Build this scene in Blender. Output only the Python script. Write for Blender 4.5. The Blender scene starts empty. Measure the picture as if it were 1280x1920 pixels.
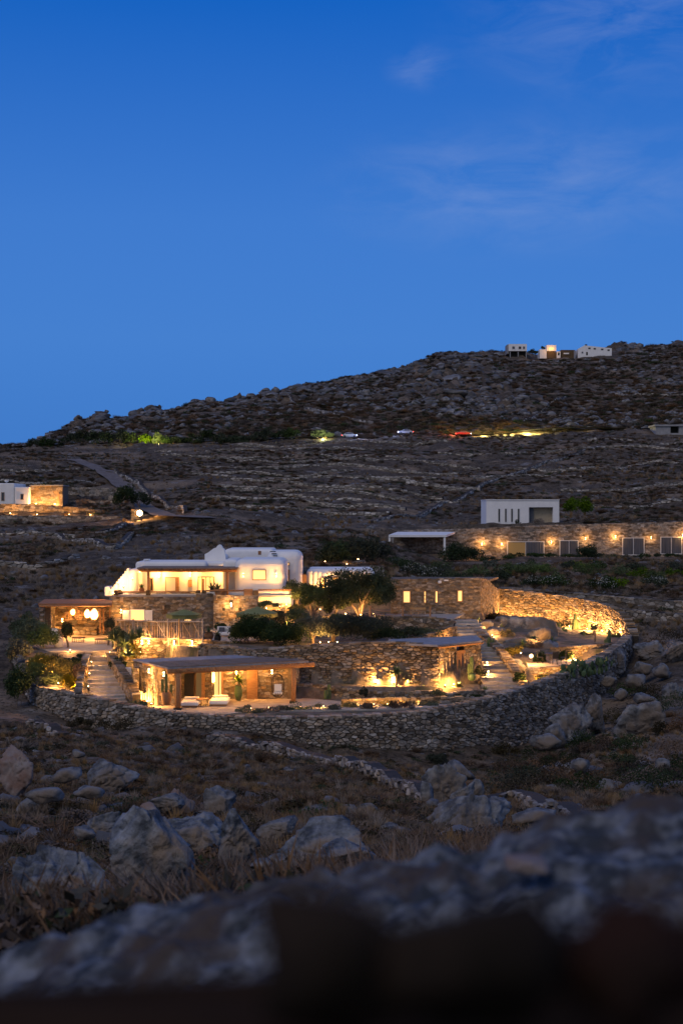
import bpy, bmesh, math, random
import numpy as np
from mathutils import Vector, Matrix, Euler

SC = bpy.context.scene
COL = SC.collection
F = 2666.7          # focal length of a 50 mm lens measured on a 1920 px high picture
R = math.radians
rnd = random.Random(7)

# ------------------------------------------------------------------ camera, sky, sun, exposure
cam = bpy.data.cameras.new('camera')
cam.sensor_fit = 'VERTICAL'; cam.sensor_height = 36.0; cam.sensor_width = 24.0; cam.lens = 50.0
cam.clip_start = 0.05; cam.clip_end = 9000
cam.dof.use_dof = True; cam.dof.focus_distance = 115; cam.dof.aperture_fstop = 3.8
camo = bpy.data.objects.new('camera', cam); COL.objects.link(camo)
camo.location = (0, 0, 0); camo.rotation_euler = (R(90), 0, 0)
SC.camera = camo

SC.view_settings.view_transform = 'Standard'; SC.view_settings.look = 'None'
SC.view_settings.exposure = 0.0; SC.view_settings.gamma = 1.0
SC.view_settings.use_curve_mapping = False
SC.render.engine = 'CYCLES'
SC.cycles.use_denoising = True
SC.cycles.max_bounces = 4; SC.cycles.diffuse_bounces = 2; SC.cycles.glossy_bounces = 2
SC.cycles.transmission_bounces = 2; SC.cycles.transparent_max_bounces = 4
SC.cycles.sample_clamp_indirect = 3.0; SC.cycles.caustics_reflective = False; SC.cycles.caustics_refractive = False

world = bpy.data.worlds.new('World'); SC.world = world; world.use_nodes = True
def build_world():
    nt = world.node_tree; N = nt.nodes; L = nt.links
    bg = N['Background']
    def n(t, **k):
        x = N.new(t)
        for a, b in k.items(): setattr(x, a, b)
        return x
    tc = n('ShaderNodeTexCoord'); sep = n('ShaderNodeSeparateXYZ')
    L.new(tc.outputs['Generated'], sep.inputs[0])
    ramp = n('ShaderNodeValToRGB'); cr = ramp.color_ramp
    pts = [(0.0, (.044, .172, .545)), (.12, (.060, .202, .585)), (.2, (.050, .186, .575)), (.35, (.005, .108, .490)), (1.0, (.010, .07, .30))]
    while len(cr.elements) < len(pts): cr.elements.new(.5)
    for e, (p, c) in zip(cr.elements, pts): e.position = p; e.color = (*c, 1)
    L.new(sep.outputs['Z'], ramp.inputs[0])
    # the afterglow side of the sky, behind the camera: paler and more neutral
    mr = n('ShaderNodeMapRange', interpolation_type='SMOOTHSTEP')
    mr.inputs['From Min'].default_value = 0.25; mr.inputs['From Max'].default_value = -0.9
    L.new(sep.outputs['Y'], mr.inputs['Value'])
    mix = n('ShaderNodeMix', data_type='RGBA')
    L.new(mr.outputs['Result'], mix.inputs['Factor'])
    L.new(ramp.outputs['Color'], mix.inputs['A']); mix.inputs['B'].default_value = (.32, .36, .49, 1)
    # thin cirrus, only a faint whitening
    mp = n('ShaderNodeMapping'); mp.inputs['Scale'].default_value = (7, 7, 20); mp.inputs['Rotation'].default_value = (0, R(-14), 0)
    mp.inputs['Location'].default_value = (.6, 0.2, 1.13)
    L.new(tc.outputs['Generated'], mp.inputs[0])
    ns = n('ShaderNodeTexNoise'); ns.inputs['Scale'].default_value = 2.2; ns.inputs['Detail'].default_value = 8; ns.inputs['Roughness'].default_value = .62; ns.inputs['Distortion'].default_value = .5
    L.new(mp.outputs[0], ns.inputs['Vector'])
    c1 = n('ShaderNodeMapRange'); c1.inputs['From Min'].default_value = .38; c1.inputs['From Max'].default_value = .8
    L.new(ns.outputs['Fac'], c1.inputs['Value'])
    def blob(cx, cz, rx, rz):      # a bank of cirrus around one direction of the sky
        m = n('ShaderNodeMapping'); m.inputs['Location'].default_value = (-cx / rx, 0, -cz / rz); m.inputs['Scale'].default_value = (1 / rx, 0, 1 / rz)
        L.new(tc.outputs['Generated'], m.inputs[0]); v = n('ShaderNodeVectorMath', operation='LENGTH'); L.new(m.outputs[0], v.inputs[0])
        r = n('ShaderNodeMapRange', interpolation_type='SMOOTHSTEP'); r.inputs['From Min'].default_value = 1.0; r.inputs['From Max'].default_value = .1; L.new(v.outputs['Value'], r.inputs['Value']); return r.outputs[0]
    def add2(x, y):
        k = n('ShaderNodeMath', operation='ADD'); L.new(x, k.inputs[0]); L.new(y, k.inputs[1]); return k.outputs[0]
    tot = add2(add2(blob(.125, .222, .17, .06), blob(.20, .325, .17, .07)), add2(blob(.052, .298, .03, .02), blob(.45, .25, .25, .12)))
    m1 = n('ShaderNodeMath', operation='MULTIPLY'); m3 = n('ShaderNodeMath', operation='MULTIPLY')
    L.new(c1.outputs[0], m1.inputs[0]); L.new(tot, m1.inputs[1]); L.new(m1.outputs[0], m3.inputs[0]); m3.inputs[1].default_value = .34
    mix2 = n('ShaderNodeMix', data_type='RGBA'); mix2.inputs['B'].default_value = (.30, .38, .62, 1)
    L.new(m3.outputs[0], mix2.inputs['Factor']); L.new(mix.outputs['Result'], mix2.inputs['A'])
    sky = n('ShaderNodeTexSky', sky_type='NISHITA', sun_disc=False)
    sky.sun_elevation = R(5); sky.sun_rotation = R(200); sky.ozone_density = 8; sky.dust_density = .5
    bg2 = n('ShaderNodeBackground'); bg2.inputs['Strength'].default_value = .015
    L.new(sky.outputs[0], bg2.inputs['Color'])
    add = n('ShaderNodeAddShader')
    L.new(mix2.outputs['Result'], bg.inputs['Color']); bg.inputs['Strength'].default_value = 1.0
    L.new(bg.outputs[0], add.inputs[0]); L.new(bg2.outputs[0], add.inputs[1])
    L.new(add.outputs[0], N['World Output'].inputs['Surface'])
build_world()

sun = bpy.data.lights.new('sun', 'SUN'); sun.energy = .74; sun.angle = R(28); sun.color = (1.0, .82, .66)
suno = bpy.data.objects.new('sun', sun); COL.objects.link(suno)
suno.rotation_euler = (R(44), 0, R(-38))

# ------------------------------------------------------------------ helpers
def W(px, py, D): return Vector(((px - 640) * D / F, D, (960 - py) * D / F))
def XY(px, D): return ((px - 640) * D / F, D)
def ZY(py, D): return (960 - py) * D / F

def hsh(ix, iy, s):
    h = (ix.astype(np.int64) * 374761393 + iy.astype(np.int64) * 668265263 + s * 974634777) & 0x7fffffff
    h = (h ^ (h >> 13)) * 1274126177 & 0x7fffffff
    h = (h ^ (h >> 16)) * 668265263 & 0x7fffffff
    return ((h ^ (h >> 15)) & 0xffffff) / float(0xffffff)
def vnoise(x, y, s=0):
    ix = np.floor(x); iy = np.floor(y); fx = x - ix; fy = y - iy
    fx = fx * fx * (3 - 2 * fx); fy = fy * fy * (3 - 2 * fy)
    a = hsh(ix, iy, s); b = hsh(ix + 1, iy, s); c = hsh(ix, iy + 1, s); d = hsh(ix + 1, iy + 1, s)
    return (a * (1 - fx) + b * fx) * (1 - fy) + (c * (1 - fx) + d * fx) * fy - .5
def fbm(x, y, s=0, o=4):
    r = 0; a = 1.0
    for i in range(o):
        r = r + a * vnoise(x * 2 ** i + 17.3 * i, y * 2 ** i - 9.1 * i, s + i); a *= .5
    return r
def worley(x, y, s=0):
    ix = np.floor(x); iy = np.floor(y); f1 = np.full(x.shape, 9.0); f2 = f1.copy(); cid = np.zeros(x.shape)
    for dx in (-1, 0, 1):
        for dy in (-1, 0, 1):
            cx = ix + dx; cy = iy + dy
            qx = cx + hsh(cx, cy, s); qy = cy + hsh(cx, cy, s + 5)
            d = np.hypot(qx - x, qy - y); new = d < f1
            f2 = np.where(new, f1, np.minimum(f2, d)); cid = np.where(new, hsh(cx, cy, s + 9), cid); f1 = np.where(new, d, f1)
    return f1, f2, cid

def mesh_np(name, V, Fc, smooth=False, tint=None):
    me = bpy.data.meshes.new(name)
    V = np.asarray(V, dtype=np.float32); Fc = np.asarray(Fc, dtype=np.int32); k = Fc.shape[1]
    me.vertices.add(len(V)); me.vertices.foreach_set('co', V.ravel())
    me.loops.add(Fc.size); me.loops.foreach_set('vertex_index', Fc.ravel())
    me.polygons.add(len(Fc)); me.polygons.foreach_set('loop_start', np.arange(0, Fc.size, k, dtype=np.int32))
    if smooth: me.polygons.foreach_set('use_smooth', np.ones(len(Fc), dtype=bool))
    if tint is not None:
        a = me.attributes.new('tint', 'FLOAT', 'FACE'); a.data.foreach_set('value', np.asarray(tint, dtype=np.float32))
    me.update(calc_edges=True)
    return me

def link(name, me, mat=None, parent=None, kind=None):
    o = bpy.data.objects.new(name, me); COL.objects.link(o)
    if mat is not None and me is not None and not me.materials: me.materials.append(mat)
    if parent is not None: o.parent = parent
    if kind: o['kind'] = kind
    return o
def tag(o, label=None, cat=None, group=None, kind=None):
    if label: o['label'] = label
    if cat: o['category'] = cat
    if group: o['group'] = group
    if kind: o['kind'] = kind
    return o
def thing(name, label, cat, loc=(0, 0, 0), group=None):
    o = bpy.data.objects.new(name, None); COL.objects.link(o); o.location = loc; o.empty_display_size = .3; o['kind'] = 'thing'
    return tag(o, label, cat, group)
def kids(o): return [c for c in bpy.data.objects if c.parent == o]
def worldloc(o):
    v = Vector((0, 0, 0))
    while o is not None: v += o.location; o = o.parent
    return v
KID = {}
def copy_tree(src, loc, label=None, rotz=None, scale=None):
    kd = {}
    for c in bpy.data.objects:
        if c.parent: kd.setdefault(c.parent.name, []).append(c)
    def rec(o, par):
        c = o.copy(); COL.objects.link(c)
        if par is not None: c.parent = par
        for ch in kd.get(o.name, []): rec(ch, c)
        return c
    r = rec(src, None); r.location = loc
    if label: r['label'] = label
    if rotz is not None: r.rotation_euler.z = rotz
    if scale is not None: r.scale = scale if hasattr(scale, '__len__') else (scale,) * 3
    return r

class MB:
    def __init__(s): s.v = []; s.f = []
    def add(s, vs, fs):
        b = len(s.v); s.v += [tuple(v) for v in vs]; s.f += [tuple(b + i for i in f) for f in fs]; return s
    def box(s, x0, x1, y0, y1, z0, z1, rz=0, jit=0):
        cx, cy = (x0 + x1) / 2, (y0 + y1) / 2; c, q = math.cos(rz), math.sin(rz); vs = []
        for z in (z0, z1):
            for x, y in ((x0, y0), (x1, y0), (x1, y1), (x0, y1)):
                dx, dy = x - cx, y - cy
                vs.append((cx + dx * c - dy * q + rnd.uniform(-jit, jit), cy + dx * q + dy * c + rnd.uniform(-jit, jit), z + rnd.uniform(-jit, jit)))
        return s.add(vs, [(3, 2, 1, 0), (4, 5, 6, 7), (0, 1, 5, 4), (1, 2, 6, 5), (2, 3, 7, 6), (3, 0, 4, 7)])
    def cb(s, c, sz, rz=0, jit=0):
        return s.box(c[0] - sz[0] / 2, c[0] + sz[0] / 2, c[1] - sz[1] / 2, c[1] + sz[1] / 2, c[2] - sz[2] / 2, c[2] + sz[2] / 2, rz, jit)
    def prism(s, poly, z0, z1):
        n = len(poly)
        za = z0 if hasattr(z0, '__len__') else [z0] * n; zb = z1 if hasattr(z1, '__len__') else [z1] * n
        vs = [(p[0], p[1], a) for p, a in zip(poly, za)] + [(p[0], p[1], a) for p, a in zip(poly, zb)]
        return s.add(vs, [tuple(range(n - 1, -1, -1)), tuple(range(n, 2 * n))] + [(i, (i + 1) % n, n + (i + 1) % n, n + i) for i in range(n)])
    def xz(s, poly, y0, y1):
        n = len(poly)
        vs = [(p[0], y0, p[1]) for p in poly] + [(p[0], y1, p[1]) for p in poly]
        return s.add(vs, [tuple(range(n)), tuple(range(2 * n - 1, n - 1, -1))] + [((i + 1) % n, i, n + i, n + (i + 1) % n) for i in range(n)])
    def tube(s, pts, rad, k=8, cap=True, wob=0):
        pts = [Vector(p) for p in pts]; n = len(pts); rad = rad if hasattr(rad, '__len__') else [rad] * n; vs = []
        for i, p in enumerate(pts):
            d = (pts[min(i + 1, n - 1)] - pts[max(i - 1, 0)]); d = d.normalized() if d.length > 1e-9 else Vector((0, 0, 1))
            a = Vector((0, 0, 1)) if abs(d.z) < .9 else Vector((1, 0, 0)); u = d.cross(a).normalized(); w = d.cross(u)
            for j in range(k):
                t = 2 * math.pi * j / k; q = rad[i] * (1 + rnd.uniform(-wob, wob)); vs.append(p + u * math.cos(t) * q + w * math.sin(t) * q)
        fs = [(i * k + j, i * k + (j + 1) % k, (i + 1) * k + (j + 1) % k, (i + 1) * k + j) for i in range(n - 1) for j in range(k)]
        if cap: fs += [tuple(range(k - 1, -1, -1)), tuple((n - 1) * k + j for j in range(k))]
        return s.add(vs, fs)
    def lathe(s, c, prof, k=16):
        vs = [(c[0] + r * math.cos(2 * math.pi * j / k), c[1] + r * math.sin(2 * math.pi * j / k), c[2] + z) for r, z in prof for j in range(k)]
        n = len(prof)
        fs = [(i * k + j, i * k + (j + 1) % k, (i + 1) * k + (j + 1) % k, (i + 1) * k + j) for i in range(n - 1) for j in range(k)]
        fs += [tuple(range(k - 1, -1, -1)), tuple((n - 1) * k + j for j in range(k))]
        return s.add(vs, fs)
    def mesh(s, name, smooth=False, off=None):
        me = bpy.data.meshes.new(name); v = s.v
        if off is not None and off.length > 0: v = [(a - off.x, b - off.y, c - off.z) for a, b, c in v]
        me.from_pydata(v, [], s.f)
        if smooth: me.polygons.foreach_set('use_smooth', np.ones(len(me.polygons), dtype=bool))
        me.update(); return me
    def build(s, name, mat, parent=None, smooth=False, bevel=0, seg=3, kind=None):
        off = worldloc(parent) if parent is not None else None
        me = s.mesh(name, smooth, off)
        if bevel:
            bm = bmesh.new(); bm.from_mesh(me)
            bmesh.ops.remove_doubles(bm, verts=bm.verts, dist=1e-5)
            bmesh.ops.bevel(bm, geom=bm.edges[:], offset=bevel, segments=seg, affect='EDGES', profile=.5, clamp_overlap=True)
            bm.to_mesh(me); bm.free()
        return link(name, me, mat, parent, kind)

# ------------------------------------------------------------------ materials
def mat(name, c, rough=.9, var=0, c2=None, scale=3.0, bump=0, bscale=None, tint=0, emit=None, metal=0, spec=.3, detail=4, objrand=0, aniso=None, c3=None, s3=.3, lo=.35, hi=.65):
    m = bpy.data.materials.new(name); m.use_nodes = True
    N = m.node_tree.nodes; L = m.node_tree.links; p = N['Principled BSDF']
    p.inputs['Roughness'].default_value = rough; p.inputs['Metallic'].default_value = metal
    p.inputs['Specular IOR Level'].default_value = spec
    p.inputs['Base Color'].default_value = (*c, 1)
    if emit:
        p.inputs['Emission Color'].default_value = (*emit[0], 1); p.inputs['Emission Strength'].default_value = emit[1]
    out = None
    if c2 or bump:
        tc = N.new('ShaderNodeTexCoord'); vec = tc.outputs['Object']
        if aniso:
            mp = N.new('ShaderNodeMapping'); mp.inputs['Scale'].default_value = aniso; L.new(vec, mp.inputs[0]); vec = mp.outputs[0]
    if c2:
        ns = N.new('ShaderNodeTexNoise'); ns.inputs['Scale'].default_value = scale; ns.inputs['Detail'].default_value = detail; ns.inputs['Roughness'].default_value = .62
        L.new(vec, ns.inputs['Vector'])
        mr = N.new('ShaderNodeMapRange'); mr.inputs['From Min'].default_value = lo; mr.inputs['From Max'].default_value = hi
        L.new(ns.outputs['Fac'], mr.inputs['Value'])
        mx = N.new('ShaderNodeMix'); mx.data_type = 'RGBA'; mx.inputs['A'].default_value = (*c, 1); mx.inputs['B'].default_value = (*c2, 1)
        L.new(mr.outputs[0], mx.inputs['Factor']); out = mx.outputs['Result']
        if c3:
            n3 = N.new('ShaderNodeTexNoise'); n3.inputs['Scale'].default_value = s3; n3.inputs['Detail'].default_value = 5
            L.new(vec, n3.inputs['Vector'])
            m3 = N.new('ShaderNodeMapRange'); m3.inputs['From Min'].default_value = .48; m3.inputs['From Max'].default_value = .62
            L.new(n3.outputs['Fac'], m3.inputs['Value'])
            x3 = N.new('ShaderNodeMix'); x3.data_type = 'RGBA'; x3.inputs['B'].default_value = (*c3, 1)
            L.new(m3.outputs[0], x3.inputs['Factor']); L.new(out, x3.inputs['A']); out = x3.outputs['Result']
    if tint or objrand:
        hv = N.new('ShaderNodeHueSaturation')
        if out: L.new(out, hv.inputs['Color'])
        else: hv.inputs['Color'].default_value = (*c, 1)
        if tint:
            at = N.new('ShaderNodeAttribute'); at.attribute_name = 'tint'; src = at.outputs['Fac']; amt = tint
        else:
            oi = N.new('ShaderNodeObjectInfo'); src = oi.outputs['Random']; amt = objrand
        mr2 = N.new('ShaderNodeMapRange'); mr2.inputs['To Min'].default_value = 1 - amt; mr2.inputs['To Max'].default_value = 1 + amt
        L.new(src, mr2.inputs['Value']); L.new(mr2.outputs[0], hv.inputs['Value'])
        mr4 = N.new('ShaderNodeMapRange'); mr4.inputs['To Min'].default_value = 1.5; mr4.inputs['To Max'].default_value = .5
        mm = N.new('ShaderNodeMath'); mm.operation = 'FRACT'; m7 = N.new('ShaderNodeMath'); m7.operation = 'MULTIPLY'; m7.inputs[1].default_value = 7.31
        L.new(src, m7.inputs[0]); L.new(m7.outputs[0], mm.inputs[0]); L.new(mm.outputs[0], mr4.inputs['Value']); L.new(mr4.outputs[0], hv.inputs['Saturation'])
        out = hv.outputs['Color']
    if out: L.new(out, p.inputs['Base Color'])
    if bump:
        nb = N.new('ShaderNodeTexNoise'); nb.inputs['Scale'].default_value = bscale or scale * 3; nb.inputs['Detail'].default_value = 5
        L.new(vec, nb.inputs['Vector'])
        b = N.new('ShaderNodeBump'); b.inputs['Distance'].default_value = bump; b.inputs['Strength'].default_value = 1
        L.new(nb.outputs['Fac'], b.inputs['Height']); L.new(b.outputs[0], p.inputs['Normal'])
    return m

WARM = (1.0, .47, .125)
M = {}
M['rock'] = mat('rock', (.065, .066, .070), c2=(.225, .232, .243), scale=1.6, bump=.10, bscale=4, detail=9, c3=(.15, .12, .095), s3=.6, lo=.4, hi=.6)
M['rock_blue'] = mat('lichen_rock', (.045, .052, .062), c2=(.25, .268, .29), scale=2.4, bump=.14, bscale=5, detail=10, c3=(.19, .15, .115), s3=1.3, lo=.4, hi=.62)
M['ledge'] = mat('ledge_rock', (.030, .036, .044), c2=(.20, .218, .245), scale=17, bump=.02, bscale=30, detail=5, c3=(.06, .045, .036), s3=5, lo=.44, hi=.66)
M['dim_red'] = mat('dim_red_stone', (.034, .016, .012), c2=(.016, .011, .009), scale=12, rough=1, spec=0)  # red variant of the near stone, low light put into its colour
M['dim_brown'] = mat('dim_brown_stone', (.034, .024, .018), c2=(.012, .01, .008), scale=12, rough=1, spec=0)  # brown variant with the same shade in its albedo
M['field'] = mat('pale_field_stone', (.22, .20, .175), c2=(.40, .37, .33), scale=2, bump=.05, bscale=6, tint=.6)
M['rock_red'] = mat('reddish_rock', (.17, .105, .08), c2=(.22, .195, .185), scale=2, bump=.04, bscale=6)
M['farrock'] = mat('hill_rock', (.055, .055, .057), c2=(.20, .20, .21), scale=.35, detail=8, bump=.4, bscale=.8, objrand=.35)
M['stone'] = mat('dry_stone', (.145, .112, .083), c2=(.31, .275, .238), scale=3.5, bump=.03, bscale=12, tint=.6)
M['stone_warm'] = mat('honey_stone', (.15, .11, .075), c2=(.29, .235, .175), scale=4, bump=.03, bscale=12, tint=.55)
M['mortar'] = mat('dark_joint', (.03, .024, .019), c2=(.05, .04, .032), scale=6)  # dark mortar colour of the wall core between the stones
M['mortar_pale'] = mat('pale_mortar', (.13, .10, .072), c2=(.18, .145, .11), scale=6)
M['white'] = mat('white_render', (.80, .79, .77), c2=(.72, .71, .70), scale=.9, bump=.01, bscale=2)
M['whiteroof'] = mat('white_roof', (.76, .76, .76), c2=(.66, .66, .66), scale=.7)
M['concrete'] = mat('grey_screed', (.23, .23, .24), c2=(.31, .31, .32), scale=1.2, bump=.005)
M['slate'] = mat('slate_roof', (.20, .20, .22), c2=(.30, .30, .32), scale=2, bump=.02)
M['wood'] = mat('weathered_wood', (.30, .15, .065), c2=(.42, .24, .12), scale=3, aniso=(1, 1, 8), bump=.01)
M['wood_h'] = mat('log_wood', (.30, .14, .055), c2=(.42, .22, .10), scale=2, aniso=(6, 6, 6), bump=.015)
M['wood_grey'] = mat('grey_wood', (.30, .22, .15), c2=(.42, .32, .22), scale=3, tint=0, objrand=.3, bump=.01)
M['reed'] = mat('reed_mat', (.16, .115, .085), c2=(.24, .18, .14), scale=3, aniso=(1, 9, 1), bump=.03)
M['paving'] = mat('paving', (.36, .29, .22), c2=(.46, .39, .31), scale=1.5, bump=.01)
M['soil'] = mat('soil', (.11, .085, .065), c2=(.19, .15, .115), scale=2.5, bump=.06, bscale=4, c3=(.06, .06, .035), s3=.7)
M['gravel'] = mat('pale_gravel', (.28, .25, .22), c2=(.40, .36, .31), scale=8, bump=.03, bscale=20)
M['step'] = mat('stone_tread', (.28, .24, .20), c2=(.40, .36, .31), scale=2.5, bump=.02, objrand=.15)
M['metal'] = mat('dark_metal', (.04, .038, .035), rough=.5, metal=.6)
M['frame'] = mat('window_frame', (.33, .22, .13), rough=.6)
M['alu'] = mat('pale_frame', (.6, .6, .6), rough=.5)
M['curtain'] = mat('blue_grey_curtain', (.05, .056, .07), c2=(.10, .11, .135), scale=3, aniso=(6, 6, .1))
M['glass'] = mat('dark_glass', (.03, .035, .045), rough=.12, spec=.6)
M['garage'] = mat('beige_blind', (.42, .35, .25), c2=(.36, .30, .21), scale=3)
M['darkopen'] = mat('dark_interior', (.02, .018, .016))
M['fabric'] = mat('white_fabric', (.75, .73, .70), c2=(.68, .66, .63), scale=3, bump=.01)
M['wicker'] = mat('wicker', (.34, .20, .10), c2=(.22, .12, .06), scale=30, bump=.02)
M['potred'] = mat('terracotta', (.32, .15, .07), c2=(.24, .11, .05), scale=4, bump=.01)
M['potgreen'] = mat('green_glaze', (.06, .11, .05), rough=.35, c2=(.10, .15, .07), scale=3)
M['urn'] = mat('white_urn', (.70, .68, .64), c2=(.60, .58, .55), scale=4)
M['canopy'] = mat('olive_canvas', (.16, .17, .06), c2=(.20, .21, .08), scale=2)
M['win'] = mat('lit_window', (.8, .6, .3), emit=((1, .56, .17), 1.3))
M['win_dim'] = mat('dim_window', (.06, .05, .03), emit=((1, .55, .2), .14))
M['win_soft'] = mat('soft_window', (.5, .4, .25), emit=((1, .66, .35), .33))
M['bulb'] = mat('bulb', (1, 1, 1), emit=((1, .62, .26), 32))
M['bulbsoft'] = mat('lamp_glow', (1, 1, 1), emit=((1, .55, .2), 6))
M['bark'] = mat('bark', (.12, .09, .07), c2=(.22, .17, .13), scale=5, bump=.03)
M['lf_dark'] = mat('dark_leaf', (.020, .032, .016), c2=(.045, .062, .030), scale=1.5, objrand=.25, spec=.15)
M['lf_olive'] = mat('olive_leaf', (.055, .075, .038), c2=(.10, .12, .065), scale=1.2, objrand=.2, spec=.15)
M['lf_amber'] = mat('amber_glow_leaf', (.12, .105, .04), c2=(.22, .18, .075), scale=1.5, objrand=.2, spec=.15)  # amber lamp glow put into the leaf colour
M['lf_green'] = mat('fresh_leaf', (.05, .085, .022), c2=(.10, .14, .04), scale=1.5, objrand=.2, spec=.2)
M['lf_brown'] = mat('heath_twig', (.085, .060, .045), c2=(.175, .126, .092), scale=1.2, objrand=.4, spec=.05)
M['lf_heath'] = mat('dark_heath', (.034, .031, .021), c2=(.068, .058, .040), scale=1.2, objrand=.4, spec=.05)
M['drygrass'] = mat('dry_grass', (.19, .135, .088), c2=(.31, .23, .15), scale=1, objrand=.35, spec=.1)
M['flower'] = mat('pale_flower', (.50, .50, .46))
M['agave'] = mat('agave', (.07, .11, .05), c2=(.12, .16, .08), scale=3, rough=.5)
M['cactus'] = mat('cactus', (.045, .08, .035), c2=(.08, .12, .05), scale=5, rough=.6)
M['dirt'] = mat('dirt_track', (.115, .092, .075), c2=(.19, .155, .128), scale=.8, bump=.04)
M['asphalt'] = mat('asphalt', (.05, .05, .052), c2=(.06, .06, .06), scale=2)
M['carwhite'] = mat('white_paint', (.22, .22, .24), rough=.3)
M['carred'] = mat('dark_red_paint', (.12, .01, .01), rough=.3)
M['tyre'] = mat('tyre', (.02, .02, .02))
M['tail'] = mat('tail_light', (.4, .02, .01), emit=((1, .06, .03), 14))
M['head'] = mat('head_light', (.8, .8, .9), emit=((.55, .62, 1), 22))
M['dark_stone'] = mat('shade_brown_stone', (.010, .008, .007), c2=(.035, .022, .016), scale=2.5, rough=1, spec=0)  # near-black albedo stands in for a face turned from the light

def ground_mat():
    m = bpy.data.materials.new('hillside'); m.use_nodes = True
    N = m.node_tree.nodes; L = m.node_tree.links; p = N['Principled BSDF']; p.inputs['Roughness'].default_value = 1; p.inputs['Specular IOR Level'].default_value = .1
    tc = N.new('ShaderNodeTexCoord')
    def nz(s, d=6):
        n = N.new('ShaderNodeTexNoise'); n.inputs['Scale'].default_value = s; n.inputs['Detail'].default_value = d; n.inputs['Roughness'].default_value = .65
        L.new(tc.outputs['Object'], n.inputs['Vector']); return n.outputs['Fac']
    def mix(f, a, b, lo, hi):
        r = N.new('ShaderNodeMapRange'); r.inputs['From Min'].default_value = lo; r.inputs['From Max'].default_value = hi; L.new(f, r.inputs['Value'])
        x = N.new('ShaderNodeMix'); x.data_type = 'RGBA'; L.new(r.outputs[0], x.inputs['Factor'])
        for s, v in (('A', a), ('B', b)):
            if isinstance(v, tuple): x.inputs[s].default_value = (*v, 1)
            else: L.new(v, x.inputs[s])
        return x.outputs['Result']
    a = mix(nz(.9), (.050, .039, .029), (.125, .098, .072), .36, .60)
    b = mix(nz(.09), a, (.22, .165, .115), .50, .62)       # dry grass patches
    c = mix(nz(.30, 8), b, (.21, .195, .185), .58, .66)    # bare rock showing through
    d = mix(nz(3.5, 3), c, (.03, .026, .018), .55, .62)
    L.new(d, p.inputs['Base Color'])
    bp = N.new('ShaderNodeBump'); bp.inputs['Distance'].default_value = .25; L.new(nz(1.6), bp.inputs['Height']); L.new(bp.outputs[0], p.inputs['Normal'])
    return m
M['ground'] = ground_mat()

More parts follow.
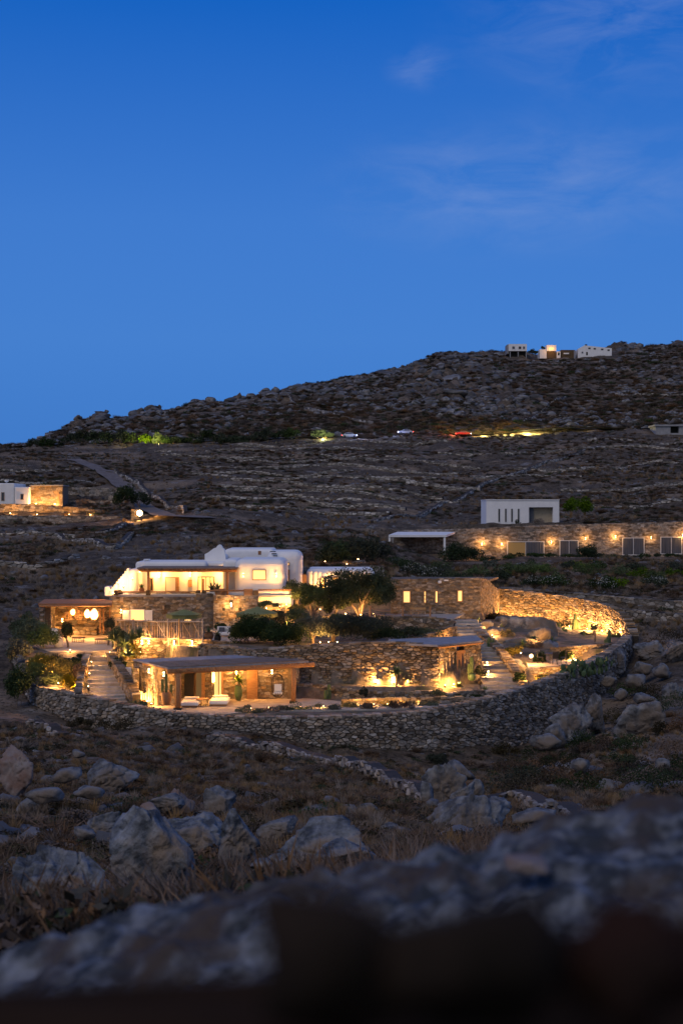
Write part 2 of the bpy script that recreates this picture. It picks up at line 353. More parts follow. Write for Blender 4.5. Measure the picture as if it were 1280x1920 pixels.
# ------------------------------------------------------------------ terrain
COLS = {
 -200: [(3,1930),(8,1810),(14,1755),(20,1690),(30,1595),(45,1490),(60,1425),(80,1380),(95,1330),(105,1262),(115,1205),(125,1160),(135,1130),(150,1092),(170,1050),(200,1012),(231,986),(233,968),(239,966),(241,948),(250,944),(260,930),(300,895),(350,868),(400,855),(408,852),(440,860),(700,900)],
 0:    [(3,1930),(8,1810),(14,1755),(20,1690),(30,1595),(45,1492),(60,1430),(80,1380),(95,1335),(105,1265),(115,1205),(125,1160),(135,1125),(150,1085),(170,1042),(200,1008),(231,986),(233,968),(239,966),(241,947),(250,944),(262,915),(300,880),(350,852),(400,840),(408,838),(440,842),(700,880)],
 200:  [(3,1930),(8,1800),(14,1750),(20,1688),(30,1595),(45,1488),(60,1430),(80,1385),(92,1368),(125,1150),(135,1118),(150,1070),(170,1030),(200,998),(226,982),(236,970),(243,955),(256,938),(280,905),(320,868),(370,845),(400,835),(408,834),(440,815),(480,796),(510,786),(700,870)],
 400:  [(3,1900),(8,1780),(14,1735),(20,1680),(30,1595),(42,1520),(55,1465),(70,1425),(86,1386),(135,1100),(150,1052),(170,1022),(200,985),(230,948),(270,910),(320,870),(370,843),(400,829),(408,829),(440,802),(480,775),(530,758),(560,753),(760,850)],
 640:  [(3,1900),(8,1760),(14,1700),(20,1655),(30,1585),(42,1515),(55,1470),(70,1440),(86,1416),(135,1085),(150,1058),(170,1030),(200,1000),(230,960),(270,918),(320,872),(370,840),(400,822),(408,821),(450,790),(520,748),(580,717),(620,706),(860,840)],
 850:  [(3,1900),(8,1740),(14,1680),(20,1640),(30,1590),(42,1540),(55,1496),(70,1466),(86,1442),(132,1130),(150,1092),(170,1072),(195,1052),(206,1050),(208,988),(230,975),(270,935),(320,880),(370,838),(400,816),(408,815),(450,785),(520,738),(600,685),(680,660),(900,800)],
 1000: [(3,1900),(8,1740),(14,1680),(20,1650),(30,1600),(42,1545),(55,1490),(70,1462),(84,1436),(92,1412),(131,1140),(133,1112),(150,1095),(170,1072),(195,1052),(206,1050),(208,984),(230,975),(270,935),(320,880),(370,830),(400,811),(408,810),(450,785),(520,738),(600,695),(680,665),(900,780)],
 1150: [(3,1900),(8,1740),(14,1680),(20,1650),(30,1600),(42,1545),(55,1490),(70,1445),(84,1395),(95,1350),(105,1290),(115,1218),(124,1165),(129,1158),(131,1128),(150,1098),(170,1072),(195,1050),(206,1048),(208,984),(230,972),(270,935),(320,875),(370,822),(400,806),(408,805),(450,785),(520,735),(600,688),(700,655),(900,760)],
 1280: [(3,1900),(8,1740),(14,1680),(20,1650),(30,1600),(42,1545),(55,1488),(70,1430),(84,1370),(95,1305),(105,1245),(115,1190),(124,1162),(129,1155),(131,1130),(150,1100),(170,1070),(195,1048),(206,1045),(208,978),(230,965),(270,925),(320,868),(370,828),(384,821),(393,806),(400,797),(408,796),(450,775),(520,728),(600,675),(720,647),(900,740)],
 1500: [(3,1900),(8,1740),(14,1680),(20,1650),(30,1595),(42,1535),(55,1478),(70,1415),(84,1350),(95,1285),(105,1230),(115,1180),(124,1155),(131,1130),(150,1100),(170,1068),(195,1045),(206,1042),(208,978),(230,960),(270,920),(320,860),(370,805),(400,792),(408,791),(450,770),(520,720),(600,670),(720,644),(900,730)],
}
CK = sorted(COLS)
SKY_PX = [-200, 0, 40, 80, 110, 165, 215, 255, 290, 325, 345, 385, 420, 470, 530, 590, 640, 700, 760, 800, 850, 885, 950, 1080, 1150, 1200, 1280, 1500]
SKY_Y = [860, 838, 828, 805, 799, 789, 780, 772, 780, 764, 757, 758, 764, 748, 738, 726, 711, 694, 672, 664, 662, 666, 667, 670, 655, 651, 648, 645]
RING = [(15,113),(30,106),(48,100),(65,97),(110,94),(150,92),(240,90),(330,88.5),(450,88),(600,88),(750,88.5),(850,90),(930,92),(1000,95),(1060,98),(1100,101),(1140,105),(1170,110),(1180,114),(1168,119),(1130,123),(1050,128),(935,131),(920,134),(700,140),(560,142),(380,140),(240,134),(200,124),(60,121)]
RXY = np.array([XY(*p) for p in RING])
def inside(X, Y, poly=RXY):
    r = np.zeros(X.shape, dtype=bool); n = len(poly); j = n - 1
    for i in range(n):
        xi, yi = poly[i]; xj, yj = poly[j]
        c = ((yi > Y) != (yj > Y)) & (X < (xj - xi) * (Y - yi) / (yj - yi + 1e-12) + xi)
        r ^= c; j = i
    return r
def base_z(X, Y):
    Yc = np.maximum(Y, 3.0); px = np.clip(640 + F * X / Yc, -200, 1500)
    zs = []
    lY = np.log(Yc)
    for k in CK:
        d = np.array([p[0] for p in COLS[k]], float); z = np.array([(960 - p[1]) * p[0] / F for p in COLS[k]])
        zz = np.interp(lY, np.log(d), z)
        zz = np.where(Yc > d[-1], z[-1] - (Yc - d[-1]) * .12, zz); zs.append(zz)
    zs = np.array(zs); idx = np.clip(np.searchsorted(CK, px, side='right') - 1, 0, len(CK) - 2)
    ck = np.array(CK, float); t = (px - ck[idx]) / (ck[idx + 1] - ck[idx]); t = t * t * (3 - 2 * t)
    ii = idx[None]; a = np.take_along_axis(zs, ii, 0)[0]; b = np.take_along_axis(zs, ii + 1, 0)[0]
    z = a * (1 - t) + b * t
    # keep the ridge under the line where the land meets the sky
    lim = (960 - np.interp(px, SKY_PX, SKY_Y)) * Yc / F
    w = np.clip((Yc - 380) / 60, 0, 1)
    return np.where(Yc > 380, np.minimum(z, lim) * w + z * (1 - w), z)
def rockmask(X, Y):   # how much bare rock: strong on the ridge, little on the terraced slope
    m = np.clip((Y - 425) / 50, 0, 1) * np.clip(fbm(X / 45, Y / 70, 3, 4) * 2.4 + .55, .08, 1)
    return m
def TZ(X, Y, detail=True):
    X = np.asarray(X, float); Y = np.asarray(Y, float)
    z = base_z(X, Y)
    if detail:
        Yc = np.maximum(Y, 3)
        z = z + fbm(X / 9, Y / 9, 11, 5) * np.interp(Yc, [3, 20, 80, 110, 150, 400, 700], [.12, .4, .5, .3, .9, 1.6, 1.6])
        z = z + fbm(X / 1.6, Y / 1.6, 21, 3) * np.interp(Yc, [3, 20, 80, 100, 700], [.1, .22, .2, .1, .3])
        # terraced steps on the middle slope
        s = np.clip((Yc - 215) / 20, 0, 1) * np.clip((395 - Yc) / 15, 0, 1)
        h = z + fbm(X / 30, Y / 60, 31, 2) * 1.2; st = 1.7
        fr = h / st - np.floor(h / st); z = z + s * st * .28 * (np.clip((fr - .75) / .25, 0, 1) - fr)
        # blocky outcrops on the ridge
        rm = rockmask(X, Y); f1, f2, cid = worley(X / 7.5, Y / 11, 5); g1, g2, gid = worley(X / 3.2, Y / 4.5, 8)
        z = z + rm * (np.clip((f2 - f1) * 3, 0, 1) * (cid * 3.6 - .9) + np.clip((g2 - g1) * 3, 0, 1) * (gid * 1.7 - .6))
    return z
def TZ1(x, y): return float(TZ(np.array([x]), np.array([y]))[0])

def build_terrain():
    ds = [0.6]
    while ds[-1] < 84: ds.append(ds[-1] * 1.014 + .01)
    while ds[-1] < 142: ds.append(ds[-1] + .5)
    while ds[-1] < 760: ds.append(ds[-1] * 1.0065)
    while ds[-1] < 5000: ds.append(ds[-1] * 1.15)
    pxs = list(range(-2600, -60, 60)) + list(np.arange(-60, 1340, 5)) + list(range(1340, 3900, 60))
    D, P = np.meshgrid(np.array(ds), np.array(pxs, float), indexing='ij')
    X = (P - 640) * D / F; Y = D
    Z = TZ(X, Y)
    Z = np.where(inside(X, Y), np.minimum(Z, -16.5), Z)
    Z = np.where(Y < 3, np.minimum(Z, -1.0), Z)
    n, m = D.shape
    V = np.stack([X, Y, Z], -1).reshape(-1, 3)
    i = np.arange(n * m).reshape(n, m)
    Fc = np.stack([i[:-1, :-1], i[:-1, 1:], i[1:, 1:], i[1:, :-1]], -1).reshape(-1, 4)
    o = link('hillside', mesh_np('hillside', V, Fc, smooth=True), M['ground'], kind='structure')
    o['label'] = 'rocky terraced hillside rising to a ridge behind the houses'
    g = MB().add([(-6000, -4000, -22), (6000, -4000, -22), (6000, 9000, -22), (-6000, 9000, -22)], [(0, 1, 2, 3)]).build('ground', M['ground'], kind='structure')
    g['label'] = 'wide plain on which the hill stands'
build_terrain()

# ------------------------------------------------------------------ instanced scatter (uncountable cover only)
def leaf_arrays(r, n, size, clumps=10, seed=0, flat=.35, bottom=-.35, narrow=.5):
    g = np.random.RandomState(seed); r = np.array(r, float)
    d = g.normal(size=(clumps, 3)); d[:, 2] = np.abs(d[:, 2]) * .9 + bottom; d /= np.linalg.norm(d, axis=1)[:, None]
    cc = d * (g.uniform(.35, .78, clumps) ** .7)[:, None]; cr = g.uniform(.28, .5, clumps)
    k = g.randint(0, clumps, n)
    q = g.normal(size=(n, 3)); q /= np.linalg.norm(q, axis=1)[:, None]
    p = (cc[k] + q * (cr[k] * g.uniform(.55, 1.08, n))[:, None]) * r
    a = g.normal(size=(n, 3)); a /= np.linalg.norm(a, axis=1)[:, None]
    b = np.cross(a, g.normal(size=(n, 3))); b /= np.linalg.norm(b, axis=1)[:, None]
    s = size * g.uniform(.6, 1.3, n)[:, None]
    V = np.stack([p - a * s * .5, p + b * s * narrow * .5, p + a * s * .5, p - b * s * narrow * .5], 1).reshape(-1, 3)
    Fc = np.arange(n * 4).reshape(n, 4)
    return V, Fc
def leafmesh(name, r, n, size, **k):
    V, Fc = leaf_arrays(r, n, size, **k); return mesh_np(name, V, Fc)
def twig_mesh(name, n=260, h=.5, rad=.6, seed=0, w=.012, up=.3):
    g = np.random.RandomState(seed)
    a = g.uniform(0, 2 * np.pi, n); el = np.arcsin(g.uniform(up, 1, n)); ln = g.uniform(.55, 1.05, n)
    d = np.stack([np.cos(a) * np.cos(el) * rad, np.sin(a) * np.cos(el) * rad, np.sin(el) * h], 1) * ln[:, None]
    p0 = np.stack([g.normal(0, rad * .15, n), g.normal(0, rad * .15, n), np.zeros(n)], 1) + d * g.uniform(.0, .45, n)[:, None]
    s = np.cross(d, g.normal(size=(n, 3))); s /= np.linalg.norm(s, axis=1)[:, None]; s *= w
    V = np.stack([p0 - s, p0 + s, p0 + d], 1).reshape(-1, 3)
    return mesh_np(name, V, np.arange(n * 3).reshape(n, 3))
def ico(sub):
    bm = bmesh.new(); bmesh.ops.create_icosphere(bm, subdivisions=sub, radius=1)
    V = np.array([v.co[:] for v in bm.verts]); Fc = np.array([[v.index for v in f.verts] for f in bm.faces]); bm.free(); return V, Fc
ICO = {k: ico(k) for k in (1, 2, 3, 5, 6)}
def n3(p, s):
    return (vnoise(p[:, 0] + 31, p[:, 1] + p[:, 2] * .7, s) + vnoise(p[:, 1] - 11, p[:, 2] - p[:, 0] * .6, s + 1) + vnoise(p[:, 2] + 5, p[:, 0] + p[:, 1] * .5, s + 2))
def rock_arrays(sub, seed, facets=13, rough=.10, noise=1.0):
    facets = facets if sub < 3 else (22 if sub == 3 else 13)
    g = np.random.RandomState(seed); V, Fc = ICO[sub]
    nn = g.normal(size=(facets, 3)); nn /= np.linalg.norm(nn, axis=1)[:, None]; dd = g.uniform(.55, 1.0, facets)
    dot = V @ nn.T
    rr = np.where(dot > .05, dd / np.maximum(dot, .05), 9).min(1); rr = np.minimum(rr, 1.12 if sub < 5 else 1.5)
    P = V * rr[:, None]
    if sub >= 3:
        q = P * 2.2 * noise
        f = n3(q, seed) * .3 + n3(q * 2.3, seed + 7) * .2 + n3(q * 5.1, seed + 13) * .16 + (n3(q * 11, seed + 19) * .10 + n3(q * 23, seed + 23) * .05 if sub >= 5 else 0)
        w1, w2, wc = worley(P[:, 0] * 1.7 + P[:, 1] * .6 + seed, P[:, 2] * 2.3 - P[:, 1] * .8 + seed * 1.7, seed)
        P = P * (1 + ((wc - .5) * .16 * np.clip((w2 - w1) * 7, 0, 1) - .10 * (1 - np.clip((w2 - w1) * 9, 0, 1))))[:, None]
        crack = -np.clip(.10 - np.abs(n3(q * .8, seed + 40)), 0, .1) * 1.6
        P = P * (1 + rough * f * 1.3 + crack * .8)[:, None]
    return P, Fc
def src_col(name, specs):
    c = bpy.data.collections.new(name)
    for i, (me, m) in enumerate(specs):
        me.materials.append(m); o = bpy.data.objects.new('%s_%02d' % (name, i), me); c.objects.link(o)
    return c
def scatter(name, label, c, pts, rot, scl, idx, cat=None):
    me = bpy.data.meshes.new(name); n = len(pts); me.vertices.add(n); me.vertices.foreach_set('co', np.asarray(pts, np.float32).ravel())
    for an, arr in (('rot', rot), ('scl', scl)):
        a = me.attributes.new(an, 'FLOAT_VECTOR', 'POINT'); a.data.foreach_set('vector', np.asarray(arr, np.float32).ravel())
    a = me.attributes.new('idx', 'INT', 'POINT'); a.data.foreach_set('value', np.asarray(idx, np.int32))
    o = bpy.data.objects.new(name, me); COL.objects.link(o); o['kind'] = 'stuff'; o['label'] = label
    key = 'scatter_' + c.name; ng = bpy.data.node_groups.get(key)
    if ng is None:
        ng = bpy.data.node_groups.new(key, 'GeometryNodeTree')
        ng.interface.new_socket(name='Geometry', in_out='INPUT', socket_type='NodeSocketGeometry')
        ng.interface.new_socket(name='Geometry', in_out='OUTPUT', socket_type='NodeSocketGeometry')
        N = ng.nodes; L = ng.links
        gi = N.new('NodeGroupInput'); go = N.new('NodeGroupOutput'); ip = N.new('GeometryNodeInstanceOnPoints'); ci = N.new('GeometryNodeCollectionInfo')
        ci.inputs['Collection'].default_value = c; ci.inputs['Separate Children'].default_value = True; ci.inputs['Reset Children'].default_value = True
        ip.inputs['Pick Instance'].default_value = True
        def na(nm, ty):
            x = N.new('GeometryNodeInputNamedAttribute'); x.data_type = ty; x.inputs['Name'].default_value = nm; return x.outputs['Attribute']
        L.new(gi.outputs[0], ip.inputs['Points']); L.new(ci.outputs[0], ip.inputs['Instance'])
        L.new(na('idx', 'INT'), ip.inputs['Instance Index'])
        er = N.new('FunctionNodeEulerToRotation'); L.new(na('rot', 'FLOAT_VECTOR'), er.inputs[0]); L.new(er.outputs[0], ip.inputs['Rotation'])
        L.new(na('scl', 'FLOAT_VECTOR'), ip.inputs['Scale']); L.new(ip.outputs[0], go.inputs[0])
    md = o.modifiers.new('scatter', 'NODES'); md.node_group = ng
    return o

heath = src_col('heath', [(twig_mesh('heath_twigs', 420, .55, .75, s, .022), M['lf_brown']) for s in (1, 2)] +
                [(leafmesh('heath_leaves', (.75, .75, .5), 420, .13, clumps=9, seed=s, bottom=0), m) for s, m in ((3, M['lf_heath']), (4, M['lf_brown']), (5, M['lf_heath']), (6, M['lf_dark']))])
tufts = src_col('tuft', [(twig_mesh('grass_tuft', 110, .55, .3, s, .009, up=.6), M['drygrass']) for s in (11, 12, 13)])
stones = src_col('loose_stone', [(mesh_np('loose_stone', *rock_arrays(2, s)), M['farrock'] if s % 2 else M['rock']) for s in range(6)])
crags = src_col('crag', [(mesh_np('crag', *rock_arrays(3, s + 50, facets=9, rough=.2)), M['farrock']) for s in range(6)])

def rpts(g, n, d0, d1, px0=-80, px1=1360, a=1.0):
    # uniform in log distance (a=1) or with more weight far away (a>1)
    u = g.uniform(0, 1, n)
    D = np.exp(np.log(d0) + (np.log(d1) - np.log(d0)) * u ** (1 / a)); P = g.uniform(px0, px1, n)
    return (P - 640) * D / F, D
def keep_outside(X, Y, pad=0.0):
    k = ~inside(X, Y)
    px = 640 + F * X / Y
    return k
GT = []   # strips that plants must leave free: (px0,px1,d0,d1)
def clear(X, Y):
    px = 640 + F * X / Y; k = np.ones(X.shape, bool)
    for a, b, c, d in GT: k &= ~((px > a) & (px < b) & (Y > c) & (Y < d))
    return k
GT += [(-60, 125, 236, 262), (900, 1055, 207, 228), (720, 1300, 196, 208), (370, 420, 470, 490), (1220, 1300, 380, 400), (940, 1160, 640, 700), (-60, 1360, 398, 407)]
def road_dist(X, Y):
    P = [XY(*q) for q in ROAD]; best = np.full(X.shape, 1e9)
    for (ax, ay), (bx, by) in zip(P[:-1], P[1:]):
        dx, dy = bx - ax, by - ay; t = np.clip(((X - ax) * dx + (Y - ay) * dy) / (dx * dx + dy * dy), 0, 1)
        best = np.minimum(best, np.hypot(X - ax - t * dx, Y - ay - t * dy))
    return best
ORD = 'first second third fourth fifth sixth seventh eighth ninth tenth eleventh twelfth thirteenth fourteenth fifteenth sixteenth seventeenth eighteenth nineteenth twentieth twenty-first twenty-second twenty-third twenty-fourth twenty-fifth twenty-sixth'.split()
ROAD = [(130, 330), (165, 318), (200, 295), (235, 273), (262, 250), (290, 232), (330, 218), (395, 205)]

def do_scatter():
    g = np.random.RandomState(5)
    def put(name, label, c, n, d0, d1, s0, s1, flat=(.6, 1.0), nidx=6, a=1.0, mask=None, sink=.1, px=(-80, 1360), idxs=None):
        X, Y = rpts(g, n, d0, d1, px[0], px[1], a)
        k = keep_outside(X, Y) & clear(X, Y) & (road_dist(X, Y) > 2.2)
        if mask is not None: k &= mask(X, Y, g)
        X, Y = X[k], Y[k]; m = len(X); s = g.uniform(s0, s1, m) * g.uniform(.7, 1.2, m)
        Z = TZ(X, Y) - s * sink
        rot = np.stack([g.uniform(-.15, .15, m), g.uniform(-.15, .15, m), g.uniform(0, 6.28, m)], 1)
        scl = np.stack([s * g.uniform(.8, 1.3, m), s * g.uniform(.8, 1.3, m), s * g.uniform(flat[0], flat[1], m)], 1)
        idx = g.randint(0, nidx, m) if idxs is None else np.array(idxs)[g.randint(0, len(idxs), m)]
        scatter(name, label, c, np.stack([X, Y, Z], 1), rot, scl, idx)
    patch = lambda th, sc, seed: (lambda X, Y, g: fbm(X / sc, Y / sc, seed, 3) + g.uniform(-.2, .2, X.shape) > th)
    put('heath_undergrowth', 'brown cushions of heath covering the near slope', heath, 12000, 7, 90, .4, .8, mask=patch(-.25, 6, 71))
    put('dry_grass', 'dry grass tufts between the near boulders', tufts, 8000, 24, 90, .35, .8, nidx=3, mask=patch(-.15, 8, 72), sink=.02)
    put('loose_rubble', 'small grey stones lying on the near slope', stones, 1500, 8, 92, .12, .42, nidx=6, mask=patch(.0, 7, 73), sink=.3)
    put('near_outcrops', 'angular grey rocks half sunk in the near slope', crags, 420, 14, 88, .25, .95, mask=patch(.15, 9, 79), sink=.3)
    put('hill_undergrowth', 'dark low scrub covering the terraced slope', heath, 21000, 120, 400, .5, 1.3, a=1.5, mask=patch(-.14, 22, 74))
    put('hill_grass', 'pale dry grass on the terraced slope', tufts, 14000, 118, 400, .7, 1.5, nidx=3, mask=patch(.08, 20, 75), sink=.02)
    put('hill_rubble', 'grey stones strewn over the terraced slope', stones, 2800, 120, 400, .2, .65, a=1.5, mask=patch(.0, 20, 76), sink=.3)
    put('ridge_undergrowth', 'dark scrub between the rocks of the ridge', heath, 19000, 405, 740, 1.0, 2.7, a=1.0, mask=lambda X, Y, g: rockmask(X, Y) < g.uniform(.3, 1.35, X.shape))
    put('ridge_crags', 'grey weathered rocks crowding the ridge', crags, 7000, 425, 740, .8, 2.6, flat=(.4, .8), mask=lambda X, Y, g: rockmask(X, Y) > g.uniform(.25, 1.1, X.shape), sink=.25)
    put('ridge_slabs', 'large grey bedrock slabs breaking through the ridge', crags, 420, 440, 700, 3.0, 6.5, flat=(.3, .6), mask=lambda X, Y, g: rockmask(X, Y) > .75, sink=.3)
    put('ridge_rubble', 'small pale stones scattered on the ridge slope', stones, 5000, 408, 740, .7, 1.9, mask=patch(-.1, 40, 77), sink=.2)
do_scatter()

# ------------------------------------------------------------------ dry-stone walls
def clip(poly, nx, ny, c):
    out = []; n = len(poly)
    for i in range(n):
        a = poly[i]; b = poly[(i + 1) % n]; da = a[0] * nx + a[1] * ny - c; db = b[0] * nx + b[1] * ny - c
        if da <= 0: out.append(a)
        if (da < 0 < db) or (db < 0 < da):
            t = da / (da - db); out.append((a[0] + (b[0] - a[0]) * t, a[1] + (b[1] - a[1]) * t))
    return out
def stone_wall(parent, pts, sw=.36, sh=.2, m='stone', core='mortar', parts=0, proud=.07, thick=.55, cap=.0, gap=.018, seed=1, holes=(), back=True, prefix=''):
    """pts: (x, y, ztop, zbottom) along the wall; the face looks to the right of the walking direction turned to the viewer"""
    g = random.Random(seed); off = worldloc(parent)
    P = [Vector((p[0], p[1])) for p in pts]; U = [0.0]
    for a, b in zip(P[:-1], P[1:]): U.append(U[-1] + (b - a).length)
    us = np.array(U); X = np.array([p[0] for p in pts]); Y = np.array([p[1] for p in pts]); T = np.array([p[2] for p in pts]); B = np.array([p[3] for p in pts])
    nrm = []
    for i in range(len(P)):
        d = P[min(i + 1, len(P) - 1)] - P[max(i - 1, 0)]; d.normalize(); nrm.append((d.y, -d.x))
    NX = np.array([q[0] for q in nrm]); NY = np.array([q[1] for q in nrm])
    # core
    vs, fs = [], []
    step = max(1, 1); K = max(len(pts), int(us[-1] / .8) + 2); uu = np.linspace(0, us[-1], K)
    cx, cy, ct, cb_, cnx, cny = (np.interp(uu, us, q) for q in (X, Y, T, B, NX, NY))
    for i in range(K):
        for (ox, z) in ((0, cb_[i]), (0, ct[i] - .03), (-thick, ct[i] - .03), (-thick, cb_[i])):
            vs.append((cx[i] + cnx[i] * ox, cy[i] + cny[i] * ox, z))
    for i in range(K - 1):
        for j in range(4): fs.append((i * 4 + j, (i + 1) * 4 + j, (i + 1) * 4 + (j + 1) % 4, i * 4 + (j + 1) % 4))
    fs += [(0, 1, 2, 3), ((K - 1) * 4 + 3, (K - 1) * 4 + 2, (K - 1) * 4 + 1, (K - 1) * 4)]
    MB().add(vs, fs).build('core', M[core], parent)
    # seeds
    zmin, zmax = B.min() - sh, T.max() + sh; rows = int((zmax - zmin) / sh) + 1; cols = int(us[-1] / sw) + 2; seeds = {}
    for r in range(rows):
        for c in range(-1, cols):
            if g.random() < .17: continue
            seeds[(r, c)] = ((c + (.5 if r % 2 else 0) + g.uniform(.12, .88)) * sw, zmin + (r + g.uniform(.12, .88)) * sh)
    st = []
    for (r, c), (u, v) in seeds.items():
        if u < -sw * .3 or u > us[-1] + sw * .3: continue
        tt = float(np.interp(u, us, T)); bb = float(np.interp(u, us, B))
        if v > tt + sh * .25 or v < bb - sh * .3: continue
        if any(a < u < b and q < v < w for a, b, q, w in holes): continue
        poly = [(u - sw * 1.6, v - sh * 1.6), (u + sw * 1.6, v - sh * 1.6), (u + sw * 1.6, v + sh * 1.6), (u - sw * 1.6, v + sh * 1.6)]
        for dr in (-2, -1, 0, 1, 2):
            for dc in (-2, -1, 0, 1, 2):
                if dr == 0 and dc == 0: continue
                o = seeds.get((r + dr, c + dc))
                if o is None: continue
                ex, ey = (o[0] - u) / sw, (o[1] - v) / sh     # metric squeezed to the course height
                nx, ny = ex / sw, ey / sh; mid = nx * (u + o[0]) / 2 + ny * (v + o[1]) / 2
                poly = clip(poly, nx, ny, mid)
                if len(poly) < 3: break
            if len(poly) < 3: break
        if len(poly) < 3: continue
        poly = clip(poly, -1, 0, 0); poly = clip(poly, 1, 0, us[-1]) if poly else poly
        if len(poly) < 3: continue
        top = tt + g.uniform(-.02, .05)
        poly = clip(poly, 0, 1, top)
        if len(poly) < 3: continue
        for a, b, q, w in holes:
            poly2 = []
            for (x, y) in poly:
                if a < x < b and q < y < w:
                    k = min((x - a, 0), (b - x, 1), (y - q, 2), (w - y, 3))[1]
                    x, y = ((a, y), (b, y), (x, q), (x, w))[k]
                poly2.append((x, y))
            poly = poly2
        mx = sum(p[0] for p in poly) / len(poly); my = sum(p[1] for p in poly) / len(poly)
        pr = proud * g.uniform(.35, 1.2); tl = g.uniform(-.25, .25) * proud / sw; tv = g.uniform(-.3, .3) * proud / sh
        n = len(poly); ring = []
        for lvl, (shr, o) in enumerate(((gap, -.03), (gap, pr * .55), (gap + min(sw, sh) * .16, pr))):
            for (x, y) in poly:
                dx, dy = x - mx, y - my; L_ = math.hypot(dx, dy) + 1e-6; k = max(.25, 1 - shr / L_)
                ring.append((mx + dx * k, my + dy * k, o + (tl * dx + tv * dy if lvl else 0)))
        faces = [(l * n + i, l * n + (i + 1) % n, (l + 1) * n + (i + 1) % n, (l + 1) * n + i) for l in (0, 1) for i in range(n)] + [tuple(2 * n + i for i in range(n))]
        st.append((ring, faces, mx, my))
    if cap:
        u = 0
        while u < us[-1]:
            w = g.uniform(.3, .75) * cap; tt = float(np.interp(u + w / 2, us, T)); n = 4
            a0, a1 = u + .01, min(u + w - .01, us[-1]); h = g.uniform(.05, .11); y0 = tt - .05
            ring = []
            for zz in (y0, y0 + h + .05):
                j = g.uniform(-.03, .03)
                ring += [(a0, zz, .08 + j), (a1, zz, .08 - j), (a1 - .02, zz, -thick - .05 + j), (a0 + .02, zz, -thick - .05)]
            st.append((ring, [(0, 1, 5, 4), (1, 2, 6, 5), (2, 3, 7, 6), (3, 0, 4, 7), (4, 5, 6, 7)], (a0 + a1) / 2, tt)); u += w
    allu = np.array([p[0] for s_ in st for p in s_[0]]); allv = np.array([p[1] for s_ in st for p in s_[0]]); allo = np.array([p[2] for s_ in st for p in s_[0]])
    x = np.interp(allu, us, X) + np.interp(allu, us, NX) * allo - off.x; y = np.interp(allu, us, Y) + np.interp(allu, us, NY) * allo - off.y; z = allv - off.z
    V = np.stack([x, y, z], 1); starts = np.cumsum([0] + [len(s_[0]) for s_ in st])
    # the stones nearest the viewer's eye become parts, the others one part
    order = sorted(range(len(st)), key=lambda i: -len(st[i][0]) * 0 + (float(np.interp(st[i][2], us, Y)) + (0 if st[i][3] > -99 else 0)) + g.uniform(0, 1.5))
    part = set(order[:parts])
    bv, bf, bt = [], [], []; nb = 0
    for i, (ring, faces, _, _) in enumerate(st):
        v = V[starts[i]:starts[i + 1]]; tv = g.random()
        if i in part:
            c = v.mean(0); me = bpy.data.meshes.new('stone'); me.from_pydata((v - c).tolist(), [], faces)
            a = me.attributes.new('tint', 'FLOAT', 'FACE'); a.data.foreach_set('value', np.full(len(faces), tv, np.float32))
            o = link('stone', me, M[m], parent); o.location = c.tolist()
        else:
            bv.append(v); bf += [tuple(nb + k for k in f) for f in faces]; bt += [tv] * len(faces); nb += len(v)
    if bv:
        me = bpy.data.meshes.new('stones'); me.from_pydata(np.concatenate(bv).tolist(), [], bf)
        a = me.attributes.new('tint', 'FLOAT', 'FACE'); a.data.foreach_set('value', np.array(bt, np.float32))
        link('stonework', me, M[m], parent, kind='stuff')
    return len(st)
def curve(pts, n=3):
    """smooth a list of tuples (Catmull-Rom)"""
    P = [np.array(p, float) for p in pts]; out = []
    for i in range(len(P) - 1):
        p0 = P[max(i - 1, 0)]; p1 = P[i]; p2 = P[i + 1]; p3 = P[min(i + 2, len(P) - 1)]
        for k in range(n):
            t = k / n; out.append(tuple(.5 * ((2 * p1) + (-p0 + p2) * t + (2 * p0 - 5 * p1 + 4 * p2 - p3) * t * t + (-p0 + 3 * p1 - 3 * p2 + p3) * t ** 3)))
    out.append(tuple(P[-1])); return out
def wall(name, label, pts, smooth=3, group=None, **k):
    """pts: (px, distance, y of the top, y of the bottom)"""
    q = curve(pts, smooth) if smooth else pts
    w = [(*XY(a, d), ZY(t, d), ZY(b, d)) for a, d, t, b in q]
    c = w[len(w) // 2]
    e = thing(name, label, 'wall', (c[0], c[1], c[3]), group)
    stone_wall(e, w, **k); return e

# ------------------------------------------------------------------ generic builders
def rect(px0, px1, y0, y1, D, dep):
    """x0,x1,y0,y1,z0,z1 of a box whose front face is at distance D"""
    return ((px0 - 640) * D / F, (px1 - 640) * D / F, D, D + dep, ZY(max(y0, y1), D), ZY(min(y0, y1), D))
def pbox(name, m, parent, px0, px1, y0, y1, D, dep, bevel=0, seg=3, kind=None, smooth=False):
    return MB().box(*rect(px0, px1, y0, y1, D, dep)).build(name, M[m], parent, bevel=bevel, seg=seg, kind=kind, smooth=smooth)
LP = 2.5
def point(parent, loc, P, rad=.07, col=WARM, name='light_source'):
    l = bpy.data.lights.new(name, 'POINT'); l.energy = P * LP; l.shadow_soft_size = rad; l.color = col
    o = bpy.data.objects.new(name, l); COL.objects.link(o); o.parent = parent
    o.location = Vector(loc) - (worldloc(parent) if parent else Vector((0, 0, 0))); return o
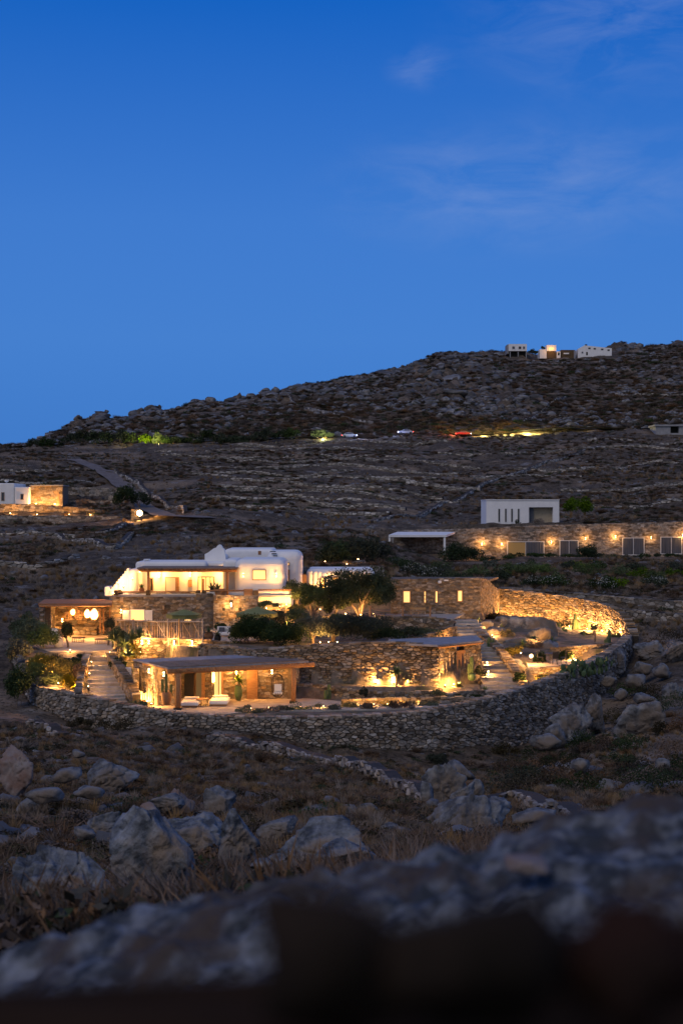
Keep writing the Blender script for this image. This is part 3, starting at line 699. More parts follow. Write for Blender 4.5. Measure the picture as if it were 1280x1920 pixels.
def lamp(kind, label, px, py, D, P, rad=.06, group=None, col=WARM, glow=None):
    glow = glow or (.032 if kind == 'uplight' else .055 if kind == 'sconce' else .11)
    p = W(px, py, D)
    if kind == 'uplight' and 88 < D < 132:
        D -= .22; p = W(px, py, D); g = float(zin(np.array([p.x]), np.array([p.y]))[0]); p.z = max(p.z, g + .22) if p.z - g < 3 else p.z
    if kind == 'uplight':
        e = thing('garden_uplight', label, 'garden light', (p.x, p.y, p.z - .25), group)
        MB().lathe((p.x, p.y, p.z - .25), [(.02, 0), (.02, .08), (.06, .1), (.07, .2), (.06, .21)], 10).build('housing', M['metal'], e)
        MB().lathe((p.x, p.y, p.z - .035), [(.01, -.005), (glow, 0), (glow * .8, .02), (.005, .03)], 10).build('lens', M['bulb'], e, smooth=True)
        point(e, (p.x, p.y - .02, p.z + .10), P, rad, col)
    elif kind == 'sconce':
        e = thing('wall_lamp', label, 'wall lamp', (p.x, p.y + .15, p.z), group)
        MB().box(p.x - .05, p.x + .05, p.y + .05, p.y + .22, p.z - .09, p.z + .09).build('housing', M['metal'], e)
        b = MB(); b.cb((p.x, p.y + .08, p.z + .11), (.08, .08, .03)); b.cb((p.x, p.y + .08, p.z - .11), (.08, .08, .03)); b.build('lens', M['bulb'], e)
        point(e, (p.x, p.y - .06, p.z), P, rad, col)
    else:
        e = thing('bulb_lamp', label, 'lamp', (p.x, p.y, p.z - .2), group)
        MB().tube([(p.x, p.y, p.z - .3), (p.x, p.y, p.z - glow)], .02, 6).build('stem', M['metal'], e)
        MB().lathe((p.x, p.y, p.z), [(.01, -glow * 1.2), (glow * .9, -glow * .6), (glow * 1.1, 0), (glow * .8, glow * .7), (.01, glow * 1.1)], 12).build('globe', M['bulb'], e, smooth=True)
        point(e, (p.x, p.y - glow - .1, p.z + .02), P, rad, col)
    return e
def window(parent, px0, px1, y0, y1, D, glass='win', frame='frame', proud=.0, mull=1, sill=False, fw=.07, nm='window'):
    x0, x1, _, _, z0, z1 = rect(px0, px1, y0, y1, D, 0); Y = D - proud
    f = MB()
    f.box(x0, x0 + fw, Y - .06, Y + .05, z0, z1); f.box(x1 - fw, x1, Y - .06, Y + .05, z0, z1)
    f.box(x0 + fw, x1 - fw, Y - .06, Y + .05, z0, z0 + fw); f.box(x0 + fw, x1 - fw, Y - .06, Y + .05, z1 - fw, z1)
    for i in range(1, mull):
        xm = x0 + (x1 - x0) * i / mull; f.box(xm - fw * .4, xm + fw * .4, Y - .05, Y + .03, z0 + fw, z1 - fw)
    w = f.build(nm, M[frame], parent)
    MB().box(x0 + fw, x1 - fw, Y - .01, Y + .02, z0 + fw, z1 - fw).build('pane', M[glass], w)
    if sill: MB().box(x0 - .08, x1 + .08, Y - .16, Y + .02, z0 - .09, z0 - .002).build('sill', M['white'], w)
    return w
def planks(parent, px0, px1, y0, y1, D, n, m='wood', nm='door', horizontal=False, sub='plank'):
    x0, x1, _, _, z0, z1 = rect(px0, px1, y0, y1, D, 0)
    d = MB().box(x0, x1, D, D + .04, z0, z1).build(nm, M[m], parent)
    for i in range(n):
        a = x0 + (x1 - x0) * i / n; b = x0 + (x1 - x0) * (i + 1) / n
        MB().box(a + .008, b - .008, D - .035 - rnd.uniform(0, .012), D - .001, z0 + .01, z1 - .01).build(sub, M[m], d)
    return d
def foliage(name, label, cat, px, py, D, r, n=2600, size=.16, m='lf_dark', clumps=16, seed=0, trunk=0, group=None, zb=None, narrow=.5, bottom=-.3, lights=()):
    """a bush or tree whose crown centre is seen at px,py"""
    p = W(px, py, D); base = zb if zb is not None else p.z - r[2]
    e = thing(name, label, cat, (p.x, p.y, base), group)
    V, Fc = leaf_arrays(r, n, size, clumps=clumps, seed=seed, narrow=narrow, bottom=bottom)
    o = link('crown' if trunk else 'foliage', mesh_np('leaves', V, Fc), M[m], e); o.location = (0, 0, p.z - base)
    t = MB(); g = random.Random(seed); top = p.z + r[2] * .2
    for k in range(trunk if trunk else 3):
        a = g.uniform(0, 6.28); q = g.uniform(.25, .7); rr = (.09 if trunk else .03) * (1 if trunk < 6 else 1.1)
        pts = [(g.uniform(-.08, .08), g.uniform(-.08, .08), -.15)]
        h = top - base
        for i in (1, 2, 3, 4):
            f = i / 4; pts.append((math.cos(a) * q * r[0] * f ** 1.4 + g.uniform(-.1, .1), math.sin(a) * q * r[1] * f ** 1.4 + g.uniform(-.1, .1), h * f))
        t.tube([(x + p.x, y + p.y, z + base) for x, y, z in pts], [rr, rr * .9, rr * .7, rr * .5, rr * .25], 7)
    t.build('trunk' if trunk else 'stems', M['bark'], e, smooth=True)
    return e
def spiky(name, label, cat, px, py, D, r=.7, n=26, w=.07, m='agave', stem=0, seed=0, group=None, up=.15, pot=None, curl=.25):
    """agave, yucca or palm: a rosette of tapering curved blades, base seen at px,py"""
    p = W(px, py, D); e = thing(name, label, cat, p, group); g = random.Random(seed); h0 = 0
    if pot:
        k, pr, ph = pot; MB().lathe(p, [(pr * .55, 0), (pr * .95, ph * .35), (pr, ph * .65), (pr * .72, ph * .95), (pr * .78, ph), (pr * .6, ph), (pr * .6, ph * .9)], 18).build('pot', M[k], e, smooth=True); h0 = ph * .92
    if stem: MB().tube([p + Vector((0, 0, h0 - .05)), p + Vector((.05, 0, h0 + stem * .5)), p + Vector((.02, .02, h0 + stem))], [.09, .07, .08], 8, wob=.15).build('trunk', M['bark'], e)
    b = MB(); c = p + Vector((0, 0, h0 + stem))
    for i in range(n):
        a = g.uniform(0, 6.28); el = math.asin(g.uniform(up, 1)); L_ = r * g.uniform(.75, 1.1); prev = None; vs = []
        s = Vector((-math.sin(a), math.cos(a), 0))
        for k in range(5):
            t = k / 4; ww = w * (1 - t ** 2) * (.7 + .6 * (t < .6)) + .002
            q = c + Vector((math.cos(a) * math.cos(el) * L_ * t, math.sin(a) * math.cos(el) * L_ * t, math.sin(el) * L_ * t - curl * L_ * t * t * (1 - math.sin(el) * .7)))
            vs += [q - s * ww + Vector((0, 0, ww * .4)), q, q + s * ww + Vector((0, 0, ww * .4))]
        b.add(vs, [(k * 3 + j, k * 3 + j + 1, (k + 1) * 3 + j + 1, (k + 1) * 3 + j) for k in range(4) for j in (0, 1)])
    b.build('leaves', M[m], e); return e
def cactus(label, px, py, D, h=1.3, n=3, r=.11, seed=0, pot=None, group=None):
    p = W(px, py, D); e = thing('column_cactus', label, 'cactus', p, group); g = random.Random(seed); z0 = 0
    if pot:
        k, pr, ph = pot; MB().lathe(p, [(pr * .6, 0), (pr, ph * .4), (pr * .95, ph * .8), (pr * .85, ph), (pr * .7, ph), (pr * .7, ph * .9)], 16).build('pot', M[k], e, smooth=True); z0 = ph * .9
    for i in range(n):
        x, y = (0, 0) if i == 0 else (g.uniform(-.32, .32), g.uniform(-.2, .2)); hh = h * (1 if i == 0 else g.uniform(.45, .85)); b = MB()
        prof = [(r * .8, 0), (r, hh * .2), (r * .95, hh * .7), (r * .85, hh * .93), (r * .4, hh * .99), (.005, hh)]; k = 16
        vs = [(p.x + x + rr * (1 + (.14 if j % 2 else -.05)) * math.cos(2 * math.pi * j / k), p.y + y + rr * (1 + (.14 if j % 2 else -.05)) * math.sin(2 * math.pi * j / k), p.z + z0 + z) for rr, z in prof for j in range(k)]
        b.add(vs, [(a * k + j, a * k + (j + 1) % k, (a + 1) * k + (j + 1) % k, (a + 1) * k + j) for a in range(5) for j in range(k)]); b.build('column', M['cactus'], e)
    return e
def pricklypear(label, px, py, D, n=26, s=.32, spread=1.2, seed=0, h=1.1, group=None):
    p = W(px, py, D); e = thing('prickly_pear', label, 'cactus', p, group); g = random.Random(seed); V, Fc = ICO[2]
    vs, fs = [], []; nb = 0
    for i in range(n):
        c = np.array([g.gauss(0, spread * .4), g.gauss(0, spread * .25), g.uniform(.1, h) * (1 - .3 * g.random())]); a, b = g.uniform(0, 6.28), g.uniform(-.5, .5)
        Mx = np.array((Matrix.Rotation(a, 3, 'Z') @ Matrix.Rotation(b, 3, 'Y'))[:]) if False else np.array([list(q) for q in (Matrix.Rotation(a, 3, 'Z') @ Matrix.Rotation(b, 3, 'Y'))])
        q = (V * np.array([s * .5 * g.uniform(.8, 1.1), s * .09, s * .7 * g.uniform(.8, 1.1)])) @ Mx.T + c
        vs.append(q); fs.append(Fc + nb); nb += len(q)
    link('pads', mesh_np('pads', np.concatenate(vs), np.concatenate(fs), smooth=True), M['cactus'], e); return e
def boulder(label, px, py, D, w, h, m='rock', seed=0, sub=3, dep=None, facets=13, rough=.10, rz=0, tilt=0, name='boulder', peak=0):
    """px,py: centre, w,h: pixel size"""
    P, Fc = rock_arrays(sub, seed, facets, rough); s = D / F; p = W(px, py, D); dep = dep or (w * s * .8)
    mn, mx = P.min(0), P.max(0); P = (P - (mn + mx) / 2) / ((mx - mn) / 2) * np.array([w * s / 2, dep / 2, h * s / 2 * 1.25])
    if peak:      # narrow towards the top like a worn pyramid
        t = (P[:, 2] - P[:, 2].min()) / np.ptp(P[:, 2]); P[:, 0] = P[:, 0] * (1.12 - peak * t) - w * s * .06 * t; P[:, 1] *= 1.1 - peak * .7 * t
    P[:, 2] -= h * s * .12
    c, q = math.cos(tilt), math.sin(tilt); P = np.stack([P[:, 0] * c - P[:, 2] * q, P[:, 1], P[:, 0] * q + P[:, 2] * c], 1)
    o = link(name, mesh_np(name, P, Fc, smooth=sub >= 5), M[m]); o.location = p; o.rotation_euler.z = rz
    return tag(o, label, 'boulder')

# ------------------------------------------------------------------ ground inside the ring wall
def zin(X, Y):
    px = 640 + F * X / Y
    z = np.full(X.shape, -12.75)
    sel = lambda c, v: np.where(c, v, z)
    big = np.interp(px, [300, 380, 560, 822, 900], [105, 101.2, 99.6, 97.8, 101.2])     # line of the tall retaining wall
    z = sel((px > 540) & (px < 830) & (Y > 97.1) & (Y < big + .3), -11.95)
    z = sel((px > 215) & (px < 900) & (Y > big), -9.75)
    z = sel((px > 215) & (px < 385) & (Y > 105.2), -9.45)
    z = sel((px > 200) & (px < 262) & (Y < 106) & (Y > 98), -12.0 + (Y - 98) / 8 * 1.2)
    z = sel((px > 545) & (px < 860) & (Y > 114.7), -8.65)
    z = sel((px > 822) & (px < 905) & (Y < big) & (Y > 97), -12.05)
    z = sel((px > 822) & (px < 905) & (Y > big + .3) & (Y < 112), -9.9)
    # left: plaza, sloping bed
    z = sel((px < 212) & (Y > 103.5), -10.25)
    z = sel((px < 170) & (Y <= 103.5), -10.4 - (103.5 - Y) / 11 * 1.9)
    z = sel((px >= 165) & (px < 240) & (Y <= 104) & (Y > 90), -12.6)
    # right: rock garden terraces
    r = px > 900
    z = sel(r & (Y > 96), -12.4); z = sel(r & (Y > 100.6) & (px > 985), -11.15); z = sel(r & (Y > 107.3) & (px > 1030), -10.35)
    mound = -10.35 + 1.2 * np.exp(-((px - 965) / 70) ** 2 - ((Y - 119) / 7) ** 2)
    z = sel((px > 890) & (Y > 109), np.maximum(mound, -10.35 - np.clip((Y - 109) / 12, 0, 1) * .75))
    z = sel((px > 935) & (px <= 1030) & (Y > 104) & (Y <= 109), -11.1 + (Y - 104) / 5 * .7)
    z = sel((px > 840) & (Y > 119) & (px < 935), -9.3)
    z = sel((Y > 119) & (px <= 560) & (px > 190), -9.6)
    z = sel((Y > 127) & (px < 925), -8.2)
    return z
def build_inner():
    xs = np.arange(-31, 31, .28); ys = np.arange(86, 144, .28)
    X, Y = np.meshgrid(xs, ys, indexing='xy'); c = np.array([0.0, 112.0])
    poly = RXY + 0; poly = c + (poly - c) * .995
    Z = zin(X, Y) + fbm(X / 1.3, Y / 1.3, 91, 3) * .07
    ok = inside(X, Y, poly); V = np.stack([X, Y, Z], -1).reshape(-1, 3); n, m = X.shape; i = np.arange(n * m).reshape(n, m)
    k = ok[:-1, :-1] & ok[1:, :-1] & ok[:-1, 1:] & ok[1:, 1:]
    Fc = np.stack([i[:-1, :-1][k], i[:-1, 1:][k], i[1:, 1:][k], i[1:, :-1][k]], -1)
    used, inv = np.unique(Fc, return_inverse=True)
    o = link('garden_ground', mesh_np('garden_ground', V[used], inv.reshape(Fc.shape), smooth=False), M['soil'], kind='structure')
    o['label'] = 'terraced garden soil inside the ring wall'
build_inner()

# ------------------------------------------------------------------ the great ring wall and the inner walls
wall('ring_wall', 'long curving dry-stone wall round the front of the lit garden', [(15,113,1212,1268),(40,103,1246,1330),(65,97,1285,1362),(110,94,1297,1378),(160,92,1306,1390),(240,90,1324,1402),(330,88.5,1338,1412),(450,88,1346,1418),(600,88,1346,1432),(750,88.5,1339,1452),(850,90,1326,1458),(930,92,1306,1456),(1000,95,1285,1440),(1060,98,1263,1405),(1100,101,1246,1360),(1140,105,1226,1310),(1172,110,1204,1275),(1182,114,1192,1250)], sw=.34, sh=.165, parts=290, proud=.13, gap=.024, thick=.6, cap=1, seed=3)
wall('curved_back_wall', 'tall curved dry-stone wall behind the rock garden, lit amber from below', [(930,131,1104,1172),(1000,129.5,1112,1190),(1060,128,1120,1205),(1100,125,1127,1215),(1140,122,1138,1222),(1168,118,1160,1232),(1182,114,1192,1240)], sw=.38, sh=.15, m='stone_warm', parts=60, proud=.13, gap=.024, thick=.6, cap=1, seed=4)
wall('retaining_wall', 'tall dry-stone retaining wall between the pergola and the hut', [(372,101.6,1209,1318),(430,101,1214,1318),(480,100.4,1219,1318),(560,99.6,1213,1318),(640,99,1208,1318),(740,98.4,1205,1314),(822,97.8,1212,1306)], sw=.36, sh=.145, m='stone_warm', parts=230, proud=.12, gap=.024, thick=.55, cap=1, seed=5)
wall('low_garden_wall', 'low wavy dry-stone wall in front of the tall retaining wall', [(548,97.4,1284,1322),(600,97.2,1286,1322),(640,97,1291,1322),(690,96.8,1298,1322),(750,96.6,1300,1322),(830,96.8,1296,1318)], sw=.34, sh=.17, m='stone_warm', parts=60, proud=.07, thick=.4, cap=.8, seed=6)
wall('terrace_wall', 'stone terrace wall above the round bushes, in front of the stone house', [(560,115,1163,1196),(640,114.6,1160,1192),(700,114.4,1158,1188),(780,114.4,1157,1180),(822,114,1160,1178),(850,113.4,1168,1180)], sw=.36, sh=.19, m='stone_warm', parts=50, proud=.07, thick=.45, cap=1, seed=7)
wall('terrace_wall', 'low stone kerb wall curving up from the hut roof to the far steps', [(700,104,1210,1226),(752,106,1202,1218),(800,108.5,1192,1212),(838,111,1180,1204),(856,112.5,1176,1198)], sw=.34, sh=.18, m='stone_warm', parts=30, proud=.07, thick=.4, cap=1, seed=8)
wall('stair_wall', 'curving stone parapet beside the right-hand garden steps', [(838,116,1160,1176),(862,115,1166,1186),(885,113,1180,1202),(905,110.5,1195,1222),(925,107.5,1212,1242),(945,104,1234,1262),(962,101,1260,1286),(978,98.5,1288,1308)], sw=.36, sh=.19, m='stone_warm', parts=60, proud=.07, thick=.5, cap=1, seed=9)
wall('planter_wall', 'pale floodlit stone planter wall at the right of the garden steps', [(985,101,1256,1294),(1010,100.6,1254,1292),(1040,100.6,1252,1286),(1068,101.2,1249,1276)], sw=.32, sh=.17, m='stone_warm', parts=30, proud=.06, thick=.4, cap=1, seed=10)
wall('planter_wall', 'stone planter wall behind the garden dining table', [(1030,107.6,1216,1248),(1075,107.3,1213,1245),(1120,108,1210,1240),(1150,109.5,1208,1234)], sw=.34, sh=.18, m='stone_warm', parts=30, proud=.06, thick=.4, cap=1, seed=11)
wall('fence_wall', 'stone wall with four wall lamps below the wooden screen', [(232,104.4,1198,1242),(300,104.6,1199,1240),(385,105,1201,1238),(430,105.3,1206,1236)], sw=.32, sh=.16, m='stone_warm', parts=60, proud=.06, thick=.45, cap=1, seed=12)
wall('stair_wall', 'sloping stone wall at the right of the left-hand stair', [(200,103,1224,1256),(212,100,1240,1276),(226,97,1262,1294),(240,94.5,1284,1312),(250,93,1302,1326)], sw=.36, sh=.19, m='stone_warm', parts=40, proud=.06, thick=.5, cap=1, seed=13)
wall('stair_wall', 'low stone edge at the left of the left-hand stair', [(152,92.5,1298,1330),(157,97,1262,1296),(165,101,1236,1262),(172,104,1226,1240)], sw=.34, sh=.18, parts=20, proud=.06, thick=.35, cap=1, seed=14)
wall('boundary_wall', 'long low boundary wall with a pale coping behind the rock garden', [(938,134,1102,1120),(1000,133,1107,1126),(1080,132,1113,1132),(1160,131,1120,1140),(1280,130,1129,1152),(1400,130,1136,1160)], sw=.5, sh=.25, parts=0, proud=.05, thick=.5, cap=1.4, seed=15)
wall('boundary_wall', 'rough dark stone bank beyond the end of the ring wall', [(1160,126,1140,1166),(1220,126,1146,1172),(1300,125,1152,1182),(1400,125,1156,1190)], sw=.5, sh=.26, parts=0, proud=.15, thick=.7, cap=0, seed=16)
for i, (dy, d, x0, x1) in enumerate([(0, 95.6, 838, 955), (1, 94.2, 826, 960)]):
    wall('planter_wall', ['small curved stone kerb at the foot of the garden steps, upper of two', 'small curved stone kerb at the foot of the garden steps, lower of two'][i],
         [(x0, d - .4, 1303 + i * 15, 1313 + i * 15), (x0 + 35, d, 1297 + i * 15, 1309 + i * 15), ((x0 + x1) / 2, d + .1, 1296 + i * 14, 1308 + i * 15), (x1 - 20, d - .1, 1300 + i * 12, 1310 + i * 14), (x1, d - .5, 1306 + i * 9, 1316 + i * 9)], sw=.3, sh=.15, m='stone', parts=0, proud=.05, thick=.35, cap=.8, seed=20 + i)

# paths
def patch(name, label, pts, m, th=.12, z=None):
    """flat paving, pts (px, distance), top at height z"""
    P = [XY(a, d) for a, d in pts]; o = MB().prism(P, z - th, z).build(name, M[m], kind='structure'); o['label'] = label; return o
patch('plaza', 'pale paved court in front of the left pavilion', [(95,104),(172,103.8),(212,105),(212,117.5),(60,118),(60,108)], 'paving', z=-10.17)
patch('path', 'pale gravel path between the low wall and the ring wall', [(500,90.5),(700,91.2),(860,92.6),(975,95),(978,97.4),(905,97),(830,96),(700,95.2),(560,95)], 'gravel', z=-12.66)
patch('path', 'dusk-lit pool terrace beside the round bushes', [(385,106),(560,107),(560,117),(385,117)], 'paving', z=-9.66)
patch('dining_terrace', 'small paved dining terrace in the rock garden', [(990,101.1),(1075,101.5),(1082,107),(985,107)], 'paving', z=-11.06)
patch('path', 'gravel strip between stone house and its terrace wall', [(700,115),(850,114.4),(870,120),(700,119.5)], 'gravel', z=-8.58)

# stairs: each tread a part
def stair(label, line, n, w, th=.2, group=None, m='step'):
    """line: (px, D, z) polyline of the centre from the bottom up"""
    L_ = [(*XY(a, d), z) for a, d, z in line]; t = np.linspace(0, 1, n); s = np.linspace(0, 1, len(L_))
    e = thing('garden_stair', label, 'stair', L_[0], group)
    for k in range(n):
        x, y, z = (float(np.interp(t[k], s, [q[i] for q in L_])) for i in range(3))
        x2, y2 = (float(np.interp(min(t[k] + .03, 1), s, [q[i] for q in L_])) for i in range(2)); x1, y1 = (float(np.interp(max(t[k] - .03, 0), s, [q[i] for q in L_])) for i in range(2))
        a = math.atan2(y2 - y1, x2 - x1) - math.pi / 2; run = (y2 - y1) / (.06 * (n - 1)) if False else 1.0
        MB().cb((x + rnd.uniform(-.05, .05), y + .35, z - th / 2 - .02), (w * rnd.uniform(.95, 1.04), .95, th + .06), a, .015).build('step', M[m], e)
    return e
stair('rustic stone stair rising from the front wall to the left court', [(205,91.5,-12.7),(200,95,-12.1),(193,99,-11.3),(188,104,-10.25)], 15, 2.35)
stair('wide stone steps climbing between the hut and the rock garden', [(938,96.3,-12.6),(938,99.5,-11.95),(932,103,-11.2),(922,107,-10.45),(905,109.5,-10.05),(885,112,-9.5),(868,114.6,-8.75)], 24, 2.5)

# ------------------------------------------------------------------ main white house
H = thing('main_house', 'large white cubic villa glowing with lamps above a stone ground floor', 'house', W(380, 1200, 118))
zt = ZY(1117, 118)
# stone ground floor
def lower(pts, seed, holes=(), m='stone_warm'):
    stone_wall(H, [(*XY(a, d), ZY(t, d), ZY(b, d)) for a, d, t, b in pts], sw=.42, sh=.17, m=m, core='mortar_pale', parts=0, proud=.045, thick=.4, seed=seed, holes=holes)
u0 = lambda px: (px - 205) * 118 / F
lower([(205,118,1117,1206),(376,118,1117,1206)], 31, holes=[(u0(244), u0(272), ZY(1165,118), ZY(1142,118))])
lower([(368,117,1113,1212),(400,117,1113,1212)], 32)
lower([(400,116.5,1116,1212),(484,116.5,1116,1212)], 33)
lower([(484,118,1132,1200),(546,118,1132,1200)], 34)
pbox('terrace_slab', 'concrete', H, 204, 547, 1116.2, 1119, 117.9, 8)
pbox('wall', 'white', H, 206, 545, 1119.5, 1200, 118.6, 6)
# parapet piers and rail
for a, b in ((214, 221), (274, 281), (368, 376), (378, 386), (474, 484)):
    x0, x1, y0, y1, z0, z1 = rect(a, b, 1107, 1116.2, 117.7, .45); MB().box(x0, x1, y0, y1, z0, z1, 0, .02).build('pier', M['stone_warm'], H)
for a, b, y in ((221, 274, 1110), (281, 368, 1110), (386, 474, 1107.5), (484, 546, 1106)):
    p0 = W(a, y, 117.9); p1 = W(b, y, 117.9); MB().tube([p0, (p0 + p1) / 2, p1], .065, 8).build('rail', M['wood_h'], H, smooth=True)
    if b - a > 55 and a < 300: pass
pbox('low_wall', 'white', H, 484, 546, 1108.5, 1116, 118.1, .3, bevel=.05)
pbox('low_wall', 'white', H, 386, 474, 1110, 1116, 118.3, .2, bevel=.03)
pbox('low_wall', 'white', H, 221, 368, 1114, 1116.2, 118.2, .2)
# veranda
pbox('wall', 'white', H, 254, 442, 1053, 1116, 122.5, 4, bevel=.25)
pbox('wall', 'white', H, 236, 258, 1067, 1116, 119.5, 5, bevel=.5, seg=4)
pbox('roof_parapet', 'white', H, 264, 388, 1053, 1069, 121.5, 5, bevel=.3, seg=4)
pbox('chimney', 'white', H, 271, 279, 1049.5, 1058, 123, .5, bevel=.05)
pbox('chimney_cap', 'white', H, 269.5, 280.5, 1048.5, 1050.2, 122.9, .7)
x0, x1, _, _, z0, z1 = rect(257, 446, 1064.5, 1067, 117.6, 0)
MB().box(x0, x1, 117.6, 122.4, z0, z1).build('veranda_roof', M['reed'], H)
for k in range(24):
    xx = x0 + .15 + (x1 - x0 - .3) * k / 23; MB().tube([(xx, 117.35 + rnd.uniform(0, .15), z0 - .06), (xx, 122.4, z0 - .06)], .06, 6).build('rafter', M['wood_h'], H)
p0 = W(262, 1069.5, 118); p1 = W(444, 1069.5, 118); MB().tube([p0, p0.lerp(p1, .5), p1], .13, 10, wob=.06).build('beam', M['wood_h'], H, smooth=True)
for a in (278.5, 426):
    p0 = W(a, 1116, 118); p1 = W(a, 1071.5, 118); MB().tube([p0, p0.lerp(p1, .5), p1], .115, 9, wob=.05).build('post', M['wood_h'], H, smooth=True)
# openings on the veranda wall
window(H, 281, 288, 1083, 1108, 122.45, 'darkopen', 'frame')
window(H, 310, 336, 1082, 1109, 122.45, 'win_soft', 'frame', nm='door'); planks(H, 329, 335.5, 1083.5, 1108, 122.3, 2, nm='shutter')
planks(H, 353, 360, 1087, 1101, 122.4, 2, nm='shutter')
window(H, 371, 402, 1081, 1112, 122.45, 'win', 'frame', mull=4, nm='door'); pbox('door_panel', 'wood', H, 378, 383, 1085, 1111, 122.3, .03)
window(H, 430, 435, 1078, 1092, 122.45, 'win', 'white')
# stepped white gable and back blocks
poly = [(384,1053),(384,1039),(390,1036),(397,1031),(401,1028),(405,1027),(408,1023),(411,1021),(415,1022.5),(418,1028),(421,1030),(424,1053)]
P = [((a - 640) * 124 / F, ZY(b, 124)) for a, b in poly]; MB().xz(P[::-1], 124, 124.7).build('gable', M['white'], H)
pbox('wall', 'white', H, 386, 424, 1040, 1064, 124.3, 3, bevel=.25)
pbox('wall', 'white', H, 421, 513, 1029.5, 1060, 127, 6, bevel=.3, seg=4)
pbox('wall', 'white', H, 500, 565, 1033.5, 1118, 125, 6, bevel=.65, seg=5)
pbox('wall', 'white', H, 418, 446, 1049, 1112, 120.5, 6, bevel=.35, seg=4)
FB = pbox('front_wall', 'white', H, 440, 535, 1048.5, 1117, 118.8, 6.5, bevel=.6, seg=5)
for k in range(4): pbox('step', 'metal', H, 506 + k * 3, 517 + k * 1.5, 1033.5 + k * 4, 1035 + k * 4, 118.9 + 5.9 - k * .3, .25)
pbox('vent', 'potred', H, 484, 489.5, 1033, 1040, 126.97, .05)
window(H, 473, 499, 1068, 1087.5, 118.8, 'win', 'frame', proud=.01, fw=.06)
window(H, 534.5, 543, 1054.5, 1060.5, 124.95, 'win', 'frame')
planks(H, 535, 543, 1068, 1092, 124.9, 2); planks(H, 553, 558, 1070, 1090, 124.9, 2, 'white', 'shutter') if False else None
pbox('shutter', 'white', H, 543.5, 552, 1069, 1096, 124.9, .05)
pbox('door_opening', 'darkopen', H, 535, 543, 1092.5, 1116, 124.93, .04)
# stepped white stair parapet at the left end
for k in range(9):
    a = 205.5 + k * 4; pbox('stair_block', 'white', H, a, a + 4.3, 1106 - k * 5, 1118, 119.5 + k * .01, 1.2, bevel=.06)
pbox('stair_landing', 'white', H, 196, 207, 1100, 1118, 119.6, 1.4, bevel=.08)
# ground-floor window with open white shutters
window(H, 244, 272, 1142.5, 1164.5, 117.98, 'win', 'white', proud=.02)
for a, b in ((230.5, 243.5), (272.5, 286)):
    s = pbox('shutter', 'white', H, a, b, 1144, 1164, 117.86, .05)
    x0, x1, _, _, z0, z1 = rect(a, b, 1144, 1164, 117.86, 0)
    for k in range(6): MB().box(x0 + .06, x1 - .06, 117.83, 117.855, z0 + .06 + k * (z1 - z0 - .1) / 6, z0 + .04 + (k + 1) * (z1 - z0 - .1) / 6 - .02).build('slat', M['white'], s)
window(H, 344, 360, 1146, 1168, 117.98, 'win', 'frame')
for a, b in ((417, 422), (447, 452)): pbox('niche', 'darkopen', H, a, b, 1140, 1145, 116.44, .1)
for a, b, c, dd in ((225, 231, 1120, 1129), (305, 308, 1136, 1143), (364, 368, 1120, 1128), (402, 407, 1117, 1125)): pbox('spout', 'wood_grey', H, a, b, c, dd, 116.0 if a > 400 else 117.6, .35)
# roof barrel and pots on the terrace
spiky('potted_plant', 'small pale potted plant at the left end of the veranda', 'plant', 266, 1111, 118.7, .5, 30, .03, 'lf_green', seed=1, pot=('potred', .22, .42))
spiky('potted_plant', 'dark plant in a black pot on the terrace parapet by the stone corner', 'plant', 397.5, 1116, 118.6, .75, 22, .05, seed=2, pot=('metal', .2, .6))
spiky('potted_plant', 'dark plant in a terracotta pot beside the veranda post', 'plant', 408, 1116, 118.8, .8, 22, .05, seed=3, pot=('potred', .28, .5))
spiky('potted_plant', 'tall dark plant in a tub at the right corner of the terrace', 'plant', 540, 1115, 120.2, .9, 26, .06, seed=4, pot=('metal', .25, .7), up=.3)
def table_set():
    t = thing('wooden_tub', 'round dark wooden tub on the terrace by the veranda', 'tub', W(410, 1116, 118.6))
    MB().lathe(W(413, 1115.5, 118.4), [(.42, 0), (.5, .3), (.5, .5), (.44, .5), (.42, .3)], 16).build('body', M['wood'], t)
    b = thing('terrace_basket', 'dark wooden crate on the terrace right of the stone pier', 'crate', W(462, 1116, 118))
    for k in range(3): pbox('slat', 'wood', b, 457, 473, 1105 + k * 3.6, 1108.2 + k * 3.6, 117.75, .6)
    j = thing('clay_jar', 'round dark clay jar on the left end of the terrace', 'jar', W(225, 1116, 118.5))
    MB().lathe(W(225, 1116.5, 118.4), [(.12, 0), (.27, .16), (.25, .32), (.12, .42), (.14, .46), (.1, .46), (.1, .4)], 16).build('body', M['metal'], j, smooth=True)
    for i, (a, lab) in enumerate(((302, 'low table with bench under the left half of the veranda'), (330, 'low sofa bench at the middle of the veranda'), (350, 'low wooden seat right of the veranda middle'))):
        s = thing('veranda_seat', lab, 'bench', W(a, 1115, 120))
        pbox('seat', ['fabric', 'fabric', 'wood'][i], s, a - 9, a + 9, 1109.5, 1112, 120, .7)
        for q in (a - 8.5, a + 7.5): pbox('leg', 'wood', s, q, q + 1, 1112, 1116.5, 120.05, .6)
table_set()

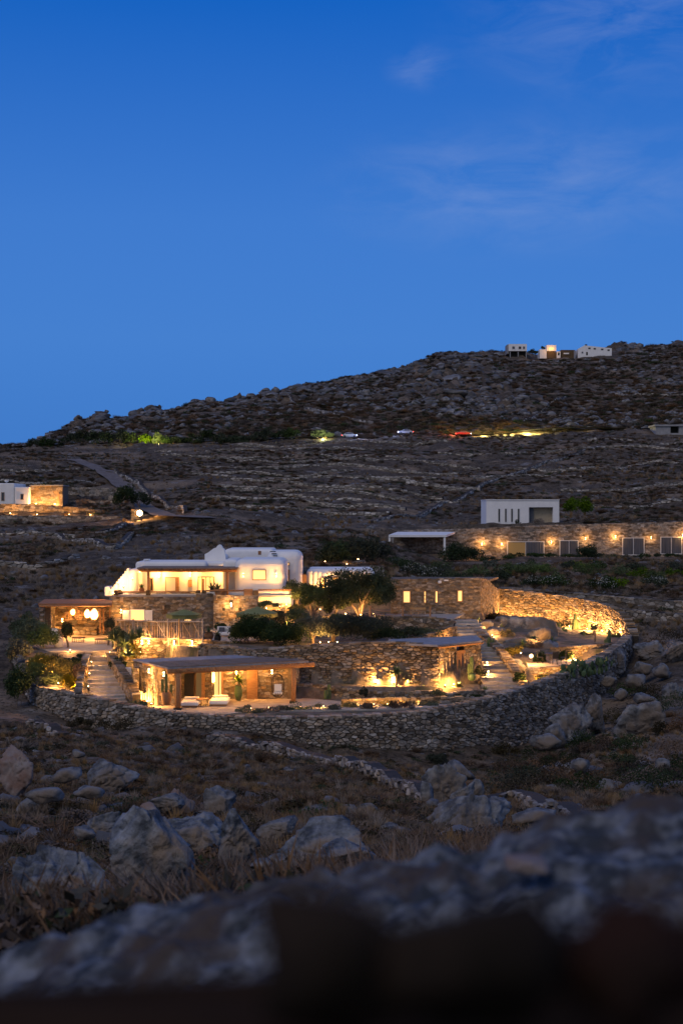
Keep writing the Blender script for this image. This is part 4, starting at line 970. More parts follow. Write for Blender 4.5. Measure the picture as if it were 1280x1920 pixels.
# second, smaller white house and its windows
S = thing('guest_house', 'small white rounded house behind the big tree', 'house', W(640, 1110, 128))
pbox('wall', 'white', S, 574, 702, 1067, 1112, 128, 6, bevel=.45, seg=5)
for k in range(4): pbox('buttress', 'white', S, 577 + k * 9, 586 + k * 9, 1069 + k, 1112, 127.75, .5, bevel=.22, seg=4)
window(S, 601, 610, 1083, 1105, 127.72, 'win', 'frame'); window(S, 622, 633, 1082, 1099, 127.95, 'win', 'frame')
G = thing('garden_gate', 'brown wooden gate between the villa and the small white house', 'gate', W(569, 1118, 127))
for k in range(4): pbox('plank', 'wood', G, 565.5 + k * 2.4, 567.7 + k * 2.4, 1077, 1096, 127.4, .05)
wall('courtyard_wall', 'dark stone wall topping the slope between the two white houses', [(560,131,1062,1080),(600,131,1066,1082),(660,133,1062,1084),(720,134,1060,1084)], sw=.5, sh=.25, parts=0, seed=41)

# stone house with narrow lit windows
T = thing('stone_house', 'long stone house with narrow glowing windows', 'house', W(820, 1160, 121))
def thouse(pts, seed, holes): stone_wall(T, [(*XY(a, d), ZY(t, d), ZY(b, d)) for a, d, t, b in pts], sw=.36, sh=.16, m='stone_warm', core='mortar_pale', parts=80 if seed == 42 else 0, proud=.04, thick=.5, seed=seed, holes=holes, gap=.022)
q0 = lambda px: (px - 733) * 121 / F
thouse([(733,121,1086,1166),(800,121,1085,1166),(900,121,1083,1166)], 42, [(q0(a), q0(b), ZY(d, 121), ZY(c, 121)) for a, b, c, d in ((754,770,1106,1131),(793.5,799,1107,1131),(814.5,821,1107,1131),(856,867.5,1105,1129))])
thouse([(900,121,1083,1172),(912,124,1085,1168),(920,126,1093,1166),(936,131,1108,1160)], 43, [])
x0, x1, *_ = rect(733, 900, 1085, 1166, 121, 0)
MB().prism([(x0, 121.4), (x1, 121.4), XY(934, 131), XY(733, 131)], ZY(1087, 121) - .4, ZY(1087, 121) - .22).build('roof', M['soil'], T)
for a, b, c, d in ((754.5,769.5,1107,1131),(794,798.5,1108,1130.5),(815,820.5,1107.5,1130.5),(856.5,867,1106,1128.5)): window(T, a, b, c, d, 121, 'win', 'wood', proud=.02, fw=.05 if b - a < 8 else .08)
S2 = thing('security_camera', 'white security camera under the roof edge of the stone house', 'camera', W(824, 1094, 120.8))
pbox('body', 'white', S2, 821, 827, 1089, 1094, 120.6, .3, bevel=.04); pbox('bracket', 'white', S2, 832, 840, 1087, 1089.5, 120.8, .15)
S3 = thing('garden_bench', 'low wooden bench against the stone house', 'bench', W(783, 1156, 118.5))
pbox('seat', 'wood_grey', S3, 768, 798, 1146.5, 1148, 118.4, .5); pbox('backrest', 'wood_grey', S3, 768, 798, 1139, 1143, 118.85, .05)
for a in (769, 783, 796): pbox('leg', 'wood_grey', S3, a, a + 1.5, 1148, 1155, 118.5, .35)
for a, lab in ((694, 'rope-fence post nearest the big tree'), (755, 'middle post of the rope fence before the stone house'), (806, 'rope-fence post right of the bench')):
    e = thing('rope_post', lab, 'post', W(a, 1158, 115.2), 'posts of the rope fence on the terrace')
    MB().tube([W(a, 1160, 115.2), W(a, 1137, 115.2)], .07, 8).build('post', M['wood'], e)
for a, b, lab in ((694, 755, 'slack rope between the tree-side and the middle post'), (755, 806, 'slack rope between the middle post and the bench-side post')):
    e = thing('fence_rope', lab, 'rope', W((a + b) / 2, 1148, 115.2)); 
    for y in (1140, 1148): MB().tube([W(a + (b - a) * t / 8, y + 9 * 4 * (t / 8) * (1 - t / 8) * .7, 115.2) for t in range(9)], .022, 5).build('rope', M['wicker'], e)

# ------------------------------------------------------------------ pergola house in front
PH = thing('pergola_house', 'low stone guest room with a flat roof and log veranda', 'house', W(430, 1320, 95))
A = XY(316, 91.2); B = XY(579, 95.2); Cc = XY(440, 99.3); Dd = XY(249, 96.4); zr = -9.98
MB().prism([A, B, Cc, Dd], zr - .1, zr).build('roof', M['slate'], PH)
A2, B2 = np.array(A), np.array(B); D2, C2 = np.array(Dd), np.array(Cc)
lerp2 = lambda a, b, t: a + (b - a) * t
for k in range(9):        # reed panels laid over the front part of the roof
    t0, t1 = k / 9, (k + 1) / 9; a = lerp2(A2, B2, t0 + .004); b = lerp2(A2, B2, t1 - .004); c = lerp2(b, lerp2(D2, C2, t1), .55); d = lerp2(a, lerp2(D2, C2, t0), .55)
    MB().prism([tuple(a), tuple(b), tuple(c), tuple(d)], zr + .004, zr + .05 + (k % 3) * .01).build('reed_panel', M['reed'], PH)
bm0, bm1 = Vector((*A, zr - .26)), Vector((*B, zr - .26)); dv = (bm1 - bm0).normalized()
MB().tube([bm0 - dv * .1 + Vector((0, .15, 0)), bm0.lerp(bm1, .33), bm0.lerp(bm1, .66), bm1 + dv * .35 + Vector((0, .1, 0))], [.17, .18, .165, .16], 10, wob=.05).build('beam', M['wood_h'], PH, smooth=True)
for k in range(36):
    t = (k + .5) / 36; a = lerp2(A2, B2, t); c = lerp2(a, lerp2(D2, C2, t), .75); o = rnd.uniform(-.25, -.05)
    n_ = (a - c) / np.linalg.norm(a - c); s = a - n_ * o * 1.0
    MB().tube([(s[0], s[1], zr - .14), (c[0], c[1], zr - .14)], rnd.uniform(.05, .075), 6).build('rafter', M['wood_h'], PH)
for t, r_ in ((.065, .19), (.885, .16)):
    q = lerp2(A2, B2, t); MB().tube([(q[0], q[1] + .05, -12.7), (q[0] + .03, q[1] + .05, -11.4), (q[0], q[1] + .05, zr - .4)], [r_, r_ * .93, r_], 12, wob=.04).build('post', M['wood_h'], PH, smooth=True)
    MB().cb((q[0], q[1] + .05, -12.66), (.5, .5, .1)).build('post_base', M['metal'], PH)
fl = MB().prism([XY(303, 89.9), XY(430, 89.6), XY(560, 92.8), XY(650, 95.2), XY(560, 97.4), XY(330, 97.8), XY(290, 93)], -12.86, -12.70).build('patio_floor', M['paving'], PH)
def phw(pts, seed, parts=0, holes=()): stone_wall(PH, [(*XY(a, d), -10.12, -12.75) for a, d in pts], sw=.36, sh=.17, m='stone_warm', core='mortar_pale', parts=parts, proud=.05, thick=.45, seed=seed, holes=holes)
phw([(252, 96.3), (283, 94.2)], 51)
phw([(283, 94.2), (296, 93.3)], 57)
phw([(292, 93.4), (328, 93.4)], 52, 40)
phw([(328, 97.0), (345, 97.0)], 58)
phw([(384, 96.6), (400, 96.6)], 53, 12)
phw([(419, 96.6), (463, 96.6)], 54, 40)
phw([(483, 96.6), (552, 96.8)], 55, 60)
phw([(552, 96.6), (560, 99.0)], 56)
pbox('lintel', 'wood', PH, 338, 420, 1240, 1252, 96.7, .3)
window(PH, 338, 366, 1256, 1311, 97.4, 'glass', 'frame', nm='glass_door'); window(PH, 366, 384, 1256, 1311, 97.3, 'win_dim', 'frame', nm='glass_door')
window(PH, 400, 420, 1252, 1311, 97.1, 'win', 'frame', mull=2, nm='glass_door')
pbox('door_frame', 'wood', PH, 378, 384, 1254, 1311, 96.5, .15); pbox('door_frame', 'wood', PH, 415, 419, 1254, 1311, 96.45, .15)
planks(PH, 463, 483, 1253, 1312, 96.5, 6)
def phb():
    e = thing('woodpile_screen', 'upright pale logs against the left wall of the pergola house', 'log screen', W(262, 1316, 94.5))
    for k in range(7): MB().tube([W(257 + k * 4.5, 1316, 94.3 - k * .12), W(257 + k * 4.5 + rnd.uniform(-1, 1), 1300 - rnd.uniform(0, 10), 94.4 - k * .12)], .06, 7).build('log', M['wood_grey'], e)
phb()
def pillar(label, px0, px1, y0, y1, D, m='stone_warm'):
    e = thing('stone_pillar', label, 'pillar', W((px0 + px1) / 2, y1, D)); x0, x1, *_ = rect(px0, px1, y0, y1, D, 0)
    stone_wall(e, [(x0, D, ZY(y0, D), ZY(y1, D)), (x1, D, ZY(y0, D), ZY(y1, D))], sw=.3, sh=.16, m=m, parts=0, proud=.05, thick=.6, seed=int(px0)); return e
pillar('pale lit stone pillar at the left end of the pergola house', 251, 261, 1252, 1318, 94.6)

# furniture under the pergola
def daybed(label, px0, px1, py, D, dep):
    e = thing('daybed', label, 'daybed', W((px0 + px1) / 2, py, D)); x0, x1, *_ = rect(px0, px1, 0, 0, D, 0); z = -12.7
    MB().box(x0 + .1, x1 - .1, D + .1, D + dep - .1, z, z + .12).build('base', M['wicker'], e)
    MB().box(x0, x1, D, D + dep, z + .12, z + .36).build('mattress', M['fabric'], e, bevel=.07)
    MB().box(x0 + .1, x1 - .1, D + dep - .45, D + dep - .1, z + .361, z + .52).build('pillow', M['fabric'], e, bevel=.07); return e
daybed('white daybed by the thick log post', 338, 372, 1330, 92.2, 1.9)
daybed('white daybed in the middle of the patio, right of the wicker table', 392, 427, 1326, 92.9, 2.1)
def wicker_table():
    p = Vector((*XY(380, 93.3), -12.7)); e = thing('wicker_table', 'round wicker side table between the two daybeds', 'table', p)
    MB().lathe(p, [(.05, .42), (.44, .42), (.45, .46), (.05, .46)], 20).build('table_top', M['wood'], e)
    for k in range(14):
        a = k * 6.283 / 14; MB().tube([p + Vector((math.cos(a) * .40, math.sin(a) * .40, 0)), p + Vector((math.cos(a) * .36, math.sin(a) * .36, .22)), p + Vector((math.cos(a) * .43, math.sin(a) * .43, .42))], .012, 5).build('wire', M['metal'], e)
    MB().tube([p + Vector((math.cos(a * .524) * .41, math.sin(a * .524) * .41, .02)) for a in range(13)], .015, 5).build('foot_ring', M['metal'], e)
wicker_table()
cactus('tall cactus in a ribbed basket pot at the left of the patio', 312, 1322, 92.2, h=1.25, n=3, r=.09, seed=2, pot=('wicker', .33, .85))
spiky('potted_palm', 'feathery palm in a tall green glazed pot before the stone facade', 'plant', 447, 1313, 95.5, .85, 40, .035, 'lf_green', seed=5, pot=('potgreen', .28, 1.0), stem=.35, up=-.1, curl=.5)
def egg_chair():
    D = 94.2; c = W(521, 1286, D); e = thing('hanging_chair', 'egg-shaped wicker hanging chair under the right end of the pergola', 'chair', (c.x, c.y, c.z - .75)); H_, Wd = .78, .44
    for k in range(16):
        a = k * 6.283 / 16; 
        if 4.1 < a < 5.3: lim = 5
        else: lim = 13
        pts = [c + Vector((math.cos(a) * Wd * math.sin(t * math.pi / 12) ** .8, math.sin(a) * Wd * math.sin(t * math.pi / 12) ** .8, -H_ * math.cos(t * math.pi / 12))) for t in range(lim)]
        MB().tube(pts, .014, 5).build('rib', M['metal'], e)
    for z, r_ in ((-.5, .9), (-.25, 1.0), (.1, 1.02), (.45, .85)):
        n0 = 30; rr = Wd * math.sqrt(max(0, 1 - (z / H_) ** 2)) ** .8
        MB().tube([c + Vector((math.cos(-1.05 + t * 4.2 / 14 * 1.0) * rr, math.sin(-1.05 + t * 4.2 / 14) * rr, z)) if z > -.3 else c + Vector((math.cos(t * 6.283 / 14) * rr, math.sin(t * 6.283 / 14) * rr, z)) for t in range(15)], .014, 5).build('hoop', M['metal'], e)
    MB().box(c.x - .3, c.x + .3, c.y - .28, c.y + .25, c.z - .55, c.z - .4).build('seat_cushion', M['fabric'], e, bevel=.05)
    MB().box(c.x - .25, c.x + .25, c.y + .1, c.y + .25, c.z - .39, c.z + .1).build('cushion', M['fabric'], e, bevel=.05)
    MB().tube([c + Vector((0, 0, H_)), (c.x, c.y, zr - .15)], .012, 5).build('chain', M['metal'], e)
egg_chair()
def lantern(label, px, py, D, r, h, m='bulbsoft', P=20, shape='cyl', ztop=None, body='wicker'):
    c = W(px, py, D); e = thing('hanging_lantern', label, 'lantern', (c.x, c.y, c.z - h / 2)); nn = 12
    prof = {'cyl': [(1, -.5), (1, .5)], 'drop': [(.45, -.5), (.85, -.25), (1, -.02), (.8, .2), (.45, .38), (.2, .5)], 'bell': [(1, -.5), (.9, -.2), (.6, .15), (.3, .4), (.12, .5)]}[shape]
    for k in range(nn):
        a = k * 6.283 / nn; MB().tube([c + Vector((math.cos(a) * r * q, math.sin(a) * r * q, z * h)) for q, z in prof], .012, 4).build('cane', M[body], e)
    for q, z in prof[::2] + [prof[-1]]: MB().tube([c + Vector((math.cos(t * .5236) * r * q, math.sin(t * .5236) * r * q, z * h)) for t in range(13)], .012, 4).build('hoop', M[body], e)
    if m: MB().lathe(c, [(q * r * .8 + .001, z * h * .9) for q, z in prof], 14).build('shade', M[m], e, smooth=True)
    if ztop: MB().tube([c + Vector((0, 0, h / 2)), (c.x, c.y, ztop)], .01, 4).build('cord', M['metal'], e)
    if P: point(e, (c.x, c.y - r - .25, c.z - h * .3), P, .12)
    return e
lantern('tall glowing paper lantern hanging before the pergola door', 400.5, 1268, 94.5, .13, .85, P=110, ztop=zr - .15)

# ------------------------------------------------------------------ hut at the right
HT = thing('garden_hut', 'small stone hut with a thin slate roof beside the garden steps', 'hut', W(822, 1290, 97.8))
stone_wall(HT, [(*XY(822, 97.8), -9.25, -12.2), (*XY(855, 99.4), -9.25, -12.2)], sw=.34, sh=.18, m='stone_warm', parts=50, proud=.06, thick=.45, seed=61)
stone_wall(HT, [(*XY(869, 100.1), -9.25, -12.2), (*XY(901, 101.4), -9.25, -12.2)], sw=.34, sh=.18, m='stone_warm', parts=40, proud=.06, thick=.45, seed=62)
P = [XY(728, 101.5), XY(735, 98.6), XY(820, 97.2), XY(903, 100.6), XY(893, 104.5)]
MB().prism(P, -9.22, -9.08).build('roof', M['slate'], HT)
p0 = Vector((*XY(822, 97.25), -9.26)); p1 = Vector((*XY(904, 100.75), -9.26)); MB().tube([p0, p0.lerp(p1, .5), p1], .08, 8, wob=.1).build('beam', M['wood_h'], HT)
d0, d1 = np.array(XY(855, 99.45)), np.array(XY(869, 100.15))
MB().prism([tuple(d0), tuple(d1), (d1[0], d1[1] + .1), (d0[0], d0[1] + .1)], -12.1, -9.95).build('door', M['wood'], HT)
for k in range(4):
    a = lerp2(d0, d1, k / 4 + .02); b = lerp2(d0, d1, (k + 1) / 4 - .02); MB().prism([(a[0], a[1] - .03), (b[0], b[1] - .03), tuple(b), tuple(a)], -12.08, -9.97).build('plank', M['wood'], HT)
MB().prism([(d0[0] - .1, d0[1] - .1), (d1[0] + .1, d1[1] - .1), (d1[0] + .1, d1[1] + .1), (d0[0] - .1, d0[1] + .1)], -9.94, -9.72).build('lintel', M['wood'], HT)

# ------------------------------------------------------------------ left pavilion with basket lamps
PV = thing('pavilion', 'open pavilion with a thin flat roof and hanging basket lamps', 'pavilion', W(140, 1198, 115))
MB().prism([XY(72, 113.2), XY(211, 113.2), XY(211, 119), XY(84, 119)], ZY(1135, 113.2), ZY(1135, 113.2) + .14).build('roof', M['potred'], PV)
stone_wall(PV, [(*XY(82, 118.4), ZY(1136, 113.2), -10.3), (*XY(211, 118.4), ZY(1136, 113.2), -10.3)], sw=.4, sh=.18, m='stone_warm', parts=40, proud=.05, thick=.4, seed=71)
stone_wall(PV, [(*XY(74, 114), ZY(1136, 113.2), -10.3), (*XY(97, 113.6), ZY(1136, 113.2), -10.3)], sw=.36, sh=.18, m='stone_warm', parts=30, proud=.05, thick=.5, seed=72)
stone_wall(PV, [(*XY(97, 113.6), ZY(1136, 113.2), -10.3), (*XY(104, 118), ZY(1136, 113.2), -10.3)], sw=.36, sh=.18, m='stone_warm', parts=0, proud=.05, thick=.5, seed=73)
stone_wall(PV, [(*XY(104, 117.2), ZY(1178, 117), -10.3), (*XY(182, 117.2), ZY(1178, 117), -10.3)], sw=.36, sh=.18, m='stone_warm', parts=0, proud=.05, thick=.6, seed=74, cap=1)
for a in (187, 193, 205): pbox('door_frame', 'wood', PV, a, a + 2.2, 1142, 1188, 116.8, .12)
p0 = W(74, 1136.5, 113.1); p1 = W(210, 1135.5, 113.1); MB().tube([p0, p1], .07, 8).build('beam', M['wood_h'], PV)
zc = ZY(1135, 113.2)
lantern('dark bell-shaped basket lamp at the left of the pavilion row', 126.5, 1154, 114.5, .42, .7, None, 0, 'bell', zc)
lantern('small glowing round basket lamp, second in the pavilion row', 137, 1147, 114.2, .26, .55, P=90, shape='drop', ztop=zc)
lantern('large dim wicker basket lamp between two glowing ones', 148, 1153, 114.6, .36, .8, None, 0, 'drop', zc)
lantern('striped glowing basket lamp, second from the right of the pavilion row', 164, 1150, 114.2, .3, .75, P=110, shape='drop', ztop=zc)
lantern('brightest round basket lamp at the right of the pavilion row', 177, 1151, 113.9, .42, .95, P=200, shape='drop', ztop=zc)
def bits():
    p = Vector((*XY(110, 107), -10.17)); e = thing('milk_urn', 'tall white metal urn on the court before the pavilion', 'urn', p)
    MB().lathe(p, [(.3, 0), (.34, .1), (.34, .62), (.28, .72), (.17, .82), (.16, .9), (.2, .93), (.14, .93), (.13, .85)], 18).build('body', M['urn'], e, smooth=True)
    for a, lab, D in ((147, 'low wicker bench on the court, left of the doorway', 111), (190, 'dark slatted crate beside the pavilion doorway', 109.5)):
        e = thing('court_seat', lab, 'seat', Vector((*XY(a, D), -10.17)))
        x = XY(a, D)[0]; MB().box(x - .5, x + .5, D, D + .5, -9.85, -9.76).build('seat', M['wood'], e)
        for k in range(7): MB().box(x - .48 + k * .15, x - .42 + k * .15, D, D + .04, -10.17, -9.851).build('slat', M['wood'], e)
    for a, lab in ((101, 'pale seat by the left pier of the pavilion'), (113, 'dark seat next to the pale one before the pavilion')):
        e = thing('lounge_chair', lab, 'chair', Vector((*XY(a, 112), -10.17))); x = XY(a, 112)[0]; mm = 'fabric' if a < 105 else 'wicker'
        MB().box(x - .25, x + .25, 112, 112.5, -9.85, -9.72).build('seat', M[mm], e, bevel=.03); MB().box(x - .25, x + .25, 112.45, 112.55, -9.72, -9.2).build('backrest', M[mm], e, bevel=.03)
        for dx in (-.22, .18):
            for dy in (.02, .44): MB().box(x + dx, x + dx + .04, 112 + dy, 112.04 + dy, -10.17, -9.85).build('leg', M['wood'], e)
bits()

# ------------------------------------------------------------------ wooden stake screen, parasols
FC = thing('stake_screen', 'screen of upright weathered stakes with diagonal braces on the terrace edge', 'fence', W(300, 1200, 104.2))
for k in range(52):
    a = 219 + k * 3.1; b = a + rnd.uniform(-.8, .8); lean = rnd.uniform(-1, 1)
    MB().tube([W(b, 1199, 104.3), W(b + lean * .4, 1180, 104.3), W(b + lean, 1162 + rnd.uniform(-2, 3), 104.3)], [.032, .036, .025], 6).build('stake', M['wood_grey'], FC)
for y in (1164.5, 1196): MB().tube([W(217, y - 2, 104.15), W(300, y + 1, 104.15), W(382, y + 1, 104.15)], .055, 7).build('rail', M['wood_grey'], FC)
for i, a in enumerate((222, 246, 270, 294, 318, 342, 362)):
    MB().tube([W(a, 1166, 104.1), W(a + (17 if i % 2 else 14), 1195, 104.1)][::1 if i % 2 else -1], .032, 6).build('brace', M['wood_grey'], FC)
for a in (218, 250, 315, 336, 380): MB().tube([W(a, 1212, 104.1), W(a, 1160, 104.1)], .055, 7).build('post', M['wood_grey'], FC)
def parasol(label, px0, px1, ytop, yrim, D, P=0):
    px = (px0 + px1) / 2; c = W(px, ytop, D); r = (px1 - px0) / 2 * D / F; zr_ = ZY(yrim, D); e = thing('parasol', label, 'parasol', (c.x, c.y, -9.66)); n = 8
    for k in range(n):
        a0, a1 = k * 2 * math.pi / n + .2, (k + 1) * 2 * math.pi / n + .2; q = lambda a: Vector((c.x + math.cos(a) * r, c.y + math.sin(a) * r, zr_))
        A_, B_ = q(a0), q(a1); dn = Vector((0, 0, -.32)); dk = Vector((0, 0, -.03))
        m1 = (A_ + B_) / 2 + Vector((0, 0, .0)); MB().add([c, A_, B_, A_ + dn, B_ + dn, c + dk, A_ * .999 + dk, B_ * .999 + dk], [(0, 1, 2), (1, 3, 4, 2), (5, 7, 6)]).build('canopy_panel', M['canopy'], e)
        MB().tube([c + Vector((0, 0, -.04)), A_ + Vector((0, 0, -.04))], .015, 4).build('rib', M['metal'], e)
    MB().tube([(c.x, c.y, -9.7), (c.x, c.y, c.z)], .03, 7).build('pole', M['metal'], e); MB().cb((c.x, c.y, -9.6), (.5, .5, .1)).build('base', M['metal'], e)
parasol('olive parasol before the glowing door of the stone ground floor', 312, 378, 1142, 1151, 111)
parasol('olive parasol nearer the round bushes, right of the wall lamp', 443, 521, 1137, 1149, 111)

# hills of furniture on the pool terrace
def sofa(label, px, D, z, w=1.2):
    x = XY(px, D)[0]; e = thing('garden_sofa', label, 'sofa', (x, D, z))
    MB().box(x - w / 2, x + w / 2, D, D + .7, z + .12, z + .34).build('seat', M['fabric'], e, bevel=.05); MB().box(x - w / 2, x + w / 2, D + .7, D + .85, z + .12, z + .75).build('backrest', M['fabric'], e, bevel=.04)
    for s in (-1, 1):
        MB().box(x + s * w * .25 - .22, x + s * w * .25 + .22, D + .45, D + .66, z + .345, z + .7).build('cushion', M['curtain'], e, bevel=.05)
        MB().box(x + s * (w / 2 - .06) - .03, x + s * (w / 2 - .06) + .03, D + .03, D + .7, z, z + .12).build('leg', M['metal'], e)
sofa('pale garden sofa with cushions left of the round bushes', 424, 110, -9.66, 1.5)
spiky('potted_agave', 'agave with pale spikes in a flared terracotta pot on the pool terrace', 'plant', 392, 1200, 106.8, .65, 22, .05, seed=6, pot=('potred', .36, .6))
spiky('potted_agave', 'dark agave in a black pot on the pool terrace', 'plant', 408, 1205, 106.2, .6, 24, .05, seed=7, pot=('metal', .26, .6))
def dining(label, px, D, z, chairs):
    x = XY(px, D)[0]; e = thing('garden_table', label, 'table', (x, D, z)); MB().lathe((x, D, z), [(.05, .70), (.55, .70), (.55, .75), (.05, .75)], 20).build('table_top', M['metal'], e)
    for k in range(3):
        a = k * 2.094; MB().tube([(x + math.cos(a) * .4, D + math.sin(a) * .4, z), (x + math.cos(a) * .15, D + math.sin(a) * .15, z + .7)], .02, 5).build('leg', M['metal'], e)
    for dx, dy, lab, s in chairs:
        cx, cy = x + dx, D + dy; c = thing('garden_chair', lab, 'chair', (cx, cy, z)); MB().cb((cx, cy, z + .45), (.42, .42, .04)).build('seat', M['metal'], c)
        q = Vector((dx, dy, 0)).normalized() * .19
        MB().cb((cx + q.x, cy + q.y, z + .72), (.42 if abs(q.y) > .1 else .04, .42 if abs(q.y) <= .1 else .04, .42)).build('backrest', M['metal'], c)
        for ax in (-.18, .18):
            for ay in (-.18, .18): MB().tube([(cx + ax, cy + ay, z), (cx + ax, cy + ay, z + .44)], .014, 5).build('leg', M['metal'], c)
dining('dark round garden table on the rock-garden terrace', 1034, 103.8, -11.06, [(-.85, .1, 'dark metal chair at the left of the rock-garden table', 1), (.85, 0, 'dark metal chair at the right of the rock-garden table', 1), (.1, -.8, 'dark metal chair on the near side of the rock-garden table', 1)])
dining('dark table in the olive court under the tree', 557, 117.5, -8.65, [(-.85, .1, 'dark chair left of the table in the olive court', 1), (.85, .1, 'dark chair right of the table in the olive court', 1)])
dining('dark table beside the wall behind the wide parasol', 520, 117.2, -9.66, [(-.85, .1, 'dark chair beside the wall behind the wide parasol', 1)])

# ------------------------------------------------------------------ trees and bushes in the garden
foliage('garden_tree', 'large dark spreading tree with a lit multi-stem trunk before the stone house', 'tree', 674, 1112, 117.5, (3.15, 2.4, 2.0), 24000, .17, 'lf_dark', 30, 1, trunk=9, zb=-8.65)
foliage('olive_tree', 'grey-green olive tree between the villa and the dark tree', 'tree', 588, 1120, 117, (1.5, 1.3, 1.15), 6000, .15, 'lf_olive', 18, 2, trunk=4, zb=-8.65)
foliage('olive_tree', 'yellow-lit olive tree beside the right corner of the villa', 'tree', 556, 1110, 119, (1.15, 1.1, 1.1), 4200, .15, 'lf_olive', 14, 3, trunk=4, zb=-8.65)
foliage('olive_tree', 'small dark tree touching the left side of the big tree', 'tree', 628, 1135, 117.2, (1.0, 1.0, 1.2), 4200, .15, 'lf_dark', 14, 4, trunk=4, zb=-8.65)
foliage('round_bush', 'dark clipped bush nearest the pool terrace', 'bush', 467, 1184, 105.5, (1.5, 1.3, 1.2), 11000, .13, 'lf_dark', 44, 5, zb=-9.8)
foliage('round_bush', 'dark clipped bush right of the one nearest the pool terrace', 'bush', 532, 1190, 104.2, (1.75, 1.3, 1.0), 11000, .13, 'lf_dark', 44, 6, zb=-9.8)
foliage('olive_tree', 'low olive tree with a bright lit forked trunk behind the retaining wall', 'tree', 587, 1178, 105.5, (1.65, 1.2, 1.0), 4600, .13, 'lf_olive', 18, 7, trunk=5, zb=-9.8)
foliage('round_bush', 'broad dark bush right of the olive with the lit trunk', 'bush', 660, 1180, 104.5, (1.95, 1.4, 1.15), 11000, .13, 'lf_dark', 48, 8, zb=-9.8)
foliage('round_bush', 'low dark bush farthest right behind the retaining wall', 'bush', 728, 1192, 106, (1.75, 1.1, .6), 4600, .12, 'lf_dark', 20, 9, zb=-9.8)
foliage('ground_shrub', 'low green planting along the terrace wall above the hut roof', 'shrub', 800, 1186, 110, (1.5, .7, .35), 2200, .11, 'lf_green', 12, 10, zb=-9.8)
foliage('oleander_bush', 'big grey-green bush at the far left corner outside the court', 'bush', 62, 1192, 107, (1.35, 1.3, 1.35), 5200, .15, 'lf_olive', 20, 11, zb=-11.6)
foliage('oleander_bush', 'pale green bush hanging over the left end of the ring wall', 'bush', 38, 1218, 103.5, (.95, .9, 1.1), 3400, .14, 'lf_olive', 14, 12, zb=-12.2)
foliage('round_bush', 'very dark bush outside the left end of the ring wall', 'bush', 34, 1290, 96, (1.15, 1.0, 1.35), 5200, .15, 'lf_dark', 18, 13, zb=-14)
foliage('garden_shrub', 'warmly lit leafy shrub left of the left-hand stair', 'shrub', 125, 1262, 98, (1.35, 1.0, 1.1), 7600, .12, 'lf_amber', 22, 14, zb=-12.4)
foliage('garden_shrub', 'amber-lit shrub between the ring wall and the court', 'shrub', 82, 1252, 100, (1.1, .9, 1.1), 5600, .12, 'lf_amber', 18, 15, zb=-12.4)
foliage('garden_shrub', 'small dark shrub behind the lit one at the court edge', 'shrub', 150, 1240, 101.5, (.7, .6, .5), 1800, .12, 'lf_dark', 10, 16, zb=-11.4)
foliage('small_tree', 'slim dark cypress-like tree beside the white urn', 'tree', 127, 1183, 106.8, (.42, .42, .78), 2600, .12, 'lf_dark', 12, 17, trunk=1, zb=-10.2)
foliage('small_tree', 'dark potted tree at the right corner of the pavilion', 'tree', 204, 1172, 108.5, (.5, .5, .65), 1700, .14, 'lf_dark', 10, 18, trunk=1, zb=-10.2, narrow=.3)
foliage('entrance_shrub', 'dark foliage at the foot of the stone wall beyond the sofa', 'shrub', 413, 1175, 113, (.55, .4, .45), 1200, .12, 'lf_dark', 8, 19, zb=-9.7)
foliage('garden_shrub', 'low green shrub at the left corner of the pergola house', 'shrub', 258, 1322, 91.6, (.7, .5, .35), 1600, .09, 'lf_green', 10, 20, zb=-12.9)
foliage('courtyard_shrub', 'yellow-lit leafy plant below the bright niche', 'shrub', 503, 1136, 116.5, (.9, .4, .4), 1800, .12, 'lf_green', 10, 21, zb=-9.6)
for i, (a, b, d, r_, lab) in enumerate([(215, 1215, 103.8, .85, 'big spiky agave at the top of the left-hand stair'), (232, 1218, 102.5, .8, 'dense palm-like plant between agave and lamps'), (248, 1214, 103, .75, 'spiky plant lit from below beside the fence wall'), (240, 1235, 101.5, .7, 'pale agave above the small floodlit white wall'), (262, 1208, 103.6, .65, 'low agave under the left end of the stake screen')]):
    spiky('agave_plant', lab, 'agave', a, b, d, r_ * 1.55, 60, .06, seed=30 + i, stem=.15 if i % 2 else .5)
spiky('agave_tree', 'agave on a short trunk in front of the floodlit retaining wall', 'agave', 742, 1293, 97.6, .8, 40, .055, 'cactus', seed=40, stem=1.15, up=-.1)
spiky('agave_plant', 'dark spiky agave beside the floodlit wall bell', 'agave', 791, 1294, 97.6, .6, 30, .045, seed=41)
spiky('agave_plant', 'agave before the lit right face of the hut', 'agave', 858, 1288, 97.9, .65, 34, .045, seed=42)
spiky('agave_plant', 'small agave at the left of the floodlit wall', 'agave', 697, 1294, 98, .45, 22, .04, seed=43)
cactus('dark column cactus in a green pot right of the hut door', 884, 1276, 99.6, 1.25, 2, .14, 3, pot=('potgreen', .3, .5))
cactus('short pair of dark columns by the low garden wall', 617, 1310, 96.6, 1.0, 3, .13, 4)
cactus('dark column cactus in the bend of the stair parapet', 916, 1214, 108.5, .8, 3, .13, 5)
cactus('tall slim cactus in front of the curved back wall', 1077, 1185, 124.5, 1.6, 3, .13, 6)
cactus('tall lit cactus on the upper planter, right side', 1141, 1225, 112, 1.9, 4, .13, 7)
cactus('cluster of thin dark cacti left of the tall slim one', 1048, 1192, 123, 1.1, 5, .15, 8)
cactus('short cactus beside the topiary tree', 1094, 1205, 119, .9, 2, .12, 9)
